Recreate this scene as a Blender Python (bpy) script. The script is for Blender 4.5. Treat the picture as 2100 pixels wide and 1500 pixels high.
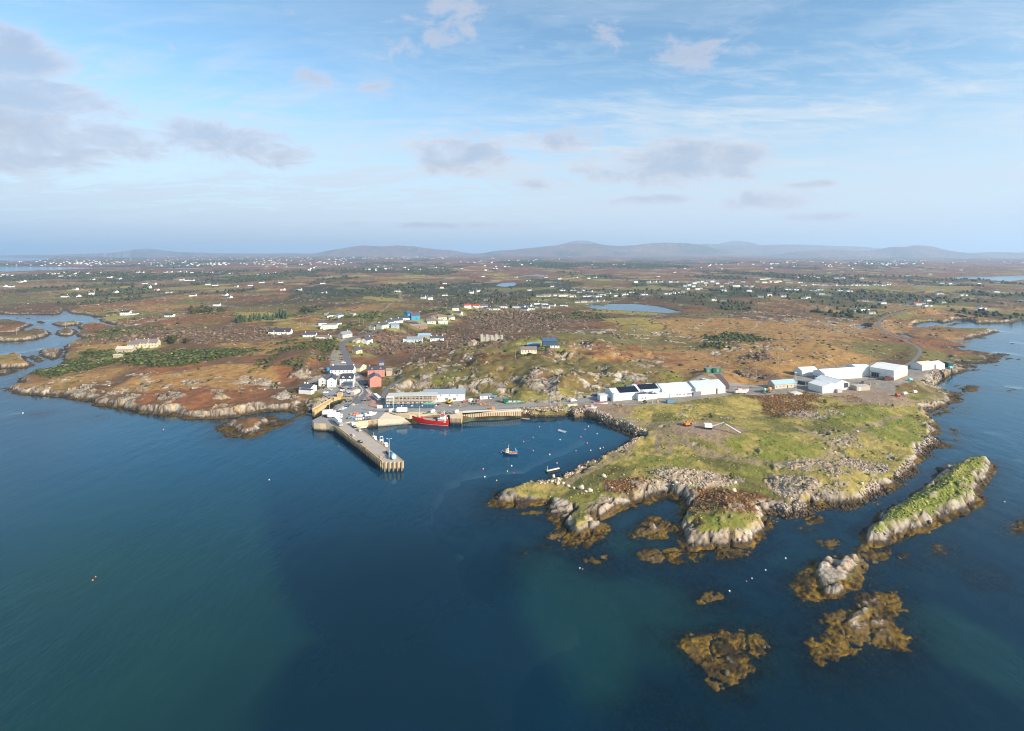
import bpy, bmesh, math, random
import numpy as np
from mathutils import Vector, Matrix
R = math.radians
for o in list(bpy.data.objects):
    bpy.data.objects.remove(o)
scene = bpy.context.scene
COL = scene.collection
rng = np.random.default_rng(7)
random.seed(7)

# ------------------------------------------------------------------ camera (drone, 120 m above the sea, level, shifted down)
F, CX, HY, CH = 1050.0, 1050.0, 520.0, 120.0
cam_d = bpy.data.cameras.new('camera')
cam_d.sensor_fit = 'HORIZONTAL'
cam_d.sensor_width = 36.0
cam_d.lens = 36.0 * F / 2100.0
cam_d.shift_y = -(750.0 - HY) / 2100.0
cam_d.clip_start = 1.0
cam_d.clip_end = 150000.0
cam = bpy.data.objects.new('camera', cam_d)
COL.objects.link(cam)
cam.location = (0, 0, CH)
cam.rotation_euler = (R(90), 0, 0)
scene.camera = cam

# ------------------------------------------------------------------ sun, sky, exposure
SUN_AZ = R(126.0)      # clockwise from +Y (the view direction): from the right and a little behind the camera
SUN_EL = R(27.0)
EXPO = 0.74
sun_dir = Vector((math.sin(SUN_AZ) * math.cos(SUN_EL), math.cos(SUN_AZ) * math.cos(SUN_EL), math.sin(SUN_EL)))
sl = bpy.data.lights.new('sun', 'SUN')
sl.energy = 5.0
sl.angle = R(0.5)
sl.color = (1.0, 0.89, 0.72)
sun = bpy.data.objects.new('sun', sl)
COL.objects.link(sun)
sun.rotation_euler = (-sun_dir).to_track_quat('-Z', 'Y').to_euler()
sun.location = (300, -200, 400)

scene.view_settings.view_transform = 'Standard'
scene.view_settings.look = 'None'
scene.view_settings.gamma = 1.0
scene.view_settings.exposure = EXPO
scene.view_settings.use_curve_mapping = False
scene.cycles.use_denoising = True
scene.cycles.max_bounces = 7
scene.cycles.diffuse_bounces = 2
scene.cycles.glossy_bounces = 3
scene.cycles.transparent_max_bounces = 8
scene.cycles.volume_bounces = 2
scene.cycles.use_adaptive_sampling = False
scene.cycles.filter_width = 1.05
scene.cycles.denoising_prefilter = 'ACCURATE'
scene.cycles.adaptive_threshold = 0.015


class NT:
    """tiny helper around a node tree"""
    def __init__(self, tree):
        self.t = tree
        tree.nodes.clear()

    def n(self, typ, ins=None, **kw):
        nd = self.t.nodes.new(typ)
        for k, v in kw.items():
            setattr(nd, k, v)
        for k, v in (ins or {}).items():
            self.set(nd.inputs[k], v)
        return nd

    def set(self, sock, v):
        if hasattr(v, 'links') and hasattr(v, 'is_output'):
            self.t.links.new(v, sock)
        else:
            sock.default_value = v

    def math(self, op, a, b=0.0, c=0.0, clamp=False):
        nd = self.t.nodes.new('ShaderNodeMath')
        nd.operation = op
        nd.use_clamp = clamp
        for s, v in zip(nd.inputs, (a, b, c)):
            self.set(s, v)
        return nd.outputs[0]

    def vmath(self, op, a, b=(0, 0, 0)):
        nd = self.t.nodes.new('ShaderNodeVectorMath')
        nd.operation = op
        self.set(nd.inputs[0], a)
        self.set(nd.inputs[1], b)
        return nd.outputs['Value'] if op in ('LENGTH', 'DOT_PRODUCT', 'DISTANCE') else nd.outputs[0]

    def mix(self, f, a, b, blend='MIX'):
        nd = self.t.nodes.new('ShaderNodeMix')
        nd.data_type = 'RGBA'
        nd.blend_type = blend
        nd.clamp_factor = True
        self.set(nd.inputs[0], f)
        self.set(nd.inputs[6], a)
        self.set(nd.inputs[7], b)
        return nd.outputs[2]

    def ramp(self, v, a, b, smooth=True):
        nd = self.t.nodes.new('ShaderNodeMapRange')
        nd.interpolation_type = 'SMOOTHSTEP' if smooth else 'LINEAR'
        self.set(nd.inputs[0], v)
        nd.inputs[1].default_value = a
        nd.inputs[2].default_value = b
        return nd.outputs[0]

    def noise(self, vec, scale, detail=4.0, rough=0.55, dist=0.0):
        nd = self.t.nodes.new('ShaderNodeTexNoise')
        self.set(nd.inputs['Vector'], vec)
        nd.inputs['Scale'].default_value = scale
        nd.inputs['Detail'].default_value = detail
        nd.inputs['Roughness'].default_value = rough
        nd.inputs['Distortion'].default_value = dist
        return nd.outputs['Fac']


world = bpy.data.worlds.new('World')
scene.world = world
world.use_nodes = True
T = NT(world.node_tree)
sky = T.n('ShaderNodeTexSky', sky_type='NISHITA', sun_disc=False)
sky.sun_elevation = SUN_EL
sky.sun_rotation = SUN_AZ
sky.altitude = 100.0
sky.air_density = 1.0
sky.dust_density = 0.6
sky.ozone_density = 2.2
SKY_S = 0.125
gen = T.n('ShaderNodeTexCoord').outputs['Generated']
dirv = T.vmath('NORMALIZE', gen)
sep = T.n('ShaderNodeSeparateXYZ', {0: dirv})
az = T.math('ARCTAN2', sep.outputs[0], sep.outputs[1])
el = T.math('ARCSINE', sep.outputs[2])
# cloud decks seen in perspective: direction projected on a high layer (curved so the horizon stays finite)
den = T.math('ADD', T.math('MAXIMUM', sep.outputs[2], 0.0), 0.11)
pl = T.n('ShaderNodeCombineXYZ', {0: T.math('DIVIDE', sep.outputs[0], den), 1: T.math('DIVIDE', sep.outputs[1], den), 2: 0.0}).outputs[0]
rotm = T.n('ShaderNodeMapping', {'Vector': pl})
rotm.inputs['Rotation'].default_value = (0, 0, R(-28))
rotm.inputs['Scale'].default_value = (1.0, 2.6, 1.0)
v1 = rotm.outputs[0]
ci1 = T.ramp(T.noise(v1, 0.85, 10.0, 0.66, 0.9), 0.42, 0.66)
ci2 = T.ramp(T.noise(v1, 2.9, 9.0, 0.66, 1.2), 0.44, 0.68)
cover = T.ramp(T.noise(pl, 0.45, 3.0, 0.5, 0.0), 0.34, 0.62)
low = T.ramp(el, R(19.0), R(3.0))
cirrus = T.math('MULTIPLY', T.math('ADD', T.math('MULTIPLY', ci1, 0.72), T.math('MULTIPLY', ci2, 0.46)), T.math('ADD', T.math('MULTIPLY', cover, 0.7), 0.3))
cirrus = T.math('MULTIPLY', cirrus, T.math('ADD', T.math('MULTIPLY', T.ramp(el, R(30.0), R(9.0)), 0.7), 0.3))
veil = T.math('ADD', cirrus, T.math('MULTIPLY', low, 0.86), clamp=True)
k = 1.0 / SKY_S / 2 ** EXPO


def lin(c):
    return tuple((x / 12.92 if x <= 0.04045 else ((x + 0.055) / 1.055) ** 2.4) for x in [v / 255.0 for v in c])


def kcol(c):
    return tuple(x * k for x in lin(c)) + (1.0,)


hs = T.n('ShaderNodeHueSaturation', {'Color': sky.outputs[0], 'Saturation': 1.0, 'Value': 1.0, 'Hue': .488})
base = T.mix(T.math('MULTIPLY', veil, 0.93), T.mix(1.0, hs.outputs[0], (.86, .95, 1.0, 1), 'MULTIPLY'), kcol((220, 233, 245)))
# a greyer band just over the horizon
band = T.math('MULTIPLY', T.ramp(el, R(5.0), R(0.8)), 0.6)
base = T.mix(band, base, kcol((206, 220, 240)))
# low cumulus: soft patches where the photograph's sky has them, broken up by noise, plus scattered ones all round
def azel(px, py):
    x, z = (px - CX) / F, (HY - py) / F
    return math.atan2(x, 1.0), math.atan2(z, math.hypot(1.0, x))
blobs = [(45, 120, 75, 45, 1.0), (110, 205, 125, 45, 1.0), (90, 275, 190, 48, 1.1), (40, 325, 120, 26, 1.1), (480, 295, 150, 44, 0.95), (1390, 335, 205, 50, 1.15),
         (950, 315, 130, 52, 0.95), (1150, 285, 90, 34, 0.9), (1565, 410, 90, 24, 0.95), (640, 165, 70, 34, .55), (760, 170, 55, 32, .5), (925, 45, 100, 66, .58),
         (1235, 80, 70, 36, .5), (1440, 112, 110, 42, .58), (815, 90, 60, 44, .5), (1330, 412, 100, 14, .8), (900, 462, 260, 9, .8), (1690, 445, 70, 10, .8), (1110, 378, 70, 18, .75), (1660, 378, 50, 9, .8)]
acc = None
for (px, py, rx, ry, w) in blobs:
    a0, e0 = azel(px, py)
    da = T.math('DIVIDE', T.math('SUBTRACT', az, a0), rx / F * 1.15)
    de = T.math('DIVIDE', T.math('SUBTRACT', el, e0), ry / F * 1.15)
    r2 = T.math('ADD', T.math('MULTIPLY', da, da), T.math('MULTIPLY', de, de))
    g = T.math('MULTIPLY', T.math('SUBTRACT', 1.0, r2, clamp=True), w)
    acc = g if acc is None else T.math('MAXIMUM', acc, g)
ae = T.n('ShaderNodeCombineXYZ', {0: T.math('MULTIPLY', az, 1.0), 1: T.math('MULTIPLY', el, 1.9), 2: 0.0}).outputs[0]
cn = T.noise(ae, 11.0, 11.0, 0.66, 0.5)
cn2 = T.noise(ae, 3.1, 5.0, 0.55, 0.2)
shape = T.math('ADD', T.math('MULTIPLY', acc, 0.62), T.math('MULTIPLY', T.math('SUBTRACT', cn, 0.5), 1.55))
m1 = T.ramp(shape, 0.16, 0.52)
behind = T.ramp(sep.outputs[1], 0.2, -0.2)
m2 = T.math('MULTIPLY', T.ramp(T.math('ADD', T.math('MULTIPLY', cn, 0.5), cn2), 0.86, 1.05), behind)
cm = T.math('MULTIPLY', T.math('MAXIMUM', m1, m2), 0.66)
ccol = T.mix(T.ramp(shape, 0.75, 0.25), kcol((178, 188, 210)), kcol((226, 221, 229)))
final = T.mix(cm, base, ccol)
bg = T.n('ShaderNodeBackground', {'Color': final, 'Strength': SKY_S})
out = T.n('ShaderNodeOutputWorld', {'Surface': bg.outputs[0]})

# ------------------------------------------------------------------ photograph tiles -> photograph pixels, pixels -> ground
TILES = {'p': (0, 0, 1, 1), 't1': (600, 660, .2, .2), 't2': (900, 700, .2, .2), 't3': (1220, 720, 1 / 7, 1 / 7), 'b': (1480, 700, .22857, .22847), 't5': (980, 860, 1 / 4.2, 1 / 4.2),
         't6': (1400, 860, .36008, .36), 't7': (0, 600, .30476, .30476), 't8': (560, 560, .25714, .25723), 'a': (0, 480, 1 / 3, 1 / 3), 'B': (700, 480, 1 / 3, 1 / 3), 'C': (1400, 480, 1 / 3, 1 / 3),
         'r': (1750, 620, 1 / 5.357, 1 / 5.357), 'm': (1060, 640, 1 / 4.2, 1 / 4.2), 'q': (630, 730, .1, .1), 'h': (240, 620, .190476, .190476), 'w': (630, 640, 1 / 7, 1 / 7),
         'L': (0, 620, 1 / 8.077, 1 / 8.077), 's': (1560, 940, 1 / 4.2, 1 / 4.2)}


def px(tile, pts):
    ox, oy, sx, sy = TILES[tile]
    return [(ox + x * sx, oy + y * sy) for x, y in pts]


def gz(p, z=0.0):
    """photo pixel -> world point on the level z"""
    d = F * (CH - z) / (p[1] - HY)
    return ((p[0] - CX) / F * d, d, z)


def W2(tile, pts, z=0.0):
    return [gz(p, z)[:2] for p in px(tile, pts)]
# ------------------------------------------------------------------ numpy noise
def hash2(ix, iy, seed):
    ix = ix.astype(np.int64); iy = iy.astype(np.int64)
    h = (ix * 374761393 + iy * 668265263 + seed * 144269504) & 0xffffffff
    h = ((h ^ (h >> 13)) * 1274126177) & 0xffffffff
    h = ((h ^ (h >> 16)) * 2246822519) & 0xffffffff
    return ((h ^ (h >> 15)) & 0xffffff) / float(0xffffff)


def vnoise(x, y, seed):
    x0 = np.floor(x); y0 = np.floor(y)
    fx = x - x0; fy = y - y0
    fx = fx * fx * fx * (fx * (fx * 6 - 15) + 10); fy = fy * fy * fy * (fy * (fy * 6 - 15) + 10)
    a = hash2(x0, y0, seed); b = hash2(x0 + 1, y0, seed); c = hash2(x0, y0 + 1, seed); d = hash2(x0 + 1, y0 + 1, seed)
    return (a * (1 - fx) + b * fx) * (1 - fy) + (c * (1 - fx) + d * fx) * fy


def fbm(x, y, scale, octv=4, seed=1, gain=0.5):
    """0..1, mean 0.5, SCALE in metres"""
    s, a, t = 0.0, 1.0, 0.0
    ca, sa = 0.8, 0.6
    x = x / scale; y = y / scale
    for i in range(octv):
        s = s + a * vnoise(x, y, seed + i * 17); t += a
        x, y = (x * ca - y * sa) * 2.03 + 13.7, (x * sa + y * ca) * 2.03 + 7.3
        a *= gain
    return s / t


def worley(x, y, scale, seed):
    """blocks: distance to the two nearest cell points and the nearest cell's id hash"""
    x = x / scale; y = y / scale
    x0 = np.floor(x); y0 = np.floor(y)
    f1 = np.full(x.shape, 9.0); f2 = np.full(x.shape, 9.0); cid = np.zeros(x.shape); dx1 = np.zeros(x.shape); dy1 = np.zeros(x.shape)
    for i in (-1, 0, 1):
        for j in (-1, 0, 1):
            cx = x0 + i; cy = y0 + j
            qx = cx + hash2(cx, cy, seed); qy = cy + hash2(cx, cy, seed + 5)
            d = np.hypot(x - qx, y - qy)
            nearer = d < f1
            f2 = np.where(nearer, f1, np.minimum(f2, d))
            cid = np.where(nearer, hash2(cx, cy, seed + 9), cid)
            dx1 = np.where(nearer, x - qx, dx1); dy1 = np.where(nearer, y - qy, dy1)
            f1 = np.where(nearer, d, f1)
    return f1, f2, cid, dx1 * scale, dy1 * scale


def sst(v, a, b):
    t = np.clip((v - a) / (b - a), 0, 1)
    return t * t * (3 - 2 * t)


# ------------------------------------------------------------------ the survey grid: rows by distance, columns by bearing
NC = 1100
UM = 1.13
UU = np.linspace(-UM, UM, NC)
rows = [106.0]
while rows[-1] < 1050:
    rows.append(rows[-1] * 1.0028 + 0.05)
while rows[-1] < 24000:
    rows.append(rows[-1] * 1.0105)
DD = np.array(rows)
NR = len(DD)
GX = UU[None, :] * DD[:, None]
GY = np.repeat(DD[:, None], NC, 1)


def parity(poly):
    """inside test for a closed polygon on the grid (rows are lines of constant y)"""
    ins = np.zeros((NR, NC), bool)
    P = np.array(poly); Q = np.roll(P, -1, 0)
    j0 = max(0, np.searchsorted(DD, P[:, 1].min()) - 1); j1 = min(NR, np.searchsorted(DD, P[:, 1].max()) + 1)
    for j in range(j0, j1):
        y = DD[j]
        m = (P[:, 1] > y) != (Q[:, 1] > y)
        if not m.any():
            continue
        xs = np.sort(P[m, 0] + (y - P[m, 1]) / (Q[m, 1] - P[m, 1]) * (Q[m, 0] - P[m, 0]))
        ins[j] = np.searchsorted(xs, GX[j]) % 2 == 1
    return ins


def linedist(pts, M, closed=True, zs=None):
    """distance to a polyline up to M, and the z interpolated along it"""
    D = np.full((NR, NC), float(M)); Z = np.zeros((NR, NC)) if zs is not None else None
    n = len(pts)
    for i in range(n if closed else n - 1):
        (x0, y0), (x1, y1) = pts[i], pts[(i + 1) % n]
        j0 = np.searchsorted(DD, min(y0, y1) - M); j1 = np.searchsorted(DD, max(y0, y1) + M)
        if j1 <= j0:
            continue
        dlo, dhi = DD[j0], DD[min(j1, NR) - 1]
        xa, xb = min(x0, x1) - M, max(x0, x1) + M
        ua, ub = min(xa / dlo, xa / dhi), max(xb / dlo, xb / dhi)
        c0 = np.searchsorted(UU, ua); c1 = np.searchsorted(UU, ub)
        if c1 <= c0:
            continue
        X = GX[j0:j1, c0:c1]; Y = GY[j0:j1, c0:c1]
        ex, ey = x1 - x0, y1 - y0
        L2 = ex * ex + ey * ey + 1e-9
        t = np.clip(((X - x0) * ex + (Y - y0) * ey) / L2, 0, 1)
        d = np.hypot(X - x0 - t * ex, Y - y0 - t * ey)
        sub = D[j0:j1, c0:c1]
        m = d < sub
        sub[m] = d[m]
        if zs is not None:
            zz = zs[i] + t * (zs[(i + 1) % n] - zs[i])
            Z[j0:j1, c0:c1][m] = zz[m]
    return (D, Z) if zs is not None else D


def sdf(poly, M):
    return np.where(parity(poly), 1.0, -1.0) * linedist(poly, M)


def blobfield(lst, soft=1.0):
    """max over ellipses given in photo pixels (px, py, rx, ry, weight) laid on the ground"""
    out = np.zeros((NR, NC))
    for (x, y, rx, ry, w) in lst:
        X0, Y0, _ = gz((x, y), 6.0)
        ax = rx * Y0 / F; ay = ry * Y0 * Y0 / (F * (CH - 6.0))
        j0 = np.searchsorted(DD, Y0 - 1.6 * ay); j1 = np.searchsorted(DD, Y0 + 1.6 * ay)
        if j1 <= j0:
            continue
        r2 = ((GX[j0:j1] - X0) / ax) ** 2 + ((GY[j0:j1] - Y0) / ay) ** 2
        out[j0:j1] = np.maximum(out[j0:j1], w * np.clip(1.35 - r2 * 0.7, 0, 1))
    return out


# ------------------------------------------------------------------ coastlines traced on the photograph's ground (sea level)
coast = (W2('L', [(-1500, 188), (-300, 190), (0, 195), (200, 210), (420, 205), (900, 212), (1020, 190), (1055, 130), (1110, 150), (1130, 190), (1200, 190), (1450, 212), (1500, 238), (1700, 255), (1850, 248),
                  (1620, 290), (1640, 318), (1750, 340), (1950, 398), (2080, 402), (1940, 418), (1760, 380), (1640, 352), (1420, 368), (1340, 400), (1262, 400), (1290, 440), (1350, 470), (1290, 500),
                  (1238, 535), (1270, 572), (1400, 600), (1540, 606), (1300, 640), (1180, 670), (1060, 730), (1040, 780), (1060, 850), (1010, 900), (990, 965), (1060, 985), (1160, 1002), (1030, 1050),
                  (880, 1080), (800, 1120), (650, 1160), (500, 1180), (350, 1260), (220, 1310), (180, 1330), (330, 1352), (250, 1390)])
         + W2('t7', [(130, 622), (95, 636), (0, 645), (-60, 640), (0, 658), (60, 672), (110, 692), (300, 700), (450, 715), (600, 735), (640, 762), (770, 777), (800, 788), (920, 808), (1100, 832), (1150, 826), (1200, 846),
                     (1350, 858), (1500, 850), (1600, 840), (1680, 824), (1760, 806), (1850, 800), (1940, 802), (2005, 812)])
         + W2('q', [(-80, 1040), (-20, 1110), (60, 1180), (120, 1160), (300, 1060), (480, 960), (545, 935), (640, 930), (740, 950), (800, 985)])
         + W2('q', [(760, 1050), (600, 1130), (420, 1250), (140, 1440)])
         + W2('p', [(648, 882), (686, 882), (722, 880), (760, 876), (777, 869), (790, 858), (806, 856), (840, 858), (850, 866), (925, 866), (948, 864), (949, 858), (1000, 857), (1069, 853), (1120, 855), (1170, 852), (1177, 858), (1200, 855)])
         + W2('t3', [(0, 980), (150, 1060), (380, 1150), (580, 1250)])
         + W2('t5', [(1370, 155), (1330, 180), (1190, 260), (1010, 350), (870, 410), (740, 490), (600, 545), (400, 575), (200, 600), (130, 615), (100, 700), (85, 750), (200, 785), (330, 775), (470, 765), (560, 770),
                     (540, 850), (520, 880), (640, 880), (660, 920), (640, 960), (600, 1010), (700, 1070), (820, 1110), (960, 1100), (1100, 1020), (1140, 970), (1150, 900), (1200, 830), (1330, 770), (1450, 750),
                     (1550, 700), (1640, 685), (1720, 695), (1760, 720), (1730, 770), (1690, 805), (1640, 840), (1640, 900), (1655, 980), (1690, 1030), (1690, 1085), (1560, 1110), (1430, 1150), (1400, 1190), (1440, 1240), (1600, 1240)])
         + W2('t6', [(0, 815), (120, 812), (250, 800), (380, 780), (450, 730), (490, 690), (515, 620), (522, 560), (545, 535), (600, 565), (690, 545), (760, 520), (840, 512), (1000, 515), (1100, 482), (1160, 432), (1250, 392), (1310, 332),
                     (1360, 282), (1385, 240), (1440, 180), (1472, 120), (1482, 60), (1470, 18)])
         + W2('r', [(985, 1420), (968, 1330), (905, 1280), (840, 1235), (800, 1200), (880, 1215), (1000, 1175), (1110, 1125), (1200, 1065), (1260, 1000), (1400, 945), (1410, 922), (1260, 912), (1180, 938), (1120, 980), (1000, 968), (880, 948),
                    (930, 900), (980, 850), (930, 812), (1010, 840), (1080, 790), (1280, 766), (1420, 740), (1400, 715), (1300, 690), (1560, 692), (1590, 670), (1580, 640), (1720, 592), (1700, 570), (1450, 545), (1180, 515), (1240, 480),
                    (1100, 420), (1330, 402), (1440, 372), (1630, 326), (1500, 310), (1150, 302), (1050, 290), (900, 268), (650, 297), (700, 250), (740, 232), (900, 215), (1010, 238), (1150, 195), (1250, 200), (1330, 236), (1700, 230), (1860, 205), (1850, 190), (2300, 185), (3400, 180)])
         + [(60000, 1500), (60000, 60000), (-60000, 60000), (-60000, 1600)])
lakes = [W2('p', [(1198, 628), (1215, 624), (1240, 627), (1250, 623), (1300, 623), (1350, 628), (1383, 637), (1405, 641), (1370, 643), (1333, 641), (1250, 636), (1215, 633)]),
         W2('p', [(1016, 587), (1025, 582), (1036, 580), (1057, 579), (1060, 583), (1053, 587), (1035, 589)]), W2('p', [(1060, 568), (1090, 564), (1125, 565), (1120, 568), (1090, 569)]),
         W2('p', [(918, 546), (955, 543.5), (960, 546.5)]), W2('p', [(1945, 571), (1980, 567), (2033, 568), (2100, 565), (2200, 566), (2160, 574), (2100, 574), (2050, 579), (1973, 576)]),
         W2('p', [(1752, 668), (1775, 666), (1791, 670), (1787, 676), (1760, 674)]), W2('r', [(455, 345), (560, 352), (640, 385), (715, 402), (590, 398), (480, 385)]),
         W2('p', [(-300, 546), (0, 547), (107, 548), (250, 551), (330, 550), (425, 551), (400, 556), (290, 556), (180, 556), (100, 560), (-300, 561)]),
         W2('p', [(-300, 527), (0, 528), (100, 530), (80, 536), (0, 538), (-300, 538)]), W2('p', [(150, 528.5), (260, 527.6), (380, 530.5), (370, 532), (250, 531)])]
I = {}
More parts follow.
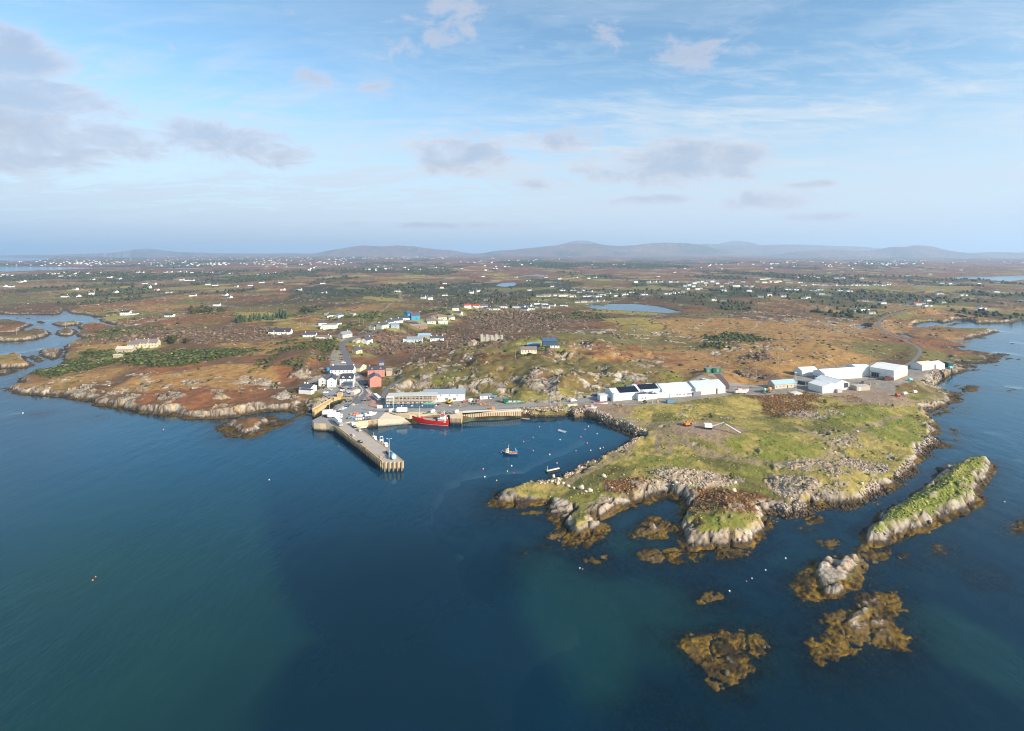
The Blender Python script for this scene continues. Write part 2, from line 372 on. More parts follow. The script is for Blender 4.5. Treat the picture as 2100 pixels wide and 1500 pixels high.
# outline, top height, weed band m, cliff rise width m, cliff height, noise roughness
isles = [
    ('L', [(-600, 330), (0, 325), (280, 315), (400, 330), (570, 370), (500, 400), (420, 440), (400, 480), (300, 512), (0, 525), (-600, 525)], 6, 3, 5, 3.0),
    ('L', [(-600, 535), (0, 535), (270, 532), (380, 520), (420, 480), (560, 455), (700, 450), (860, 500), (870, 530), (800, 570), (600, 620), (400, 650), (0, 662), (-600, 665)], 6, 3, 5, 4.0),
    ('L', [(590, 330), (680, 312), (770, 335), (700, 355), (610, 345)], 2, 2, 4, 1.6),
    ('L', [(840, 370), (930, 335), (1000, 325), (1080, 345), (1150, 325), (1300, 325), (1380, 365), (1300, 380), (1180, 385), (1150, 405), (950, 405)], 4, 3, 4, 3.0),
    ('L', [(890, 530), (960, 470), (1090, 445), (1230, 450), (1300, 490), (1250, 540), (1150, 570), (930, 555)], 5, 3, 4, 3.5),
    ('L', [(610, 880), (640, 800), (720, 780), (900, 810), (1040, 765), (1062, 820), (1010, 870), (1010, 930), (900, 955), (780, 940), (700, 920)], 6, 3, 4, 4.0),
    ('L', [(470, 920), (540, 840), (560, 890), (640, 890), (720, 950), (720, 990), (600, 1000), (500, 960)], 4, 3, 3, 3.0),
    ('L', [(-500, 890), (0, 930), (120, 875), (190, 885), (230, 850), (350, 870), (440, 910), (480, 970), (560, 1020), (600, 1040), (560, 1080), (300, 1100), (0, 1110), (-500, 1110)], 6, 3, 5, 4.5),
    ('L', [(-500, 1150), (50, 1125), (250, 1115), (280, 1150), (180, 1190), (100, 1215), (-500, 1220)], 2.2, 4, 3, 1.8),
    ('L', [(240, 262), (280, 250), (320, 265), (270, 272)], 1, 3, 3, 1.0), ('L', [(430, 268), (480, 262), (515, 272), (470, 278)], .8, 3, 3, .8),
    ('t7', [(1440, 905), (1480, 880), (1590, 852), (1700, 838), (1760, 818), (1880, 848), (1900, 870), (1840, 905), (1830, 930), (1760, 970), (1650, 995), (1520, 980)], 5.5, 7, 5, 3.4),
    ('t6', [(990, 720), (1000, 660), (1060, 600), (1110, 540), (1180, 490), (1260, 450), (1400, 350), (1440, 290), (1500, 280), (1600, 240), (1720, 220), (1790, 255), (1800, 290), (1760, 350), (1700, 420), (1740, 470),
            (1650, 540), (1500, 590), (1400, 650), (1250, 690), (1190, 722), (1060, 750), (1000, 745)], 7.6, 1.6, 4.5, 5.0),
    ('s', [(430, 1010), (500, 900), (700, 868), (880, 875), (870, 960), (780, 1060), (710, 1190), (560, 1205), (470, 1120)], 2.0, .8, 2.4, 1.6),
    ('t6', [(590, 960), (640, 890), (760, 810), (840, 795), (1000, 775), (1060, 850), (1055, 915), (1015, 950), (890, 998), (760, 1065), (640, 1010)], 1.0, 9, 3, .9),
    ('s', [(470, 940), (540, 870), (625, 872), (645, 930), (610, 1000), (500, 1000)], 3.4, .3, 1.6, 2.6), ('s', [(612, 985), (690, 872), (835, 860), (862, 900), (775, 1000), (650, 1012)], 3.6, .3, 1.6, 2.8),
    ('s', [(500, 1150), (575, 1095), (725, 1100), (738, 1160), (660, 1212), (540, 1205)], 2.6, .3, 1.6, 2.0), ('s', [(590, 1030), (640, 1020), (720, 1050), (680, 1070)], 2.0, .3, 2, 1.5),
    ('t6', [(720, 1270), (770, 1220), (765, 1180), (800, 1120), (880, 1088), (985, 1062), (1010, 1012), (1105, 985), (1200, 985), (1260, 1080), (1210, 1150), (1290, 1240), (1260, 1300), (1150, 1310), (1000, 1350), (880, 1370), (830, 1430), (740, 1390), (740, 1310)], .75, 14, 4, .6),
    ('s', [(700, 1450), (770, 1355), (860, 1295), (985, 1310), (920, 1390), (800, 1450)], 2.4, .4, 2, 2.0),
    ('p', [(1388, 1318), (1410, 1308), (1470, 1305), (1490, 1296), (1560, 1298), (1568, 1315), (1560, 1340), (1550, 1372), (1500, 1400), (1470, 1402), (1440, 1375), (1400, 1340)], .8, 14, 4, .6),
    ('p', [(1420, 1240), (1445, 1215), (1475, 1215), (1487, 1230), (1460, 1240), (1425, 1250)], .6, 9, 3, .5),
    ('s', [(330, 590), (400, 510), (500, 485), (570, 500), (540, 560), (380, 630)], 1.3, 3, 3, 1.2),
    ('t6', [(780, 690), (850, 670), (910, 690), (900, 720), (840, 735), (790, 720)], .45, 9, 3, .4),
    ('t6', [(1010, 775), (1190, 745), (1190, 770), (1090, 810)], .8, 4, 3, .7), ('t6', [(1210, 800), (1250, 765), (1300, 770), (1280, 820), (1220, 825)], .35, 9, 3, .3),
    ('t6', [(1400, 730), (1440, 705), (1510, 710), (1510, 770), (1450, 800), (1400, 780)], .3, 9, 3, .3),
    ('p', [(2046, 1078), (2065, 1072), (2130, 1056), (2130, 1092), (2080, 1096)], .5, 9, 3, .4),
    ('t5', [(870, 1230), (980, 1185), (1060, 1210), (1120, 1180), (1060, 1250), (980, 1275), (890, 1260)], .4, 9, 3, .3),
    ('t5', [(390, 1150), (430, 1110), (600, 1090), (740, 1085), (760, 1125), (550, 1140), (400, 1170)], .35, 9, 3, .3),
    ('t5', [(100, 835), (160, 815), (300, 840), (290, 855), (140, 855)], .4, 9, 3, .3), ('t5', [(310, 820), (420, 780), (560, 770), (600, 800), (540, 850), (380, 850)], .5, 9, 3, .4),
    ('t5', [(1325, 1000), (1350, 950), (1480, 850), (1600, 840), (1625, 880), (1640, 980), (1670, 1030), (1500, 1030), (1360, 1050)], 5.0, 4.5, 2.2, 3.6),
    ('t7', [(1830, 860), (1960, 855), (2030, 800), (2080, 820), (2000, 850), (1920, 900), (1850, 920)], .6, 9, 3, .5),
    ('r', [(1090, 1450), (1160, 1430), (1210, 1440), (1150, 1470)], .6, 6, 3, .5), ('r', [(1660, 980), (1740, 955), (1800, 955), (1750, 975)], .9, 4, 3, .7), ('r', [(1070, 1165), (1140, 1150), (1180, 1152), (1110, 1175)], .5, 6, 3, .4),
    ('r', [(1160, 1190), (1210, 1150), (1240, 1150), (1190, 1195)], .6, 6, 3, .4), ('r', [(840, 1250), (960, 1190), (1060, 1190), (1150, 1215), (1000, 1240), (900, 1262)], .7, 6, 4, .6), ('r', [(1080, 920), (1140, 905), (1195, 910), (1120, 935)], .4, 6, 4, .3),
    ('r', [(1150, 825), (1220, 810), (1250, 825), (1180, 840)], .4, 6, 4, .3), ('r', [(1345, 395), (1400, 385), (1455, 395), (1390, 408)], .6, 5, 4, .5), ('r', [(1170, 440), (1240, 430), (1295, 445), (1220, 455)], .7, 5, 4, .6),
    ('r', [(1725, 455), (1760, 445), (1790, 452), (1750, 462)], .6, 4, 3, .5), ('r', [(1030, 255), (1110, 225), (1190, 240), (1100, 260)], 2.0, 5, 4, 1.2), ('r', [(1660, 625), (1720, 615), (1740, 622), (1690, 632)], .5, 4, 3, .4), ('r', [(1780, 625), (1840, 620), (1830, 635), (1790, 635)], .5, 4, 3, .4),
    ('p', [(1938, 886), (1955, 880), (1972, 884), (1952, 894)], .5, 6, 3, .4), ('t6', [(1535, 85), (1570, 70), (1600, 80), (1560, 97)], .5, 6, 3, .4), ('t6', [(1535, 118), (1560, 108), (1585, 118), (1560, 130)], .5, 6, 3, .4), ('t6', [(1450, 135), (1500, 135), (1560, 155), (1500, 168), (1440, 165)], .7, 6, 3, .5),
    ('p', [(1600, 1180), (1680, 1140), (1780, 1130), (1860, 1180), (1890, 1260), (1890, 1340), (1760, 1400), (1660, 1400), (1630, 1330), (1640, 1260)], -.9, 6, 4, .5), ('p', [(1965, 1170), (2000, 1150), (2060, 1180), (2075, 1205), (2010, 1200)], -.35, 6, 4, .5), ('p', [(2030, 1085), (2070, 1070), (2160, 1050), (2160, 1110), (2090, 1112)], -.5, 6, 4, .5),
    ('p', [(1360, 1310), (1420, 1285), (1590, 1280), (1600, 1330), (1570, 1400), (1480, 1430), (1400, 1400)], -1.0, 6, 4, .5), ('p', [(1250, 1430), (1330, 1400), (1420, 1430), (1440, 1500), (1300, 1500)], -1.3, 6, 4, .5), ('p', [(1140, 1130), (1260, 1110), (1330, 1140), (1420, 1165), (1560, 1160), (1600, 1110), (1560, 1180), (1400, 1195), (1260, 1180)], -1.1, 6, 4, .5), ('p', [(1890, 1110), (1960, 1095), (1990, 1140), (1960, 1170), (1890, 1160)], -.9, 6, 4, .5),
    ('t7', [(237, 810), (270, 804), (318, 815), (270, 824)], .15, 6, 3, .1), ('t7', [(620, 838), (660, 833), (690, 842), (650, 846)], .15, 6, 3, .1),
]
S_main = sdf(coast, 170.0)
# natural shores are ragged: cliffs, gullies and ledges alternate
lake_s = np.full((NR, NC), -170.0)
for lk in lakes:
    lake_s = np.maximum(lake_s, sdf(lk, 120.0))

near = GY < 2200
warp = np.zeros((NR, NC)); w2 = np.zeros((NR, NC))
jn = np.searchsorted(DD, 2200)
warp[:jn] = (fbm(GX[:jn], GY[:jn], 7.0, 3, 3) - .5) * 5.0 + (fbm(GX[:jn], GY[:jn], 2.0, 2, 4) - .5) * 1.6
# man-made edges (quay, slip, breakwater) stay true to their line
made = blobfield([(760, 862, 160, 34, 1.0), (1000, 850, 250, 26, 1.0), (1240, 868, 60, 30, .7)])
S = S_main + warp * (1 - np.clip(made, 0, 1))

# coast character, blended from place to place
hc = 3.6 + np.zeros((NR, NC)); ww = 2.6 + np.zeros((NR, NC)); wc = 5.0 + np.zeros((NR, NC))
def lerp_to(A, v, f):
    A += (v - A) * np.clip(f, 0, 1)
f_head = blobfield([(250, 830, 320, 90, 1.0)])
lerp_to(hc, 5.2, f_head); lerp_to(wc, 5.5, f_head); lerp_to(ww, 2.2, f_head)
f_marsh = blobfield([(1930, 720, 170, 62, 1.0), (2000, 800, 60, 40, .8)])
lerp_to(hc, 1.9, f_marsh); lerp_to(ww, 10.0, f_marsh); lerp_to(wc, 6.0, f_marsh)
f_pen = blobfield([(1090, 1040, 110, 60, 1.0), (1240, 1010, 120, 50, 1.0), (1420, 1100, 160, 70, 1.0)])
lerp_to(hc, 4.0, f_pen); lerp_to(wc, 7.5, f_pen); lerp_to(ww, 3.0, f_pen)
f_ton = blobfield([(1480, 1110, 125, 50, 1.0), (1340, 1090, 40, 30, .8)])
lerp_to(hc, 3.4, f_ton); lerp_to(wc, 8.5, f_ton)
f_wall = blobfield([(1900, 930, 60, 90, 1.0), (1750, 1035, 130, 32, .9)])
lerp_to(hc, 4.2, f_wall); lerp_to(wc, 5.0, f_wall)
lerp_to(ww, .8, made); lerp_to(hc, 4.4, made); lerp_to(wc, 3.2, made)
f_harb = blobfield([(1240, 930, 120, 50, 1.0), (1130, 965, 70, 30, 1.0)])
lerp_to(hc, 3.2, f_harb); lerp_to(ww, 1.2, f_harb); lerp_to(wc, 3.5, f_harb)
lerp_to(ww, 7.0, blobfield([(1500, 1130, 80, 40, 1.0), (1190, 1100, 70, 36, .7), (1330, 1145, 40, 18, 1.0), (2030, 735, 50, 20, .5)]))

# inland relief
dist = GY
A1 = fbm(GX, GY, 1500.0, 4, 21); A2 = fbm(GX, GY, 380.0, 4, 31); A3 = fbm(GX, GY, 95.0, 4, 41)
amp_far = sst(dist, 900, 5000)
hills = 5.0 + (A3 - .42) * 9.0 + (A2 - .45) * (8 + 16 * amp_far) + (A1 - .45) * (10 + 62 * amp_far)
hills += 18 * sst(dist, 4000, 12000)
hills += 7 * blobfield([(330, 770, 190, 60, .9), (1640, 735, 140, 45, .8), (560, 740, 120, 40, .8), (1300, 740, 160, 30, .6)])
hills += 5 * blobfield([(640, 730, 40, 25, 1)])
hills = np.maximum(hills, 2.0)
far_hills = [(302, 508, 40, 16, 17000), (300, 515, 110, 20, 16500), (745, 502, 40, 12, 16000), (820, 500, 80, 16, 16000), (890, 509, 70, 14, 15500), (700, 509, 40, 12, 16000),
             (1195, 496, 80, 14, 15000), (1120, 507, 90, 16, 15000), (1370, 494, 80, 14, 15500), (1290, 503, 90, 16, 15200), (1440, 503, 60, 15, 15200), (1050, 514, 60, 16, 15000), (1190, 488, 60, 16, 21500),
             (1510, 489, 60, 16, 21500), (1560, 500, 130, 14, 19500), (1450, 497, 80, 15, 20500), (1650, 504, 110, 14, 18500), (1740, 502, 90, 14, 18500), (1710, 508.5, 50, 10, 13500), (1650, 513, 40, 10, 13500), (1836, 503, 24, 10, 13000), (1882, 499, 36, 10, 13200),
             (1930, 513, 60, 10, 13200), (1780, 511, 60, 10, 13500), (2030, 516, 60, 10, 13400), (2110, 517, 60, 10, 13600), (500, 519, 160, 12, 18000), (1500, 535, 90, 4, 6800), (1400, 540, 90, 4, 6000), (1650, 541, 70, 4, 5600)]
ridge = np.zeros((NR, NC))
rn = (fbm(GX, GY, 700.0, 5, 71, .55) - .5)
for (x, y, rx, ryd, d0) in far_hills:
    h = (HY - y) / F * d0 + CH - 20
    X0 = (x - CX) / F * d0
    sx = rx / F * d0
    sy = max(900.0, sx * 0.9) if d0 > 9000 else 500
    j0 = np.searchsorted(DD, d0 - 3.2 * sy); j1 = np.searchsorted(DD, d0 + 3.2 * sy)
    xx = GX[j0:j1] * 1.0
    g = np.exp(-((xx - X0) / sx) ** 2 * .62 - ((GY[j0:j1] - d0) / sy) ** 2)
    ridge[j0:j1] += (np.clip(h * g * (1 + .4 * rn[j0:j1] * (1 - g) * 2), 0, None) / 100.0) ** 3.2
hills = hills + 82.0 * ridge ** (1 / 3.2)
hills -= 0  # keep
nz = np.zeros((NR, NC)); nz[:jn] = fbm(GX[:jn], GY[:jn], 26.0, 3, 27) - .5
nz2 = np.zeros((NR, NC)); nz2[:jn] = fbm(GX[:jn], GY[:jn], 14.0, 3, 29) - .5
natural = 1 - np.clip(made, 0, 1)
hc = hc * (1 + 1.3 * nz * natural); wc = wc * (1 + 1.6 * nz2 * natural); ww = ww * (1 + 1.2 * nz * natural)
T0 = hc + (hills - hc) * sst(S, 6, 110) * 1.0

zland = np.where(S < 0, 0.17 * S, 0.0)
p = np.clip(S, 0, None)
up = sst(p, ww, ww + wc)
zland = np.where(S >= 0, .75 * np.clip(p / ww, 0, 1) + (T0 - .75) * up + .0, zland)
# rivers and lakes: low banks
zl = np.where(lake_s > 0, -0.2 * np.minimum(lake_s, 20) - .2, .5 + .045 * np.maximum(-lake_s, 0) + .6 * sst(-lake_s, 0, 4))
zlk_far = np.where(lake_s > 0, -1.0, np.minimum(.3 + .03 * np.maximum(-lake_s, 0), 90))
zland = np.where(lake_s > -118, np.minimum(zland, np.where(GY > 2400, zlk_far, zl)), zland)

H = zland.copy()
S_all = S.copy()
S_all = np.where(lake_s > -118, np.minimum(S_all, -lake_s), S_all)
weedw = ww.copy()
low_rock = np.zeros((NR, NC))       # how much a place belongs to a low skerry
for (tile, poly, top, w_, c_, h_) in isles:
    pts = W2(tile, poly)
    ys = [q[1] for q in pts]
    j0 = max(0, np.searchsorted(DD, min(ys) - 40)); j1 = min(NR, np.searchsorted(DD, max(ys) + 40))
    s = sdf(pts, 40.0)[j0:j1] + warp[j0:j1] * ((1.0 if max(ys) < 340 else .6) * (.5 if top > 1 else .8) if w_ > .5 else .12)
    pz = np.clip(s, 0, None)
    low = min(.75, top * .8)
    u = sst(pz, w_, w_ + c_)
    hh = low * np.clip(pz / w_, 0, 1) ** (.45 if w_ > 8 else .8) + (h_ - low) * u * (1 if h_ > low else 0) + (top - h_) * sst(pz, w_ + c_, w_ + c_ + 9)
    z = np.where(s < 0, .17 * s, hh) if top > 0 else top + .17 * np.minimum(s, 0) + .25 * (warp[j0:j1] * .3)
    sub = H[j0:j1]
    m = z > sub
    sub[m] = z[m]
    S_all[j0:j1] = np.maximum(S_all[j0:j1], s)
    weedw[j0:j1][m] = w_
    if top < 1.1:
        low_rock[j0:j1] = np.maximum(low_rock[j0:j1], sst(s, -1, 2))

# the rock bluff behind the harbour road and the cutting by the hotel
bluffs = [(W2('p', [(806, 800), (868, 797), (955, 806), (985, 805), (1005, 815), (1040, 800), (1046, 825), (1080, 826), (1180, 819), (1235, 797), (1250, 786), (1300, 768), (1330, 740), (1340, 725), (1320, 715), (1200, 703), (1000, 708), (880, 735), (815, 766)], 5.0), 14.0, 10.0),
          (W2('q', [(-150, 640), (20, 480), (120, 400), (380, 330), (400, 250), (520, 60), (480, -200), (200, -300), (-300, 0), (-450, 400)], 5.0), 13.0, 9.0)]
for poly, top, wd in bluffs:
    s = sdf(poly, 70.0) + warp * 1.6 + nz2 * 14
    add = 5.0 + (top - 5.0) * np.clip(.62 + 1.5 * nz, .3, 1.1) * (.55 * sst(s, 0, wd * .5) + .45 * sst(s, wd * .6, wd * 2.2)) + (A3 - .45) * 12 * sst(s, wd, wd + 25)
    H = np.where(s > 0, np.maximum(H, add), H)
rubble_mound = blobfield([(1420, 975, 70, 16, 1.0), (1700, 965, 100, 26, 1.0), (1290, 985, 60, 10, .6), (1720, 985, 60, 24, 1.0), (1640, 985, 40, 18, .9)])
H += 2.4 * rubble_mound * sst(S, 3, 20)
H += sst(S, 5, 26) * (2.6 * blobfield([(1480, 1035, 95, 36, 1.0)]) + 1.6 * blobfield([(1600, 905, 110, 22, 1.0), (1790, 890, 80, 30, .9), (1500, 905, 50, 14, .6)]))

# levelled ground: yards and car parks (z given), then roads
plats = [(px('q', [(240, 660), (450, 650), (760, 600), (900, 620), (1000, 520), (1080, 540), (1250, 620), (1370, 780), (1540, 900), (1600, 1000), (1640, 1060), (2050, 1060), (2800, 1060), (2900, 1140), (2050, 1165), (1500, 1190), (1250, 1250), (870, 1340), (520, 1340), (380, 1390), (140, 1320), (420, 1165), (860, 915), (660, 870), (530, 860), (350, 790), (200, 740)]), 5.0),
         (px('q', [(480, 60), (560, -40), (700, -20), (800, 180), (880, 320), (930, 420), (1000, 520), (900, 640), (240, 640), (60, 620), (0, 500), (220, 470), (480, 330), (470, 200)]), 5.2),
         (px('t1', [(940, 790), (1340, 800), (1800, 790), (1980, 800), (2100, 790), (2300, 830), (2290, 900), (1990, 940), (1200, 960), (950, 900), (900, 850)]), 5.0),
         (px('t2', [(0, 620), (420, 580), (640, 580), (680, 640), (900, 640), (1200, 625), (1400, 600), (1640, 550), (1720, 560), (1760, 640), (1440, 665), (1300, 655), (850, 690), (240, 715), (0, 730)]), 5.0),
         (px('t3', [(-60, 590), (100, 590), (280, 560), (420, 500), (700, 500), (1080, 480), (1500, 430), (1700, 470), (1860, 500), (2020, 560), (1960, 640), (1500, 690), (1100, 760), (600, 780), (300, 800), (0, 800), (-90, 730)]), 5.6),
         (px('t3', [(-60, 800), (0, 790), (300, 800), (200, 840), (430, 950), (660, 1010), (560, 1030), (330, 960), (0, 860)]), 4.8),
         (px('b', [(0, 390), (480, 390), (660, 370), (640, 300), (860, 240), (1140, 215), (1320, 205), (1420, 180), (1720, 235), (1950, 190), (1960, 250), (1820, 300), (1780, 340), (1700, 360), (1560, 400), (1560, 480), (1480, 545), (1330, 555), (1180, 480), (1060, 500), (880, 480), (740, 440), (700, 470), (460, 480), (340, 490), (100, 470), (-60, 440)]), 6.0),
         (px('t3', [(1180, 1080), (1320, 1060), (1560, 1040), (1760, 1090), (1900, 1140), (1800, 1190), (1480, 1190), (1250, 1130)]), 7.0),
         (px('t3', [(1590, 290), (1790, 290), (1850, 330), (1800, 350), (1640, 345)]), 12.0)]
yard = np.zeros((NR, NC))
for k_, (poly, z) in enumerate(plats):
    pts = [gz(q, z)[:2] for q in poly]
    s = sdf(pts, 34.0)
    f = sst(s, -26.0 + 20 * (z == 4.8), .5) * (S_main > .8)
    H = H + (z - H) * f
    yard = np.maximum(yard, sst(s, -1.0, 1.0))
# ------------------------------------------------------------------ roads: centre lines with their level, the ground is smoothed to them
def road_pts(segs):
    return [gz(q, z) for (tile, lst) in segs for ((x, y, z)) in lst for q in px(tile, [(x, y)])]
ROADS = {
    'hill': (road_pts([('p', [(1000, 620, 16), (930, 632, 15), (860, 650, 14), (800, 668, 14)]), ('w', [(870, 330, 13.5), (780, 355, 13), (690, 378, 13), (590, 400, 12.5), (515, 430, 12), (493, 470, 11.5), (512, 530, 10.5), (540, 600, 9.5), (580, 680, 8.5), (640, 770, 7.2), (700, 870, 6.2)]),
                       ('q', [(1045, 400, 5.6), (1110, 550, 5.2), (1160, 680, 5.1), (1150, 770, 5.1), (1060, 860, 5.1), (990, 940, 5.1), (1060, 1040, 5.1)])]), 3.6, 4.0),
    'harbour': (road_pts([('q', [(1000, 990, 5.1), (1100, 1060, 5.1), (1300, 1085, 5.1), (1550, 1100, 5.1)]), ('t1', [(1000, 905, 5.1), (1250, 912, 5.1), (1500, 908, 5.1), (1750, 900, 5.1)]), ('t2', [(180, 693, 5.1), (400, 688, 5.1), (600, 680, 5.1), (800, 664, 5.1), (1000, 650, 5.1), (1200, 640, 5.1), (1400, 618, 5.1), (1600, 585, 5.2), (1700, 562, 5.4)]),
                          ('t3', [(260, 545, 5.6), (420, 525, 5.7), (700, 520, 5.7), (1000, 540, 5.7), (1350, 510, 5.7), (1700, 495, 5.8), (1880, 510, 5.9)]), ('b', [(250, 405, 6.0), (480, 403, 6.0), (640, 385, 6.0), (720, 370, 6.0)])]), 3.4, 3.5),
    'coast': (road_pts([('b', [(1330, 345, 6.0), (1500, 330, 6.0)]), ('r', [(560, 700, 6.2), (660, 645, 6.6), (722, 570, 7.0), (737, 530, 7.0), (690, 480, 6.5), (570, 425, 5.0), (440, 370, 4.5), (345, 320, 4.5), (283, 270, 5.0), (275, 220, 6.0), (330, 170, 7.5), (420, 135, 9), (600, 85, 12), (800, 60, 14)])]), 2.2, 3.5),
    'lane': (road_pts([('m', [(1790, 660, 6.2), (1810, 630, 7.0), (1780, 590, 9.0), (1745, 555, 11.0), (1720, 530, 12.0)])]), 3.2, 4.0),
    'gully': (road_pts([('t1', [(915, 800, 5.3), (930, 745, 6.0), (985, 665, 8.0), (1080, 605, 10.5), (1150, 570, 12.5)])]), 2.2, 3.0),
    'north': (road_pts([('B', [(0, 640, 14), (60, 635, 14), (170, 620, 14)]), ('B', [(300, 570, 15)])]), 2.5, 4.0),
}
roadmask = np.zeros((NR, NC))
for nm in ROADS:
    P3, hw, bl = ROADS[nm]
    bl += {'hill': 30, 'coast': 16, 'lane': 8}.get(nm, 4)
    D, Z = linedist([q[:2] for q in P3], hw + bl + 8, False, [q[2] for q in P3])
    f = 1 - sst(D, hw + .8, hw + bl + 5)
    H = np.where(D < hw + bl + 7.9, H + (Z - .25 - H) * f, H)
    roadmask = np.maximum(roadmask, 1 - sst(D, hw, hw + 1.5))
TRACKS = [('t5', [(1340, 165), (1240, 250), (1130, 310), (1000, 380), (880, 440), (760, 500)], 1.6), ('t5', [(1490, 40), (1560, 60), (1555, 150), (1560, 250)], 1.6), ('t5', [(1600, 60), (1640, 130), (1660, 200), (1640, 270)], 1.3), ('t5', [(1660, 50), (1740, 130), (1800, 190), (1950, 250), (2100, 300)], 1.6),
          ('t5', [(1340, 30), (1500, 20), (1650, 30), (1720, 80), (1850, 120), (2100, 180)], 2.6),
          ('b', [(1030, 495), (1130, 552), (1290, 560), (1500, 550), (1700, 536), (1850, 512), (1940, 492), (1962, 474), (1930, 450), (1850, 420), (1790, 390), (1770, 360), (1800, 330), (1845, 312)], 1.9),
          ('b', [(680, 720), (800, 790), (930, 860), (1010, 910), (1000, 980), (860, 1040), (600, 1080), (300, 1070), (0, 1010), (-200, 970)], 1.7), ('b', [(1060, 900), (1150, 830), (1250, 770), (1450, 690), (1600, 640)], 1.5), ('b', [(1130, 1060), (980, 1060), (850, 1110)], 2.6),
          ('p', [(1340, 885), (1400, 905), (1480, 925), (1560, 938), (1640, 945)], 1.5), ('p', [(1385, 890), (1450, 902), (1500, 920)], 1.2), ('t8', [(0, 1), (1, 1)], .1),
          ('w', [(420, 420), (560, 370), (700, 372)], 2.5), ('w', [(300, 330), (480, 350), (640, 362)], 2.2), ('t8', [(720, 490), (880, 290), (1020, 210), (1015, 150)], 2.0), ('m', [(350, 300), (500, 290), (700, 275), (1000, 262)], 1.8), ('h', [(120, 240), (250, 215), (400, 195), (560, 155)], 4.0),
          ('B', [(880, 490), (900, 475), (1000, 470), (1180, 470)], 2.5), ('m', [(0, 345), (110, 350), (230, 345), (330, 310)], 2.2)]
track = np.zeros((NR, NC))
for tile, pts, hw in TRACKS:
    w = [gz(q, 6.0)[:2] for q in px(tile, pts)]
    hw *= 1.25
    D = linedist(w, hw + 4, False)
    rut = np.exp(-((D - hw * .62) / .85) ** 2) if hw < 2.7 else 1 - sst(D, hw * .7, hw + .8)
    track = np.maximum(track, np.clip(rut + .6 * (1 - sst(D, hw, hw + 1)), 0, 1))

# rock outcrops, fields and vegetation patches (photo ellipses laid on the ground)
crop = blobfield([(1290, 682, 110, 9, 1), (1210, 722, 60, 8, .8), (1320, 742, 40, 14, .9), (1150, 800, 100, 22, 1), (1250, 770, 60, 16, .8), (900, 770, 90, 22, .7), (1010, 790, 60, 22, .9), (880, 745, 90, 12, .7), (1180, 745, 50, 10, .7), (540, 815, 90, 18, .8), (400, 800, 170, 22, .8), (250, 790, 120, 18, .6),
                  (640, 770, 30, 22, 1), (1700, 660, 120, 10, .6), (1560, 650, 80, 10, .5), (1420, 695, 60, 8, .7), (270, 660, 30, 12, .3), (1500, 715, 90, 15, .4), (860, 800, 60, 12, .8), (1700, 840, 60, 10, .7), (410, 640, 30, 12, .6), (70, 790, 50, 14, .9)])
rub = blobfield([(1420, 972, 95, 20, 1), (1700, 955, 110, 24, .9), (1760, 945, 60, 20, .9), (1700, 995, 70, 22, .8), (1620, 990, 40, 24, .9), (1760, 900, 60, 18, .8), (1300, 990, 60, 8, .5), (1370, 985, 60, 14, .8), (1670, 842, 70, 10, .7), (1240, 855, 40, 12, .5), (1480, 885, 60, 8, .4), (1480, 850, 50, 8, .5)])
lush = blobfield([(500, 866, 40, 10, .8), (1340, 925, 70, 26, .8), (1600, 915, 130, 28, .9), (1830, 870, 100, 50, 1.0), (1800, 980, 80, 32, 1.0), (1880, 900, 50, 60, 1.0), (1500, 1075, 70, 22, .8), (1900, 1010, 130, 60, .75), (1470, 1060, 60, 20, .6), (1100, 1005, 60, 14, .8), (1230, 1020, 60, 22, .4), (1730, 1010, 70, 14, .8), (1560, 960, 70, 10, .6),
                  (745, 842 - 60, 4, 4, 0), (655, 822, 22, 10, .9), (648, 806, 14, 8, .9), (1150, 695, 160, 7, .35), (950, 640, 60, 6, .7), (1100, 717, 40, 5, .9), (135, 615, 14, 4, .9), (310, 627, 20, 5, .6), (1280, 786, 40, 12, .9), (1390, 776, 26, 8, .9), (905, 780, 40, 12, .5), (480, 530, 8, 2, 0), (540, 655, 40, 4, .6), (1330, 690, 120, 7, .5)])
heath = blobfield([(1470, 1020, 110, 26, 1.0), (1285, 990, 48, 14, 1.0), (1340, 985, 40, 12, .9), (1640, 820, 110, 14, .8), (1700, 812, 60, 12, .8), (1720, 935, 50, 10, .5), (1600, 835, 60, 12, .5), (1000, 752, 60, 12, .6)])
tanb = blobfield([(1420, 900, 200, 40, .8), (1560, 850, 140, 26, .8), (1420, 850, 140, 26, .9), (1720, 870, 110, 18, .6), (460, 775, 110, 22, 1.0), (310, 785, 60, 22, .8), (1640, 740, 150, 36, .9), (1540, 680, 200, 26, .8), (1180, 735, 90, 16, .6), (240, 705, 60, 12, .9), (770, 615, 60, 6, .8), (1450, 665, 140, 16, .8), (230, 625, 160, 10, .4), (1330, 905, 80, 40, .7)])
rust = blobfield([(420, 650, 130, 12, .9), (260, 625, 80, 12, .8), (60, 668, 60, 10, .8), (190, 668, 50, 8, .8), (440, 775, 60, 16, .7), (1900, 700, 120, 22, .9), (1850, 650, 140, 20, .6), (1480, 740, 60, 12, .4), (1920, 672, 60, 6, .9), (500, 615, 60, 6, .7)])
gorse = blobfield([(200, 735, 110, 34, .9), (390, 735, 120, 22, 1.0), (620, 735, 70, 30, .7), (130, 760, 60, 20, .6), (1500, 695, 60, 14, .8), (1480, 715, 40, 8, .6), (720, 660, 60, 16, .6), (240, 680, 60, 14, .7), (650, 700, 90, 18, .5), (1130, 745, 80, 10, .4), (1200, 650, 70, 8, .5), (1720, 600, 300, 12, .4), (840, 660, 200, 20, .4)])
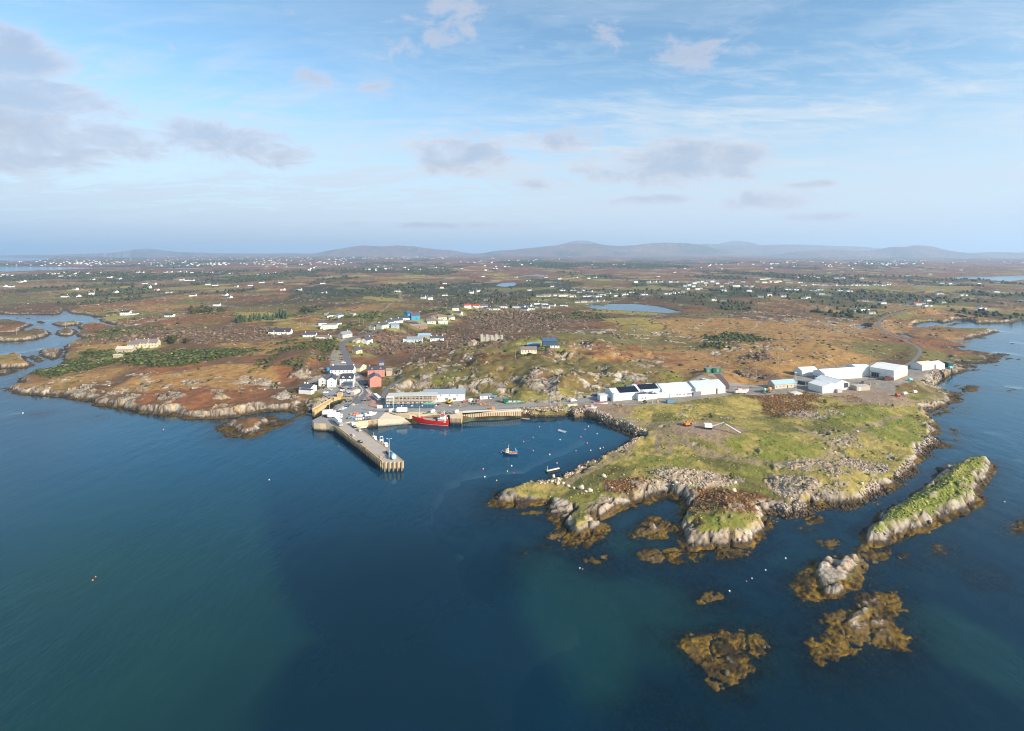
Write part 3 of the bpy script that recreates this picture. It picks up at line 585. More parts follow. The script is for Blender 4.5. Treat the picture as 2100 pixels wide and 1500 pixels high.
brush = blobfield([(340, 685, 130, 16, .9), (470, 690, 120, 14, 1.0), (900, 700, 180, 22, .9), (1060, 655, 110, 18, 1.0), (850, 720, 120, 20, .6), (990, 655, 60, 18, .6), (660, 745, 50, 22, .6), (1090, 790, 80, 8, .4), (1530, 740, 60, 14, .4), (1560, 770, 50, 12, .7), (1000, 620, 130, 16, .6), (1250, 690, 60, 10, .4)])

gy, gx = np.gradient(H)
dxm = np.gradient(GX, axis=1); dym = np.gradient(GY, axis=0)
slope0 = np.hypot(gx / dxm, gy / dym)

keep = (S_all > -26) & (lake_s < 40)
idx = np.nonzero(keep.ravel())[0]
X = GX.ravel()[idx]; Y = GY.ravel()[idx]
g = lambda A: A.ravel()[idx]
h = g(H); s_ = g(S_all); sl = g(slope0); ydist = Y
nearm = np.nonzero(Y < 1100)[0]
# --- rock relief: tilted blocks with open joints
rockrel = np.zeros(len(X)); crack = np.zeros(len(X)); bid = np.zeros(len(X)) + .5
xn, yn = X[nearm], Y[nearm]
wx = (fbm(xn, yn, 9.0, 3, 91) - .5) * 7; wy = (fbm(xn, yn, 9.0, 3, 95) - .5) * 7
ca, sa = math.cos(.5), math.sin(.5)
u, v = (xn * ca + yn * sa + wx) * .62, (-xn * sa + yn * ca + wy) * 1.0
f1, f2, cid, ddx, ddy = worley(u, v, 9.5, 51)
g1, g2, cid2, ex, ey = worley(u + 31, v + 7, 3.2, 61)
ang = cid * 6.283
b1 = (np.cos(ang) * ddx + np.sin(ang) * ddy) * .22 + (cid - .5) * 2.4 - f1 ** 2 * 1.6
ang2 = cid2 * 6.283
b2 = (np.cos(ang2) * ex + np.sin(ang2) * ey) * .22 + (cid2 - .5) * .6
j1 = 1 - sst(f2 - f1, 0.0, .16); j2 = 1 - sst(g2 - g1, 0.0, .2)
rockrel[nearm] = b1 * .8 + b2 * .8 - j1 * 1.5 - j2 * .55 + (fbm(xn, yn, 1.6, 2, 77) - .5) * .5
crack[nearm] = np.maximum(j1, j2 * .6)
bid[nearm] = cid * .6 + cid2 * .4

n60 = fbm(X, Y, 55.0, 4, 101); n20 = fbm(X, Y, 18.0, 4, 111); n5 = fbm(X, Y, 5.0, 3, 121); n200 = fbm(X, Y, 260.0, 4, 131); n1 = fbm(X, Y, 1.7, 2, 141)
nbig = fbm(X, Y, 900.0, 4, 151)
mw = g(weedw); mc = g(wc); lowr = g(low_rock); yd = np.maximum(g(yard), g(roadmask))
rwid = mw + mc * .72
lerp_to(rwid, mw + 2.6, g(f_ton))
coastal = 1 - sst(s_, rwid + (n5 - .5) * 4 + (n20 - .5) * 6, rwid + 2.5 + (n5 - .5) * 4 + (n20 - .5) * 6)
coastal *= (g(lake_s) < -60)
coastal = np.maximum(coastal, sst(lowr, .2, .6) * sst(h, .9, 1.3))
steep = sst(sl + (n20 - .5) * .9 + (n5 - .5) * .5, .62, 1.0) * (Y < 900)
out_n = fbm(X, Y * 1.0, 11.0, 4, 161)
outc = sst(out_n + .135 * g(crop) + (n1 - .5) * .12, .68, .72) * sst(g(crop), .0, .35) * (Y < 1600)
outc = np.maximum(outc, sst(out_n, .745, .77) * (Y < 2500) * .7)
rock = np.clip(np.maximum(np.maximum(coastal, steep), outc) * (1 - yd) * (1 - .9 * g(made)), 0, 1)
# the grass on the peninsula's north side and long island runs close to the edge
h2 = h + rockrel * .8 * rock * np.clip(.35 + .25 * np.minimum(h, 4), .25, 1.0) * (1 - .6 * lowr)
h2 += outc * (1 - coastal) * .7
# weeds heave with the rock underneath
weed_low = (h < 1.25)
n07 = fbm(X, Y, .8, 2, 145)
h2 += np.where((s_ > -3) & weed_low, ((n1 - .5) * .6 + (n07 - .5) * .35) * sst(s_, -3, 2) + (n5 - .5) * .6 * sst(s_, 0, 6), 0)
rubm = sst(g(rub) + (n20 - .5) * .7 + (n5 - .5) * .5, .62, .82) * (1 - yd) * (g(S_main) > 6)
h2 += rubm * (n1 - .5) * .9
# tussocks, bushes, rough pasture
veg = (1 - yd) * (1 - rock) * (h > 1.3) * (Y < 3000)
gor = sst(g(gorse) + (n20 - .5) * 1.2 + (n60 - .5) * .6 + .18 * (Y > 900), .52, .70)
bru = sst(g(brush) + (n20 - .5) * 1.1 + (n60 - .5) * .6 + .10 * (Y > 900), .50, .68)
grassy = sst(g(S_main), 0, 5) * 0 + (Y < 380) * 1.0
gor *= (1 - grassy); bru *= (1 - grassy)
h2 += veg * ((n1 - .5) * .35 + (n5 - .5) * .8)
h2 += veg * np.maximum(gor, bru * .5) * (1.1 + (n1 - .5) * 1.8 + (n5 - .5) * 1.6) * (Y < 1800)
h2 = np.where((yd > .5) | (g(roadmask) > .05), np.minimum(h2, h + .02), h2)

# ------------------------------------------------------------------ ground cover colours (linear albedo)
def C(r, g_, b):
    return np.array(lin((r, g_, b)))[None, :]
def mixc(a, b, f):
    return a + (b - a) * np.clip(f, 0, 1)[:, None]
tan = mixc(C(176, 142, 92), C(150, 118, 76), n5 * 1.6 - .3)
rustc = mixc(C(152, 104, 70), C(122, 88, 62), n5 * 1.6 - .3)
brown = mixc(C(118, 92, 70), C(92, 76, 58), n20 * 1.8 - .4)
olive = mixc(C(128, 122, 70), C(104, 104, 60), n5 * 1.6 - .3)
gorsec = mixc(C(78, 84, 46), C(58, 66, 38), n5 * 1.8 - .4)
brushc = mixc(C(130, 106, 90), C(106, 88, 76), n5 * 1.8 - .4)
grassc = mixc(C(112, 124, 52), C(140, 138, 68), n20 * 1.8 - .4)
strawc = mixc(C(176, 158, 98), C(142, 134, 74), n5 * 1.6 - .3)
rockc = mixc(C(190, 180, 164), C(138, 128, 116), bid * 1.0)
rockc = mixc(rockc, C(178, 152, 130), sst(n20, .5, .75) * .4)
wetrock = mixc(C(82, 68, 58), C(56, 48, 42), n5)
weedc = mixc(C(142, 114, 46), C(54, 45, 29), n1 * 1.5 + n07 * 1.8 - 1.1)
weedc = mixc(weedc, C(48, 42, 32), sst(n5, .46, .66) * .8)
weedc = mixc(weedc, C(160, 130, 56), sst(n20 + (n1 - .5) * .4, .56, .72) * .4)
col = mixc(brown, rustc, sst(n60 + (nbig - .5) * .5, .47, .66) * .85)
col = mixc(col, tan, sst(n200 + .4 * (n20 - .5), .48, .66) * .85)
col = mixc(col, olive, sst(fbm(X, Y, 120.0, 4, 171) + .35 * (n20 - .5), .46, .64) * .8)
far = sst(Y, 1100, 3600)
col = mixc(col, mixc(C(138, 94, 76), C(108, 80, 70), n200 * 2 - .5), far * .85)
col = mixc(col, rustc, sst(g(rust) + (n20 - .5) * 1.2, .5, .85) * .75)
col = mixc(col, tan, sst(g(tanb) + (n20 - .5) * .9, .4, .75) * .9)
bluffg = (Y < 520) * (Y > 420) * (X < 150) * (X > -130)
col = mixc(col, olive, bluffg * .6)
pen = (Y < 420) * (g(S_main) > 0) * (X > -30)
col = mixc(col, mixc(strawc, olive, sst(n20, .42, .6)), pen * .92)
isl = (g(S_main) < -4) * (h > 1.5) * (Y < 340) * (lowr < .3)
col = mixc(col, mixc(grassc, strawc, sst(n20, .5, .7)), isl * .95)
col = mixc(col, grassc, sst(g(lush) * .8 + (n20 - .5) * 1.3 + (n5 - .5) * .7, .34, .86) * .85)
col = mixc(col, gorsec, gor * .92)
col = mixc(col, brushc, bru * (1 - gor * .4) * .9)
heathc = mixc(C(122, 84, 56), C(92, 66, 46), n1 * 1.6 - .3)
col = mixc(col, heathc, sst(g(heath) * .85 + (n20 - .5) * 1.5 + (n5 - .5) * .7, .36, .70) * .9)
# conifer and gorse woods on the far plain
woods = sst(fbm(X, Y * .55, 420.0, 4, 181) + .10 * (n60 - .5), .585, .64) * sst(Y, 900, 1500)
col = mixc(col, mixc(C(58, 66, 46), C(74, 76, 54), n60), woods * .9)
# pale fields and rock on the far plain
col = mixc(col, C(150, 140, 84), sst(fbm(X, Y, 240.0, 3, 191), .70, .74) * sst(Y, 900, 1400) * .6)
col = mixc(col, C(176, 160, 146), sst(fbm(X, Y * .7, 70.0, 4, 201) + .2 * sst(Y, 2200, 5000) * (nbig - .4), .70, .78) * sst(Y, 900, 2200) * .6)
ff1, ff2, fid, _a, _b = worley(X + (n60 - .5) * 40, Y + (n20 - .5) * 20, 95.0, 401)
hedge = (1 - sst(ff2 - ff1, .015, .045)) * (fid > .35) * sst(Y, 560, 800) * (1 - sst(Y, 3000, 5000)) * (h > 2) * (g(S_main) > 40)
col = mixc(col, np.where((fid > .7)[:, None], C(168, 156, 140), C(72, 74, 46)), hedge * .75)
col = mixc(col, mixc(C(146, 146, 74), C(172, 152, 92), n20), ((fid > .52) & (fid < .60)) * sst(ff2 - ff1, .05, .08) * sst(Y, 600, 900) * (1 - sst(Y, 3500, 6000)) * (h > 2) * .7)
wg = 1 - sst(g(lake_s), -40, -8)
trk = g(track)
col = mixc(col, mixc(C(162, 144, 116), C(140, 124, 98), n5), trk * .9)
gravel = mixc(C(162, 154, 144), C(138, 130, 120), n5 * .8 + n20 * .6 - .2)
col = mixc(col, gravel, g(yard) * .97)
dirt = blobfield([(1450, 880, 70, 16, 1), (1780, 812, 70, 16, 1.0), (1240, 838, 60, 12, .8)])
col = mixc(col, mixc(C(164, 142, 122), C(144, 122, 102), n5), sst(g(dirt), .3, .6) * .8)
col = mixc(col, mixc(rockc, C(186, 160, 140), n1), rubm * .8)
# lichen and grass on the rocks, dark joints where soil and weed fill the cracks
rk = mixc(rockc, C(56, 48, 40), crack * .9)
rk = mixc(rk, C(186, 156, 84), sst(n5, .62, .75) * .35 * (h > 3))
col = mixc(col, rk, rock)
# tidal zones: pale rock above, black lichen band, then brown wrack
tide = (g(lake_s) < -60) * (s_ < 40)
zz = h2 + (n5 - .5) * .9 + (n20 - .5) * .7
wet = (1 - sst(zz + .7 * lowr, 1.25, 1.95)) * tide * (1 - .4 * g(made))
col = mixc(col, wetrock, wet * .9)
wd = (1 - sst(zz, .7, 1.1)) * (1 - .35 * sst(n20, .6, .7)) * tide * (1 - .85 * g(made)) * (Y < 1500)
golden = np.clip(1.15 - (Y - 120) / 400, .25, 1)
col = mixc(col, mixc(mixc(C(92, 76, 46), C(70, 60, 42), n5), weedc, golden), wd * .95)
# seabed: weed near the shore, then silt and sand
sea = s_ < 0
bed = mixc(mixc(C(74, 66, 44), C(46, 46, 38), n5), C(92, 100, 84), sst(n20 + (-s_) * .02, .5, .75))
col = np.where((sea & (g(lake_s) < -60))[:, None], mixc(weedc * .55, bed, sst(-s_, 0.0, 5.0)), col)
col = np.where((g(lake_s) > 0)[:, None], C(70, 66, 56), col)
hf = h2.copy()

# ------------------------------------------------------------------ mesh
HG = np.full(NR * NC, -5.0); HG[idx] = hf; HG = HG.reshape(NR, NC)
vid = np.full(NR * NC, -1, np.int64); vid[idx] = np.arange(len(idx)); vid = vid.reshape(NR, NC)
a, b, c, d = vid[:-1, :-1], vid[:-1, 1:], vid[1:, 1:], vid[1:, :-1]
m = (a >= 0) & (b >= 0) & (c >= 0) & (d >= 0)
quads = np.stack([a[m], b[m], c[m], d[m]], 1).astype(np.int32)


def grid_mesh(name, co, quads, cols=None, attrs=None, smooth=True):
    me = bpy.data.meshes.new(name)
    me.vertices.add(len(co)); me.vertices.foreach_set('co', co.astype(np.float32).ravel())
    n = len(quads)
    me.loops.add(n * 4); me.loops.foreach_set('vertex_index', quads.ravel())
    me.polygons.add(n); me.polygons.foreach_set('loop_start', np.arange(0, n * 4, 4, dtype=np.int32))
    me.update(calc_edges=True)
    if smooth:
        me.polygons.foreach_set('use_smooth', np.ones(n, bool))
    if cols is not None:
        at = me.color_attributes.new('Col', 'FLOAT_COLOR', 'POINT')
        at.data.foreach_set('color', np.concatenate([cols, np.ones((len(cols), 1))], 1).astype(np.float32).ravel())
    for k_, v_ in (attrs or {}).items():
        at = me.attributes.new(k_, 'FLOAT', 'POINT')
        at.data.foreach_set('value', v_.astype(np.float32))
    return me


col = np.clip(col, 0, 1) ** 1.16 * 1.02
terr_me = grid_mesh('terrain', np.stack([X, Y, hf], 1), quads, np.clip(col, 0.004, .9))
terrain = bpy.data.objects.new('terrain', terr_me)
COL.objects.link(terrain)
terrain['kind'] = 'structure'
mat = bpy.data.materials.new('ground'); mat.use_nodes = True
T = NT(mat.node_tree)
at = T.n('ShaderNodeVertexColor', layer_name='Col').outputs[0]
geo = T.n('ShaderNodeNewGeometry').outputs['Position']
na = T.noise(geo, .9, 6, .65); nb = T.noise(geo, .22, 5, .6)
val = T.math('ADD', T.math('MULTIPLY', na, .9), T.math('MULTIPLY', nb, .5))
fac = T.math('ADD', T.math('MULTIPLY', T.math('SUBTRACT', val, .70), 1.25), 1.0)
colr = T.mix(1.0, at, T.n('ShaderNodeCombineXYZ', {0: fac, 1: fac, 2: fac}).outputs[0], 'MULTIPLY')
bump = T.n('ShaderNodeBump', {'Strength': .8, 'Distance': .5, 'Height': T.math('ADD', na, T.math('MULTIPLY', nb, 2.0))})
bs = T.n('ShaderNodeBsdfPrincipled', {'Base Color': colr, 'Roughness': .92, 'Normal': bump.outputs[0]})
bs.inputs['Specular IOR Level'].default_value = .2
T.n('ShaderNodeOutputMaterial', {'Surface': bs.outputs[0]})
terr_me.materials.append(mat)

LOGD = np.log(DD)
def Hat(x, y):
    """ground height at a world point (bilinear on the survey grid)"""
    u = (x / y + UM) / (2 * UM) * (NC - 1)
    j = min(max(int(np.searchsorted(DD, y)) - 1, 0), NR - 2)
    i = min(max(int(u), 0), NC - 2)
    fu = min(max(u - i, 0), 1); fv = min(max((y - DD[j]) / (DD[j + 1] - DD[j]), 0), 1)
    return float((HG[j, i] * (1 - fu) + HG[j, i + 1] * fu) * (1 - fv) + (HG[j + 1, i] * (1 - fu) + HG[j + 1, i + 1] * fu) * fv)


def G(pxx, pyy, dz=0.0):
    """where the photo's line of sight through a pixel first meets the ground"""
    uu = (pxx - CX) / F
    ii = int(round((uu + UM) / (2 * UM) * (NC - 1)))
    ii = min(max(ii, 0), NC - 1)
    ray = CH - (pyy - HY) / F * DD
    hit = np.nonzero(ray <= np.maximum(HG[:, ii], 0.0))[0]
    j = int(hit[0]) if len(hit) else NR - 1
    y = DD[j]
    return Vector((uu * y, y, max(float(HG[j, ii]), 0.0) + dz))


# ------------------------------------------------------------------ sea
st = 3
JJ = np.arange(0, NR, st); II = np.arange(0, NC, st)
wx_, wy_ = GX[np.ix_(JJ, II)], GY[np.ix_(JJ, II)]
depth = np.clip(-np.where(keep, HG.reshape(NR, NC), -6.0), 0, 6)[np.ix_(JJ, II)]
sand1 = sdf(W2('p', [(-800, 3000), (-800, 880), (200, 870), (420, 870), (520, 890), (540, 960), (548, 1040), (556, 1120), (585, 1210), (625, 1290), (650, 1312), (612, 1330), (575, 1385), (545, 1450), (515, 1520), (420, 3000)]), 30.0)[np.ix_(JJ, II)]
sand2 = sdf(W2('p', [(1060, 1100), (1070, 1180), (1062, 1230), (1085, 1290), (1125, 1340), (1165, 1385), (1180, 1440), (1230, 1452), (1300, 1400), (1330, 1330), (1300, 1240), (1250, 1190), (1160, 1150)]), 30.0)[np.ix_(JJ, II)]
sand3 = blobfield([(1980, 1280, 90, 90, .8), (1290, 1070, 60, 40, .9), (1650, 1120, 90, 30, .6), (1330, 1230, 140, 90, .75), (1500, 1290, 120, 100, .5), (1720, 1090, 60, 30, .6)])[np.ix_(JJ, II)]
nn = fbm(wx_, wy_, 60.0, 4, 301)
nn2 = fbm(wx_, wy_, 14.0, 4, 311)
green = np.maximum(sst(sand1 + (nn2 - .5) * 7, -5, 6) * (.55 + .9 * (nn - .2)), sst(sand2 + (nn2 - .5) * 7, -7, 7) * .8)  # outlined water areas with a greener body colour, ragged at the edges
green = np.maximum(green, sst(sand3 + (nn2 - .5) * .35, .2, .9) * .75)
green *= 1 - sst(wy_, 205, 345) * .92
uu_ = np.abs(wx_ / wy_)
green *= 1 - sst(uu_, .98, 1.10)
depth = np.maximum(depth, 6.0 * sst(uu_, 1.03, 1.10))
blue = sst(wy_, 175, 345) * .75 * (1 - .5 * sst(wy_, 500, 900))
# the sea goes on beyond the survey: wider columns on both sides, rows behind the camera and out to the horizon
offs = np.array([20, 60, 150, 400, 1000, 3000, 9000, 30000.0])
lx = wx_[:, :1] - offs[None, ::-1]; rx_ = wx_[:, -1:] + offs[None, :]
wx_ = np.concatenate([lx, wx_, rx_], 1)
ypad = np.array([-1500.0, -400.0, -100.0, 0.0, 60.0])
wyc = np.concatenate([ypad, wy_[:, 0], [42000.0]])
wx_ = np.concatenate([np.repeat(wx_[:1], 5, 0), wx_, wx_[-1:]], 0)
wy_ = np.repeat(wyc[:, None], wx_.shape[1], 1)
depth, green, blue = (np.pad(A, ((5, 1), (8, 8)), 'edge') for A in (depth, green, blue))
n_r, n_c = wx_.shape
vid2 = np.arange(n_r * n_c).reshape(n_r, n_c)
q2 = np.stack([vid2[:-1, :-1].ravel(), vid2[:-1, 1:].ravel(), vid2[1:, 1:].ravel(), vid2[1:, :-1].ravel()], 1)
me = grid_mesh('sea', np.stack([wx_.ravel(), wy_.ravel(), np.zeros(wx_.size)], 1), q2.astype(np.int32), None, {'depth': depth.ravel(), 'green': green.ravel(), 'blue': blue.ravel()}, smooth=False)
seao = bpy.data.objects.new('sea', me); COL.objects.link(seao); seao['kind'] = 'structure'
mat = bpy.data.materials.new('sea water'); mat.use_nodes = True
T = NT(mat.node_tree)
pos = T.n('ShaderNodeNewGeometry').outputs['Position']
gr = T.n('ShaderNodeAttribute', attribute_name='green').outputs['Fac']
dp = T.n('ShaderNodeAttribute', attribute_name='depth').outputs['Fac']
mp = T.n('ShaderNodeMapping', {'Vector': pos}); mp.inputs['Rotation'].default_value = (0, 0, R(25)); mp.inputs['Scale'].default_value = (1.0, .45, 1.0)
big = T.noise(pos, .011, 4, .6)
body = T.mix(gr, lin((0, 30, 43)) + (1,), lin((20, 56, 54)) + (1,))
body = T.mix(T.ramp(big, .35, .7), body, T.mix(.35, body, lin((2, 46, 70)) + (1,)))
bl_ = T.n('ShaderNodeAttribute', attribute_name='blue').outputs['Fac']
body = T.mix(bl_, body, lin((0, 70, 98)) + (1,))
wv = T.math('ADD', T.math('MULTIPLY', T.noise(mp.outputs[0], .55, 3, .6), 1.0), T.math('MULTIPLY', T.noise(mp.outputs[0], .12, 3, .5), 3.0))
calm = T.ramp(T.noise(pos, .006, 3, .5), .35, .65)
bump = T.n('ShaderNodeBump', {'Strength': T.math('ADD', T.math('MULTIPLY', calm, .11), .05), 'Distance': 1.0, 'Height': wv})
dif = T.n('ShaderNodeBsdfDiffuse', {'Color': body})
tr = T.n('ShaderNodeBsdfTransparent', {'Color': (.62, .82, .80, 1)})
tf = T.math('MULTIPLY', T.math('POWER', 2.718, T.math('MULTIPLY', dp, -.85)), .93)
wmix = T.n('ShaderNodeMixShader', {0: tf, 1: dif.outputs[0], 2: tr.outputs[0]})
gl = T.n('ShaderNodeBsdfGlossy', {'Color': (.84, .95, 1, 1), 'Roughness': .07, 'Normal': bump.outputs[0]})
fr = T.n('ShaderNodeFresnel', {'IOR': 1.333, 'Normal': bump.outputs[0]})
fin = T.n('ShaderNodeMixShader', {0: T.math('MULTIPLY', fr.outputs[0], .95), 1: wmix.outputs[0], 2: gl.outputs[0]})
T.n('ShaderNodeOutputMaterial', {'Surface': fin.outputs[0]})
me.materials.append(mat)
# a deep floor under everything
# ------------------------------------------------------------------ haze
bm = bmesh.new()
bmesh.ops.create_cube(bm, size=1.0)
hz = bpy.data.meshes.new('haze')
bm.to_mesh(hz); bm.free()
HZ_T = float(max(HG.max(), 150.0)) + 12.0
haze = bpy.data.objects.new('haze', hz); COL.objects.link(haze)
haze.scale = (126000, 46000, HZ_T + 8.0)
haze.location = (0, 20500, (HZ_T - 8.0) / 2)
haze['kind'] = 'stuff'
mat = bpy.data.materials.new('haze air'); mat.use_nodes = True
T = NT(mat.node_tree)
pv = T.n('ShaderNodeVolumePrincipled', {'Color': (.55, .76, 1.0, 1), 'Density': 7.4e-5, 'Anisotropy': 0.2})
T.n('ShaderNodeOutputMaterial', {'Volume': pv.outputs[0]})
hz.materials.append(mat)
# ------------------------------------------------------------------ builders
MATS = {}
def M(name, rgb=(128, 128, 128), rough=.8, var=.12, scale=1.2, spec=.25, metal=0.0):
    if name in MATS:
        return MATS[name]
    m = bpy.data.materials.new(name); m.use_nodes = True
    t = NT(m.node_tree)
    c = lin(rgb) + (1,)
    g_ = t.n('ShaderNodeNewGeometry').outputs['Position']
    nz_ = t.noise(g_, scale, 5, .65)
    f_ = t.math('ADD', t.math('MULTIPLY', t.math('SUBTRACT', nz_, .5), 2.2 * var), 1.0)
    if name.split()[0] in ('wall', 'clad', 'metal', 'house', 'hull', 'plinth', 'white', 'bare', 'apron', 'pier', 'asphalt', 'worn', 'pale'):
        # rain streaks, patches and old repairs
        mp_ = t.n('ShaderNodeMapping', {'Vector': g_}); mp_.inputs['Scale'].default_value = (1.6, 1.6, .22)
        st_ = t.ramp(t.noise(mp_.outputs[0], 1.1, 4, .7), .52, .78)
        pt_ = t.ramp(t.noise(g_, .16, 4, .6), .45, .7)
        f_ = t.math('MULTIPLY', f_, t.math('SUBTRACT', 1.0, t.math('ADD', t.math('MULTIPLY', st_, .12), t.math('MULTIPLY', pt_, .07))))
    cc = t.mix(1.0, c, t.n('ShaderNodeCombineXYZ', {0: f_, 1: f_, 2: f_}).outputs[0], 'MULTIPLY')
    b_ = t.n('ShaderNodeBsdfPrincipled', {'Base Color': cc, 'Roughness': rough, 'Metallic': metal})
    b_.inputs['Specular IOR Level'].default_value = spec
    t.n('ShaderNodeOutputMaterial', {'Surface': b_.outputs[0]})
    MATS[name] = m
    return m


def MC(name, rough=.9):
    """material that takes each piece's own colour from the mesh"""
    if name in MATS:
        return MATS[name]
    m = bpy.data.materials.new(name); m.use_nodes = True
    t = NT(m.node_tree)
    a_ = t.n('ShaderNodeVertexColor', layer_name='Col').outputs[0]
    g_ = t.n('ShaderNodeNewGeometry').outputs['Position']
    f_ = t.math('ADD', t.math('MULTIPLY', t.math('SUBTRACT', t.noise(g_, 1.6, 5, .7), .5), 1.1), 1.0)
    cc = t.mix(1.0, a_, t.n('ShaderNodeCombineXYZ', {0: f_, 1: f_, 2: f_}).outputs[0], 'MULTIPLY')
    b_ = t.n('ShaderNodeBsdfPrincipled', {'Base Color': cc, 'Roughness': rough})
    b_.inputs['Specular IOR Level'].default_value = .15
    t.n('ShaderNodeOutputMaterial', {'Surface': b_.outputs[0]})
    MATS[name] = m
    return m


class MB:
    def __init__(s):
        s.v, s.f = [], []

    def add(s, vs, fs):
        n = len(s.v)
        s.v += [tuple(p_) for p_ in vs]
        s.f += [tuple(i + n for i in q_) for q_ in fs]
        return s

    def box(s, x0, x1, y0, y1, z0, z1):
        return s.add([(x0, y0, z0), (x1, y0, z0), (x1, y1, z0), (x0, y1, z0), (x0, y0, z1), (x1, y0, z1), (x1, y1, z1), (x0, y1, z1)],
                     [(0, 3, 2, 1), (4, 5, 6, 7), (0, 1, 5, 4), (1, 2, 6, 5), (2, 3, 7, 6), (3, 0, 4, 7)])

    def prism(s, poly, z0, z1):
        n = len(poly)
        ar = sum(poly[i][0] * poly[(i + 1) % n][1] - poly[(i + 1) % n][0] * poly[i][1] for i in range(n))
        if ar < 0:
            poly = poly[::-1]
        vs = [(x, y, z0) for x, y in poly] + [(x, y, z1) for x, y in poly]
        return s.add(vs, [tuple(range(n - 1, -1, -1)), tuple(range(n, 2 * n))] + [(i, (i + 1) % n, n + (i + 1) % n, n + i) for i in range(n)])

    def profile_x(s, prof, x0, x1):
        """profile (y, z) swept along x"""
        n = len(prof)
        vs = [(x0, y, z) for y, z in prof] + [(x1, y, z) for y, z in prof]
        return s.add(vs, [tuple(range(n - 1, -1, -1)), tuple(range(n, 2 * n))] + [(i, (i + 1) % n, n + (i + 1) % n, n + i) for i in range(n)])

    def slab(s, p0, p1, p2, p3, t_):
        """quad thickened downwards along its normal"""
        a_, b_, c_, d_ = map(Vector, (p0, p1, p2, p3))
        n_ = (b_ - a_).cross(d_ - a_).normalized() * t_
        vs = [a_, b_, c_, d_, a_ - n_, b_ - n_, c_ - n_, d_ - n_]
        return s.add(vs, [(0, 1, 2, 3), (7, 6, 5, 4), (0, 4, 5, 1), (1, 5, 6, 2), (2, 6, 7, 3), (3, 7, 4, 0)])

    def cyl(s, p0, p1, r0, r1=None, n=8):
        r1 = r0 if r1 is None else r1
        p0, p1 = Vector(p0), Vector(p1)
        ax = (p1 - p0).normalized()
        u_ = ax.orthogonal().normalized(); v_ = ax.cross(u_)
        vs = [p0 + (u_ * math.cos(6.2832 * i / n) + v_ * math.sin(6.2832 * i / n)) * r0 for i in range(n)]
        vs += [p1 + (u_ * math.cos(6.2832 * i / n) + v_ * math.sin(6.2832 * i / n)) * r1 for i in range(n)]
        return s.add(vs, [tuple(range(n - 1, -1, -1)), tuple(range(n, 2 * n))] + [(i, (i + 1) % n, n + (i + 1) % n, n + i) for i in range(n)])

    def ball(s, c, r, n=8, m=5, sz=1.0):
        vs = [(c[0], c[1], c[2] - r * sz)]
        for j in range(1, m):
            a_ = -math.pi / 2 + math.pi * j / m
            vs += [(c[0] + r * math.cos(a_) * math.cos(6.2832 * i / n), c[1] + r * math.cos(a_) * math.sin(6.2832 * i / n), c[2] + r * sz * math.sin(a_)) for i in range(n)]
        vs.append((c[0], c[1], c[2] + r * sz))
        fs = [(0, 1 + (i + 1) % n, 1 + i) for i in range(n)]
        for j in range(m - 2):
            b0, b1 = 1 + j * n, 1 + (j + 1) * n
            fs += [(b0 + i, b0 + (i + 1) % n, b1 + (i + 1) % n, b1 + i) for i in range(n)]
        b0 = 1 + (m - 2) * n
        fs += [(b0 + i, b0 + (i + 1) % n, len(vs) - 1) for i in range(n)]
        return s.add(vs, fs)

    def mesh(s, name, mat_):
        me_ = bpy.data.meshes.new(name)
        me_.from_pydata(s.v, [], s.f)
        me_.update()
        me_.materials.append(mat_)
        return me_

    def build(s, name, mat_, parent=None, smooth=False):
        me_ = s.mesh(name, mat_)
        if smooth:
            me_.polygons.foreach_set('use_smooth', [True] * len(me_.polygons))
        return link(name, me_, parent)


def link(name, me_, parent=None, loc=None, rz=0.0):
    o = bpy.data.objects.new(name, me_)
    COL.objects.link(o)
    if parent is not None:
        o.parent = parent
    if loc is not None:
        o.location = loc
    if rz:
        o.rotation_euler = (0, 0, rz)
    return o


def tag(o, label, cat, group=None):
    o['label'] = label; o['category'] = cat
    if group:
        o['group'] = group
    return o


def thing(name, label, cat, loc, rz=0.0, group=None):
    o = bpy.data.objects.new(name, None)
    COL.objects.link(o)
    o.empty_display_size = .5
    o.location = loc; o.rotation_euler = (0, 0, rz)
    return tag(o, label, cat, group)


KIDS = {}
def kids_of(o):
    return [c for c in COL.objects if c.parent is o]


def proto_tree(o):
    """remember a thing and its parts so copies need no search"""
    ch = [c for c in COL.objects if c.parent is o]
    return (o, [(c, [g2 for g2 in COL.objects if g2.parent is c]) for c in ch])


def dup(tree, loc, rz, label, group=None, scale=None):
    o, ch = tree
    r_ = o.copy(); COL.objects.link(r_)
    r_.location = loc; r_.rotation_euler = (0, 0, rz); r_['label'] = label
    if group:
        r_['group'] = group
    if scale:
        r_.scale = scale if not isinstance(scale, (int, float)) else (scale,) * 3
    for c, gs in ch:
        d_ = c.copy(); COL.objects.link(d_); d_.parent = r_
        for g2 in gs:
            e_ = g2.copy(); COL.objects.link(e_); e_.parent = d_
    return r_


def purge(tree):
    """drop a prototype that only served for copies"""
    o, ch = tree
    for c, gs in ch:
        for g2 in gs:
            bpy.data.objects.remove(g2)
        bpy.data.objects.remove(c)
    bpy.data.objects.remove(o)


# shared window and door meshes
WIN = {}
def window_mesh(w, h_, glass):
    key = (round(w, 1), round(h_, 1), glass)
    if key not in WIN:
        WIN[key] = MB().box(-w / 2, w / 2, -.05, .05, 0, h_).mesh('window', M(glass, (38, 44, 52), .15, .25, 3.0, .5))
    return WIN[key]


def put(name, me_, parent, x, y, z, rz=0.0):
    return link(name, me_, parent, (x, y, z), rz)


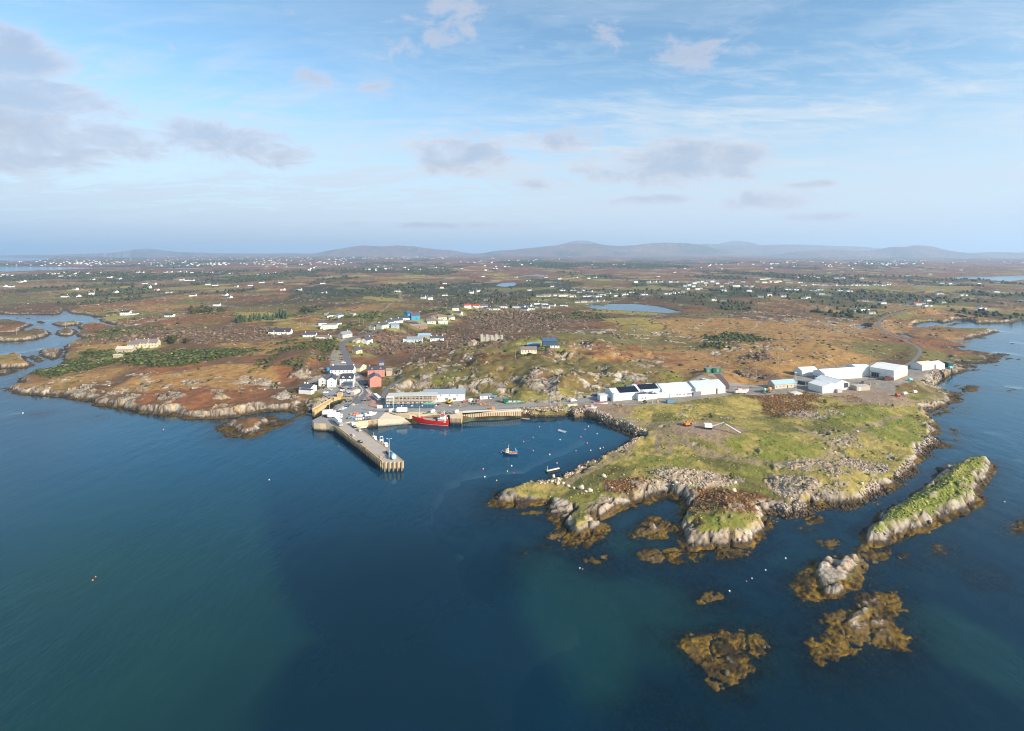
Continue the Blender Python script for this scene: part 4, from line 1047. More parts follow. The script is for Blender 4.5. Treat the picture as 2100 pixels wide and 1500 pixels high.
def roofs(parent, L, W, e, r_, x0, mat_, over=.35, t_=.16, lean=None):
    """gable roof of two slopes, ridge along x"""
    mb = MB()
    hw = W / 2 + over
    drop = over * (r_ - e) / (W / 2)
    xa, xb = x0 - L / 2 - over, x0 + L / 2 + over
    mb.slab((xa, -hw, e - drop), (xb, -hw, e - drop), (xb, 0, r_), (xa, 0, r_), t_)
    mb.slab((xb, hw, e - drop), (xa, hw, e - drop), (xa, 0, r_), (xb, 0, r_), t_)
    mb.v = [(x, y, z + t_ * 1.2) for x, y, z in mb.v]
    return mb.build('roof', mat_, parent)


WHITE = (232, 230, 224)
SLATE = (74, 78, 88)
def house(name, label, loc, rz, L, W, e, rise, wall=WHITE, roofc=SLATE, cat='house', group=None, chim=(), wins=True, dormers=0, porch=None, ends=True, annex=None, door=True, sink=2.5, wallname=None):
    """gabled house: front is -y, ridge along x"""
    t_ = thing(name, label, cat, loc, rz, group)
    wm = M('wall %d %d %d' % wall, wall, .85, .05, .5)
    rm = M('roof %d %d %d' % roofc, roofc, .7, .14, .8)
    r_ = e + rise
    MB().profile_x([(-W / 2, -sink), (W / 2, -sink), (W / 2, e), (0, r_), (-W / 2, e)], -L / 2, L / 2).build('wall', wm, t_)
    rf = roofs(t_, L, W, e, r_, 0, rm)
    for cx_ in chim:
        c_ = MB().box(cx_ * L / 2 - .45, cx_ * L / 2 + .45, -.35, .35, r_ - .9, r_ + 1.1).box(cx_ * L / 2 - .2, cx_ * L / 2 + .2, -.2, .2, r_ + 1.1, r_ + 1.5)
        c_.build('chimney', wm, rf)
    ns = 2 if e > 4.3 else 1
    if wins:
        n = max(2, int(L / 3.2))
        for st_ in range(ns):
            for i in range(n):
                if door and st_ == 0 and i == n // 2:
                    MB().box(-.5, .5, -.06, .06, 0, 2.05).build('door', M('door paint', (70, 48, 42), .6), t_).location = (-L / 2 + L * (i + .5) / n, -W / 2, 0)
                    continue
                put('window', window_mesh(1.1, 1.2, 'window glass'), t_, -L / 2 + L * (i + .5) / n, -W / 2, .95 + st_ * 2.7)
        if ends:
            for sx in (-1, 1):
                for st_ in range(ns):
                    put('window', window_mesh(1.0, 1.2, 'window glass'), t_, sx * L / 2, -W * .0, .95 + st_ * 2.7, R(90))
    for i in range(dormers):
        dx_ = -L / 2 + L * (i + .5) / dormers
        y0, y1 = -W / 2 + .5, -W / 2 + W * .42
        d_ = MB().add([(dx_ - .9, y0, e + .1), (dx_ + .9, y0, e + .1), (dx_ + .9, y0, e + 1.5), (dx_, y0, e + 2.2), (dx_ - .9, y0, e + 1.5),
                       (dx_ - .9, y1, e + .1), (dx_ + .9, y1, e + .1), (dx_ + .9, y1, e + 1.5), (dx_, y1, e + 2.2), (dx_ - .9, y1, e + 1.5)],
                      [(0, 1, 2, 3, 4), (9, 8, 7, 6, 5), (0, 4, 9, 5), (1, 6, 7, 2), (2, 7, 8, 3), (3, 8, 9, 4)]).build('dormer', wm, t_)
        MB().slab((dx_ - 1.1, y0 - .15, e + 1.42), (dx_, y0 - .15, e + 2.3), (dx_, y1, e + 2.3), (dx_ - 1.1, y1, e + 1.42), -.1).slab((dx_, y0 - .15, e + 2.3), (dx_ + 1.1, y0 - .15, e + 1.42), (dx_ + 1.1, y1, e + 1.42), (dx_, y1, e + 2.3), -.1).build('roof', rm, d_)
        put('window', window_mesh(.9, 1.0, 'window glass'), d_, dx_, y0, e + .4)
    if annex:
        ax0, ax1, ay0, ay1, ah = annex
        a_ = MB().box(ax0, ax1, ay0, ay1, -sink, ah).build('annex', wm, t_)
        MB().box(ax0 - .15, ax1 + .15, ay0 - .15, ay1 + .15, ah, ah + .18).build('flat_roof', rm, a_)
    if porch:
        px0, px1, pd, ph = porch
        MB().box(px0, px1, -W / 2 - pd, -W / 2, -sink, ph).slab((px0 - .2, -W / 2 - pd - .2, ph), (px1 + .2, -W / 2 - pd - .2, ph), (px1 + .2, -W / 2, ph + .8), (px0 - .2, -W / 2, ph + .8), .12).build('porch', M('porch glass', (70, 88, 96), .3, .2), t_)
    return t_


def shed_block(t_, name, x0, x1, y0, y1, e, rise, wall, roofc, axis='x', z0=-1.5, ribs=True, over=.15):
    """industrial block as part of a thing: walls as one part, metal roof as another (with ribs)"""
    wm = M('clad %d %d %d' % wall, wall, .6, .06, .4)
    rm = M('metal roof %d %d %d' % roofc, roofc, .5, .08, .35, .4)
    cy = (y0 + y1) / 2; cx_ = (x0 + x1) / 2
    if axis == 'x':
        MB().profile_x([(y0, z0), (y1, z0), (y1, e), (cy, e + rise), (y0, e)], x0, x1).build('wall', wm, t_)
        xa, xb = x0 - over, x1 + over
        rb = MB().slab((xa, y0 - over, e), (xb, y0 - over, e), (xb, cy, e + rise), (xa, cy, e + rise), .12).slab((xb, y1 + over, e), (xa, y1 + over, e), (xa, cy, e + rise), (xb, cy, e + rise), .12)
        rb.v = [(a_, b_, c_ + .16) for a_, b_, c_ in rb.v]
        ro = rb.build('roof', rm, t_)
        MB().box(xa, xb, cy - .25, cy + .25, e + rise + .12, e + rise + .24).build('ridge_cap', rm, ro)
        if ribs:
            rb2 = MB()
            for i in range(int((xb - xa) / 2.2)):
                x_ = xa + 1.1 + 2.2 * i
                for sy, ye in ((-1, y0), (1, y1)):
                    rb2.slab((x_ - .06, ye, e + .24), (x_ + .06, ye, e + .24), (x_ + .06, cy, e + rise + .24), (x_ - .06, cy, e + rise + .24), .1 * -sy)
            rb2.build('roof_ribs', rm, ro)
    else:
        mb = MB()
        pr = [(x0, z0), (x1, z0), (x1, e), (cx_, e + rise), (x0, e)]
        n = 5
        mb.add([(a_, y0, b_) for a_, b_ in pr] + [(a_, y1, b_) for a_, b_ in pr], [tuple(range(n)), tuple(range(2 * n - 1, n - 1, -1))] + [(i, n + i, n + (i + 1) % n, (i + 1) % n) for i in range(n)])
        mb.build('wall', wm, t_)
        ya, yb = y0 - over, y1 + over
        rb = MB().slab((x0 - over, yb, e), (x0 - over, ya, e), (cx_, ya, e + rise), (cx_, yb, e + rise), .12).slab((x1 + over, ya, e), (x1 + over, yb, e), (cx_, yb, e + rise), (cx_, ya, e + rise), .12)
        rb.v = [(a_, b_, c_ + .16) for a_, b_, c_ in rb.v]
        ro = rb.build('roof', rm, t_)
        MB().box(cx_ - .25, cx_ + .25, ya, yb, e + rise + .12, e + rise + .24).build('ridge_cap', rm, ro)
    return t_


# ------------------------------------------------------------------ vehicles
def car_proto(rgb, label):
    t_ = thing('parked_car', label, 'car', (0, 0, 0))
    pm = M('car paint %d %d %d' % rgb, rgb, .25, .03, 1.0, .5)
    gm = M('car glass', (24, 28, 32), .08, .05, 1.0, .6)
    # hull: side profile swept across, bonnet and boot lower than the cabin
    pr = [(-2.15, .28), (2.1, .28), (2.18, .62), (2.0, .80), (.95, .92), (-1.75, .95), (-2.15, .80)]
    def sweep(pr, w0, w1, zt):
        mb = MB(); n = len(pr)
        vs = [(x, -(w0 if z < zt else w1), z) for x, z in pr] + [(x, (w0 if z < zt else w1), z) for x, z in pr]
        return mb.add(vs, [tuple(range(n)), tuple(range(2 * n - 1, n - 1, -1))] + [(i, n + i, n + (i + 1) % n, (i + 1) % n) for i in range(n)])
    body = sweep(pr, .88, .84, .7).build('body', pm, t_)
    sweep([(-1.95, .9), (1.0, .9), (.35, 1.36), (-1.35, 1.38)], .80, .64, 1.2).build('windows', gm, t_)
    sweep([(.30, 1.36), (.28, 1.45), (-1.28, 1.47), (-1.32, 1.37)], .66, .62, 1.4).build('roof_panel', pm, t_)
    wm = MB().cyl((0, -.11, 0), (0, .11, 0), .31, n=10).mesh('wheel', M('tyre', (28, 28, 28), .9))
    for sx in (-1.32, 1.35):
        for sy in (-.80, .80):
            put('wheel', wm, t_, sx, sy, .31)
    hm = MB().box(-.04, .04, -.2, .2, -.08, .08).mesh('headlight', M('lamp glass', (220, 222, 220), .2))
    for sy in (-.6, .6):
        put('headlight', hm, t_, 2.16, sy, .62)
    return t_


def lorry(label, loc, rz, L=9.0, cabc=WHITE, boxc=WHITE, name='box_lorry', cat='lorry', trailer=False):
    t_ = thing(name, label, cat, loc, rz)
    bm_ = M('lorry body %d %d %d' % boxc, boxc, .45, .04)
    cm_ = M('lorry cab %d %d %d' % cabc, cabc, .35, .04)
    MB().box(-L / 2, L / 2 - 2.3, -1.25, 1.25, 1.05, 3.7).build('cargo_box', bm_, t_)
    MB().box(-L / 2, L / 2 - .3, -.45, .45, .65, 1.04).build('chassis', M('dark steel', (45, 45, 48), .6), t_)
    if not trailer:
        cb = MB().profile_x([(-1.15, .5), (1.15, .5), (1.15, 2.3), (.95, 2.75), (-.95, 2.75), (-1.15, 2.3)], L / 2 - 2.1, L / 2).build('cab', cm_, t_)
        MB().box(L / 2 - .02, L / 2 + .03, -1.0, 1.0, 1.55, 2.35).build('windscreen', M('car glass'), cb)
        MB().box(L / 2 - 1.3, L / 2 - .4, -1.18, 1.18, 1.6, 2.2).build('side_window', M('car glass'), cb)
    wm = MB().cyl((0, -.15, 0), (0, .15, 0), .5, n=10).mesh('wheel', M('tyre'))
    for sx in ([L / 2 - 1.2] if not trailer else []) + [-L / 2 + 1.4, -L / 2 + 2.6]:
        for sy in (-1.05, 1.05):
            put('wheel', wm, t_, sx, sy, .5)
    return t_


def van(label, loc, rz, rgb=WHITE):
    t_ = thing('parked_van', label, 'van', loc, rz, None)
    pm = M('van paint %d %d %d' % rgb, rgb, .35, .04)
    mb = MB(); pr = [(-2.5, .35), (2.45, .35), (2.5, .95), (1.75, 1.15), (1.05, 2.05), (-2.45, 2.1)]
    n = len(pr)
    mb.add([(x, -.95, z) for x, z in pr] + [(x, .95, z) for x, z in pr], [tuple(range(n)), tuple(range(2 * n - 1, n - 1, -1))] + [(i, n + i, n + (i + 1) % n, (i + 1) % n) for i in range(n)])
    b_ = mb.build('body', pm, t_)
    MB().slab((1.72, -.85, 1.22), (1.72, .85, 1.22), (1.12, .8, 2.0), (1.12, -.8, 2.0), -.06).build('windscreen', M('car glass'), b_)
    MB().box(.2, 1.0, -.97, .97, 1.25, 1.85).build('side_window', M('car glass'), b_)
    wm = MB().cyl((0, -.12, 0), (0, .12, 0), .36, n=10).mesh('wheel', M('tyre'))
    for sx in (-1.6, 1.6):
        for sy in (-.86, .86):
            put('wheel', wm, t_, sx, sy, .36)
    return t_


# ------------------------------------------------------------------ boats
def hull_mesh(L, B, D, draft, sheer=.25, transom=.75, bow=1.0, n=12):
    """lofted hull, bow towards +x; z = 0 is the waterline"""
    mb = MB(); secs = []
    for i in range(n + 1):
        t0 = i / n
        x = -L / 2 + L * t0
        b = B / 2 * (transom + (1 - transom) * min(1, t0 * 3)) if t0 < .45 else B / 2 * max(.02, 1 - ((t0 - .45) / .55) ** 2.2)
        zt = D + sheer * D * max(0, (t0 - .3) / .7) ** 2 * 1.6 + sheer * D * .25 * max(0, .3 - t0)
        dr = draft * (1 - max(0, (t0 - .75) / .25) ** 2)
        xx = x + (bow * max(0, (t0 - .6) / .4) ** 2)
        secs.append([(x, 0, -dr), (x, -b * .75, -dr * .55), ((x + xx) / 2, -b * .95, zt * .35), (xx, -b, zt), (xx, b, zt), ((x + xx) / 2, b * .95, zt * .35), (x, b * .75, -dr * .55)])
    m_ = 7
    vs = [p_ for s_ in secs for p_ in s_]
    fs = []
    for i in range(n):
        for j in range(m_):
            if j == 3:
                continue
            a_, b_ = i * m_ + j, i * m_ + (j + 1) % m_
            fs.append((a_, b_, b_ + m_, a_ + m_))
    fs.append(tuple(range(m_ - 1, -1, -1)))
    mb.add(vs, fs)
    deck = [((s_[3][0], s_[3][1] * .93, s_[3][2] - D * .22), (s_[4][0], s_[4][1] * .93, s_[4][2] - D * .22)) for s_ in secs]
    dk = MB(); dv = [p_ for a_ in deck for p_ in a_]
    dk.add(dv, [(2 * i, 2 * i + 2, 2 * i + 3, 2 * i + 1) for i in range(n)])
    rail = MB()
    for i in range(n):
        for k_ in (3, 4):
            a_, b_ = Vector(secs[i][k_]), Vector(secs[i + 1][k_])
            rail.cyl(a_, b_, .05 + L * .004, n=5)
    return mb, dk, rail
# ------------------------------------------------------------------ roads as sheets over the ground
def strip(name, P3, hw, mat_, dz=.12, edge=None, step=4.0):
    pts = [Vector(q) for q in P3]
    dense = []
    for a_, b_ in zip(pts[:-1], pts[1:]):
        n = max(1, int((b_ - a_).length / step))
        dense += [a_.lerp(b_, i / n) for i in range(n)]
    dense.append(pts[-1])
    for _ in range(3):
        dense = [dense[0]] + [(dense[i - 1] + dense[i] * 2 + dense[i + 1]) / 4 for i in range(1, len(dense) - 1)] + [dense[-1]]
    mb = MB(); vs = []; fs = []
    for i, q in enumerate(dense):
        t_ = (dense[min(i + 1, len(dense) - 1)] - dense[max(i - 1, 0)]); t_.z = 0; t_.normalize()
        nrm = Vector((-t_.y, t_.x, 0))
        for k_ in (hw, hw * .33, -hw * .33, -hw):
            w = q + nrm * k_
            vs.append((w.x, w.y, max(Hat(w.x, w.y), q.z - .35) + dz + (.05 if abs(k_) < hw else 0)))
        if i:
            fs += [((i - 1) * 4 + j, (i - 1) * 4 + j + 1, i * 4 + j + 1, i * 4 + j) for j in range(3)]
    mb.add(vs, fs)
    o = mb.build(name, mat_, None, True)
    o['kind'] = 'structure'
    return o, dense


asph = M('asphalt', (104, 104, 108), .85, .12, .6)
asph2 = M('worn asphalt', (140, 138, 136), .85, .12, .6)
strip('hill_road', ROADS['hill'][0], 3.4, asph)
strip('harbour_road', ROADS['harbour'][0], 3.3, asph2, .16)
strip('coast_road', ROADS['coast'][0], 1.9, M('old tarmac', (112, 108, 104), .9))
strip('lane', ROADS['lane'][0], 3.0, M('lane tarmac', (98, 82, 80), .9))
strip('gully_track', ROADS['gully'][0], 2.0, asph)
# white lines down the road through town
ctr = ROADS['hill'][0][-7:]
for nm, P3 in (('hill', ROADS['hill'][0][-9:]), ('harbour', ROADS['harbour'][0][1:9])):
    mb = MB()
    for a_, b_ in zip(P3[:-1], P3[1:]):
        a_, b_ = Vector(a_), Vector(b_); n = max(1, int((b_ - a_).length / 6)); t_ = (b_ - a_).normalized(); s_v = Vector((-t_.y, t_.x, 0)) * .09
        for i in range(n):
            p0 = a_.lerp(b_, i / n); p1 = p0 + t_ * 2.4
            q4 = [p0 - s_v, p1 - s_v, p1 + s_v, p0 + s_v]
            mb.add([(q.x, q.y, max(Hat(q.x, q.y), q.z - .35) + .24) for q in q4], [(0, 1, 2, 3)])
    o = mb.build(nm + '_road_marking', M('road paint', (226, 226, 220), .7)); o['kind'] = 'structure'
def pavement(name, tile, pts, z, mat_, dz=.14):
    poly = W2(tile, pts, z)
    o = MB().prism(poly, z - .6, z + dz).build(name, mat_); o['kind'] = 'structure'
    return o
pavement('car_park', 'q', [(240, 660), (420, 655), (640, 640), (940, 600), (1010, 640), (1060, 740), (1000, 820), (900, 850), (560, 845), (420, 850), (330, 800), (290, 730)], 5.0, asph2, .08)
pavement('upper_car_park', 'q', [(600, 10), (700, -10), (740, 40), (860, 240), (500, 245), (480, 200)], 5.2, asph, .08)
pavement('plaza', 'q', [(1250, 790), (1310, 800), (1540, 980), (1520, 1050), (1440, 1060), (1260, 1020), (1320, 960), (1310, 900), (1200, 840)], 5.0, M('red paving', (176, 132, 118), .85, .1, 2.0), .2)
pavement('roadside_kerb', 'q', [(960, 500), (1010, 520), (1080, 600), (1150, 700), (1140, 760), (1060, 840), (1040, 830), (1120, 750), (1120, 700), (1060, 620)], 5.0, M('kerb concrete', (176, 168, 158), .85), .14)
pavement('roadside_kerb', 'q', [(1190, 690), (1230, 680), (1370, 790), (1360, 830), (1260, 780)], 5.0, M('kerb concrete'), .14)

# ------------------------------------------------------------------ quay, slipway, jetty, pier
def tidal(name, top, low, zt=2.0):
    m = bpy.data.materials.new(name); m.use_nodes = True
    t = NT(m.node_tree)
    g_ = t.n('ShaderNodeNewGeometry').outputs['Position']
    n1_ = t.noise(g_, .7, 5, .65); n2_ = t.noise(g_, 3.0, 4, .6)
    z_ = t.n('ShaderNodeSeparateXYZ', {0: g_}).outputs[2]
    f_ = t.ramp(t.math('ADD', z_, t.math('MULTIPLY', n1_, 1.4)), zt + 1.5, zt - .2)
    sh = t.math('ADD', t.math('MULTIPLY', t.math('SUBTRACT', t.math('ADD', n1_, n2_), 1.0), .7), 1.0)
    c_ = t.mix(f_, lin(top) + (1,), lin(low) + (1,))
    c_ = t.mix(1.0, c_, t.n('ShaderNodeCombineXYZ', {0: sh, 1: sh, 2: sh}).outputs[0], 'MULTIPLY')
    b_ = t.n('ShaderNodeBsdfPrincipled', {'Base Color': c_, 'Roughness': .9})
    t.n('ShaderNodeOutputMaterial', {'Surface': b_.outputs[0]})
    MATS[name] = m
    return m
quaym = tidal('quay concrete', (202, 180, 146), (70, 58, 44), 1.2)
pilem = tidal('timber pile', (168, 148, 120), (44, 38, 32), 2.2)
apron = M('apron concrete', (178, 168, 156), .9, .12, .5)
ZQ = 5.06
qpts = (px('q', [(850, 930), (640, 1045), (420, 1168), (170, 1290), (102, 1330), (135, 1372), (260, 1385), (385, 1390), (560, 1420), (900, 1345)]) + px('t1', [(600, 1035), (690, 1022), (780, 1012), (880, 1002), (950, 930)])
        + px('q', [(1300, 1160), (1150, 1110), (1040, 1060), (920, 1000)]))
quay = MB().prism([gz(q, ZQ)[:2] for q in qpts], -3, ZQ).build('quay', quaym); quay['kind'] = 'structure'
MB().prism([gz(q, ZQ)[:2] for q in qpts], ZQ + .004, ZQ + .03).build('quay_surface', asph2, quay)
q2pts = px('t1', [(952, 925), (1200, 957), (1236, 955), (1420, 952), (1608, 950), (1618, 988), (1735, 990), (1742, 948)]) + px('t2', [(240, 740), (540, 726), (845, 712), (845, 698), (540, 706), (240, 715)]) + px('t1', [(1700, 918), (1400, 925), (1200, 925), (1000, 915)])
quay2 = MB().prism([gz(q, ZQ)[:2] for q in q2pts], -3, ZQ - .003).build('quay', quaym); quay2['kind'] = 'structure'
MB().prism([gz(q, ZQ)[:2] for q in px('t1', [(1742, 948)]) + px('t2', [(240, 740), (540, 726), (845, 712), (845, 698), (540, 706), (240, 715)])], ZQ, ZQ + .14).build('quay_apron', M('pale concrete', (214, 206, 192), .85, .08), quay2)


def piles(parent, p0, p1, n, r_, z0, z1, mat_, out, name='fender_pile'):
    a_, b_ = Vector(p0), Vector(p1)
    me_ = MB().box(-r_, r_, -r_, r_, z0, z1).mesh(name, mat_)
    d_ = (b_ - a_).normalized(); nrm = Vector((d_.y, -d_.x, 0)) * out
    for i in range(n):
        w = a_.lerp(b_, (i + .5) / n) + nrm
        o = link(name, me_, parent, (w.x, w.y, 0), math.atan2(d_.y, d_.x))
g5 = lambda t_, x, y: Vector(gz(px(t_, [(x, y)])[0], ZQ)[:2] + (0,))
piles(quay2, g5('t1', 1618, 988), g5('t1', 1735, 990), 9, .22, -2.5, 4.9, pilem, .2)
piles(quay, g5('t1', 780, 1012), g5('t1', 880, 1002), 8, .2, -2.5, 4.9, pilem, .18)
piles(quay2, g5('t2', 240, 740), g5('t2', 845, 712), 26, .16, -2.5, 4.6, M('rusty sheet pile', (120, 78, 56), .9), .14, 'sheet_pile')
# slipway: a concrete ramp running down to the water beside the red ship
A_, B_ = gz(px('t1', [(872, 1004)])[0], 5.0), gz(px('t1', [(948, 930)])[0], 5.0)
Cc, D_ = gz(px('t1', [(1262, 990)])[0], 1.2), gz(px('t1', [(1290, 1062)])[0], -1.0)
E_ = gz(px('t1', [(1150, 1052)])[0], .2)
Bm = gz(px('t1', [(1200, 960)])[0], 3.2)
mb = MB()
topv = [A_, B_, Bm, Cc, D_, E_]
cen = tuple(sum(q[i] for q in topv) / 6 for i in range(3))
mb.add(topv + [(x, y, -3) for x, y, z in topv] + [cen], [(i, 12, (i + 1) % 6) for i in range(6)] + [(i, (i + 1) % 6, 6 + (i + 1) % 6, 6 + i) for i in range(6)])
slip = mb.build('slipway', tidal('slip concrete', (190, 176, 156), (108, 104, 80), .9)); slip['kind'] = 'structure'
piles(slip, Vector(A_[:2] + (0,)), Vector(E_[:2] + (0,)), 20, .15, -2.5, .3, pilem, .12)
# second slipway at the head of the harbour
p4 = [gz(px('t2', [(1312, 665)])[0], 4.6), gz(px('t2', [(1408, 655)])[0], 4.6), gz(px('t2', [(1505, 772)])[0], -.8), gz(px('t2', [(1385, 785)])[0], -.8)]
slip2 = MB().slab(*p4, 1.5).build('slipway', MATS['slip concrete']); slip2['kind'] = 'structure'
# stone jetty by the little basin
jt = [gz(q, 4.2)[:2] for q in px('q', [(100, 1095), (300, 985), (480, 885), (512, 862), (545, 890), (520, 915), (350, 1010), (160, 1115), (150, 1150), (110, 1140)])]
j_ = thing('stone_jetty', 'old tan stone jetty sheltering the small basin beside the quay', 'jetty', (jt[0][0], jt[0][1], 0))
lo = Vector(j_.location)
MB().prism([(x - lo.x, y - lo.y) for x, y in jt], -2, 4.0).build('wall', tidal('jetty stone', (196, 164, 112), (84, 68, 46), 1.0), j_)
cp = MB()
for i in range(3):
    a_, b_ = Vector((*jt[i], 0)) - lo, Vector((*jt[i + 1], 0)) - lo
    n_ = (b_ - a_).normalized(); s_v = Vector((-n_.y, n_.x, 0)) * .35
    cp.add([(q.x, q.y, z) for z in (4.0, 4.5) for q in (a_ - s_v, b_ - s_v, b_ + s_v, a_ + s_v)], [(0, 3, 2, 1), (4, 5, 6, 7), (0, 1, 5, 4), (1, 2, 6, 5), (2, 3, 7, 6), (3, 0, 4, 7)])
cp.build('parapet', M('jetty coping', (200, 172, 124), .9), j_)
# low wall round the basin head
wl = [gz(q, 5.2)[:2] for q in px('q', [(545, 870), (700, 860), (900, 880)])]
w_ = thing('basin_wall', 'low tan stone wall along the head of the small basin', 'wall', (*wl[0], 0))
mb = MB()
for a_, b_ in zip(wl[:-1], wl[1:]):
    a_, b_ = Vector((*a_, 0)) - w_.location, Vector((*b_, 0)) - w_.location
    n_ = (b_ - a_).normalized(); s_v = Vector((-n_.y, n_.x, 0)) * .4
    mb.add([(q.x, q.y, z) for z in (-1, 6.0) for q in (a_ - s_v, b_ - s_v, b_ + s_v, a_ + s_v)], [(0, 3, 2, 1), (4, 5, 6, 7), (0, 1, 5, 4), (1, 2, 6, 5), (2, 3, 7, 6), (3, 0, 4, 7)])
mb.build('stone_wall', M('tan stone', (196, 166, 118), .9), w_)

# pier
pp = [Vector((*gz(q, 5.0)[:2], 0)) for q in px('t1', [(405, 1042), (730, 1288), (920, 1440)])]
pr_ = [Vector((*gz(q, 5.0)[:2], 0)) for q in px('t1', [(1140, 1434), (1060, 1368), (950, 1282), (715, 1122), (600, 1040)])]
axis = (pp[-1] - pp[0]).normalized()
pier = thing('pier', 'long concrete fishing pier with timber fenders reaching into the bay', 'pier', (pp[-1].x, pp[-1].y, 0))
lo = pier.location.copy()
deckpoly = [(q.x - lo.x, q.y - lo.y) for q in pp + pr_]
MB().prism(deckpoly, -4, 4.82).build('wall', tidal('pier concrete', (206, 178, 132), (56, 48, 40), 1.4), pier)
MB().prism(deckpoly, 4.82, 5.1).build('deck', M('pier deck', (172, 160, 148), .9, .14, .35), pier)
L0, L1 = pp[0] - lo, pp[-1] - lo
pmesh = MB().box(-.24, .24, -.3, .3, -3, 5.0).mesh('fender_pile', pilem)
d_ = (L1 - L0).normalized(); nrm = Vector((d_.y, -d_.x, 0))
chain = [q - lo for q in pp]
tot = sum((b - a).length for a, b in zip(chain[:-1], chain[1:]))
acc_ = 0.0
for a_, b_ in zip(chain[:-1], chain[1:]):
    sl_ = (b_ - a_).length; n = int(sl_ / 2.1); dd = (b_ - a_).normalized(); nn_ = Vector((dd.y, -dd.x, 0)) * .42
    for i in range(n):
        w = a_.lerp(b_, (i + .5) / n) + nn_
        link('fender_pile', pmesh, pier, (w.x, w.y, 0), math.atan2(dd.y, dd.x))
    # yellow kerb and the dark timber wale below it
    s2 = Vector((-dd.y, dd.x, 0))
    kb = MB()
    kb.add([(q.x, q.y, z) for z in (5.1, 5.42) for q in (a_, b_, b_ + s2 * .45, a_ + s2 * .45)], [(0, 3, 2, 1), (4, 5, 6, 7), (0, 1, 5, 4), (1, 2, 6, 5), (2, 3, 7, 6), (3, 0, 4, 7)])
    kb.build('kerb', M('faded yellow kerb', (206, 172, 112), .85, .2, 1.5), pier)
    wl_ = MB()
    for z in (1.3, 3.9):
        wl_.add([(q.x, q.y, zz_) for zz_ in (z, z + .3) for q in (a_ - s2 * .12, b_ - s2 * .12, b_ - s2 * .002, a_ - s2 * .002)], [(0, 3, 2, 1), (4, 5, 6, 7), (0, 1, 5, 4), (1, 2, 6, 5), (2, 3, 7, 6), (3, 0, 4, 7)])
    wl_.build('wale', M('dark timber', (52, 44, 38), .9), pier)
e0, e1 = pp[-1] - lo, pr_[0] - lo
dd = (e1 - e0).normalized(); nn_ = Vector((dd.y, -dd.x, 0)) * .38
fm = MB().box(-.32, .32, -.36, .36, -3, 4.9).mesh('end_fender', M('grey fender timber', (128, 118, 108), .9, .2))
for i in range(5):
    w = e0.lerp(e1, (i + .62) / 5.05) + nn_
    link('end_fender', fm, pier, (w.x, w.y, 0), math.atan2(dd.y, dd.x))
rc = [q - lo for q in pr_]
for a_, b_ in zip(rc[:-1], rc[1:]):
    dd = (b_ - a_).normalized(); s2 = Vector((-dd.y, dd.x, 0))
    kb = MB(); kb.add([(q.x, q.y, z) for z in (5.1, 5.35) for q in (a_, b_, b_ + s2 * .35, a_ + s2 * .35)], [(0, 3, 2, 1), (4, 5, 6, 7), (0, 1, 5, 4), (1, 2, 6, 5), (2, 3, 7, 6), (3, 0, 4, 7)])
    kb.build('kerb', M('faded yellow kerb'), pier)
ladm = MB()
for i in range(9):
    ladm.box(-.25, .25, -.03, .03, .6 + i * .45, .66 + i * .45)
ladm.box(-.28, -.22, -.04, .04, .3, 5.0).box(.22, .28, -.04, .04, .3, 5.0)
w = rc[2] + Vector((.2, .2, 0)); link('ladder', ladm.mesh('ladder', M('galvanised', (150, 152, 154), .5)), pier, w, math.atan2(dd.y, dd.x))


def OnPx(tile, x, y, z):
    return Vector(gz(px(tile, [(x, y)])[0], z))


# lamp post with two floodlight arms, and the other harbour lamps
def lamp_post(label, loc, h_, heads=2, rz=0.0, name='lamp_post', grp=None):
    t_ = thing(name, label, 'lamp post', loc, rz, grp)
    gm = M('galvanised pole', (190, 192, 194), .5)
    MB().cyl((0, 0, 0), (0, 0, h_), .16, .11, 8).build('pole', gm, t_)
    MB().cyl((0, 0, 0), (0, 0, .35), .34, .3, 8).build('base', gm, t_)
    for i in range(heads):
        sx = (1, -1)[i % 2]
        a_ = MB().cyl((0, 0, h_ - .1), (sx * 1.0, 0, h_ + .12), .07, n=6).build('arm', gm, t_)
        MB().box(min(sx * .8, sx * 1.5), max(sx * .8, sx * 1.5), -.2, .2, h_ + .06, h_ + .22).build('lamp_head', M('lamp head', (214, 216, 218), .4), a_)
    return t_
lamp_post('tall twin-headed lamp post beside the blue tank at the pier end', OnPx('t1', 990, 1412, 5.1), 11.4)
lamp_post('thin lamp post on the quay edge above the basin, farther from the sea', OnPx('q', 460, 1140, 5.1), 7.5, 1)
lamp_post('thin lamp post on the quay edge above the basin, nearer the sea', OnPx('q', 300, 1215, 5.1), 6.5, 1)
lamp_post('lamp post by the road between hoarding and white trailer', OnPx('t1', 1035, 915, 5.1), 8, 1, R(90))
lamp_post('lamp post on the roadside bank above the middle of the boulders', OnPx('t2', 1148, 662, 5.1), 8, 1)
lamp_post('lamp post on the roadside beside the top of the far slipway', OnPx('t2', 1243, 655, 5.1), 8, 1)

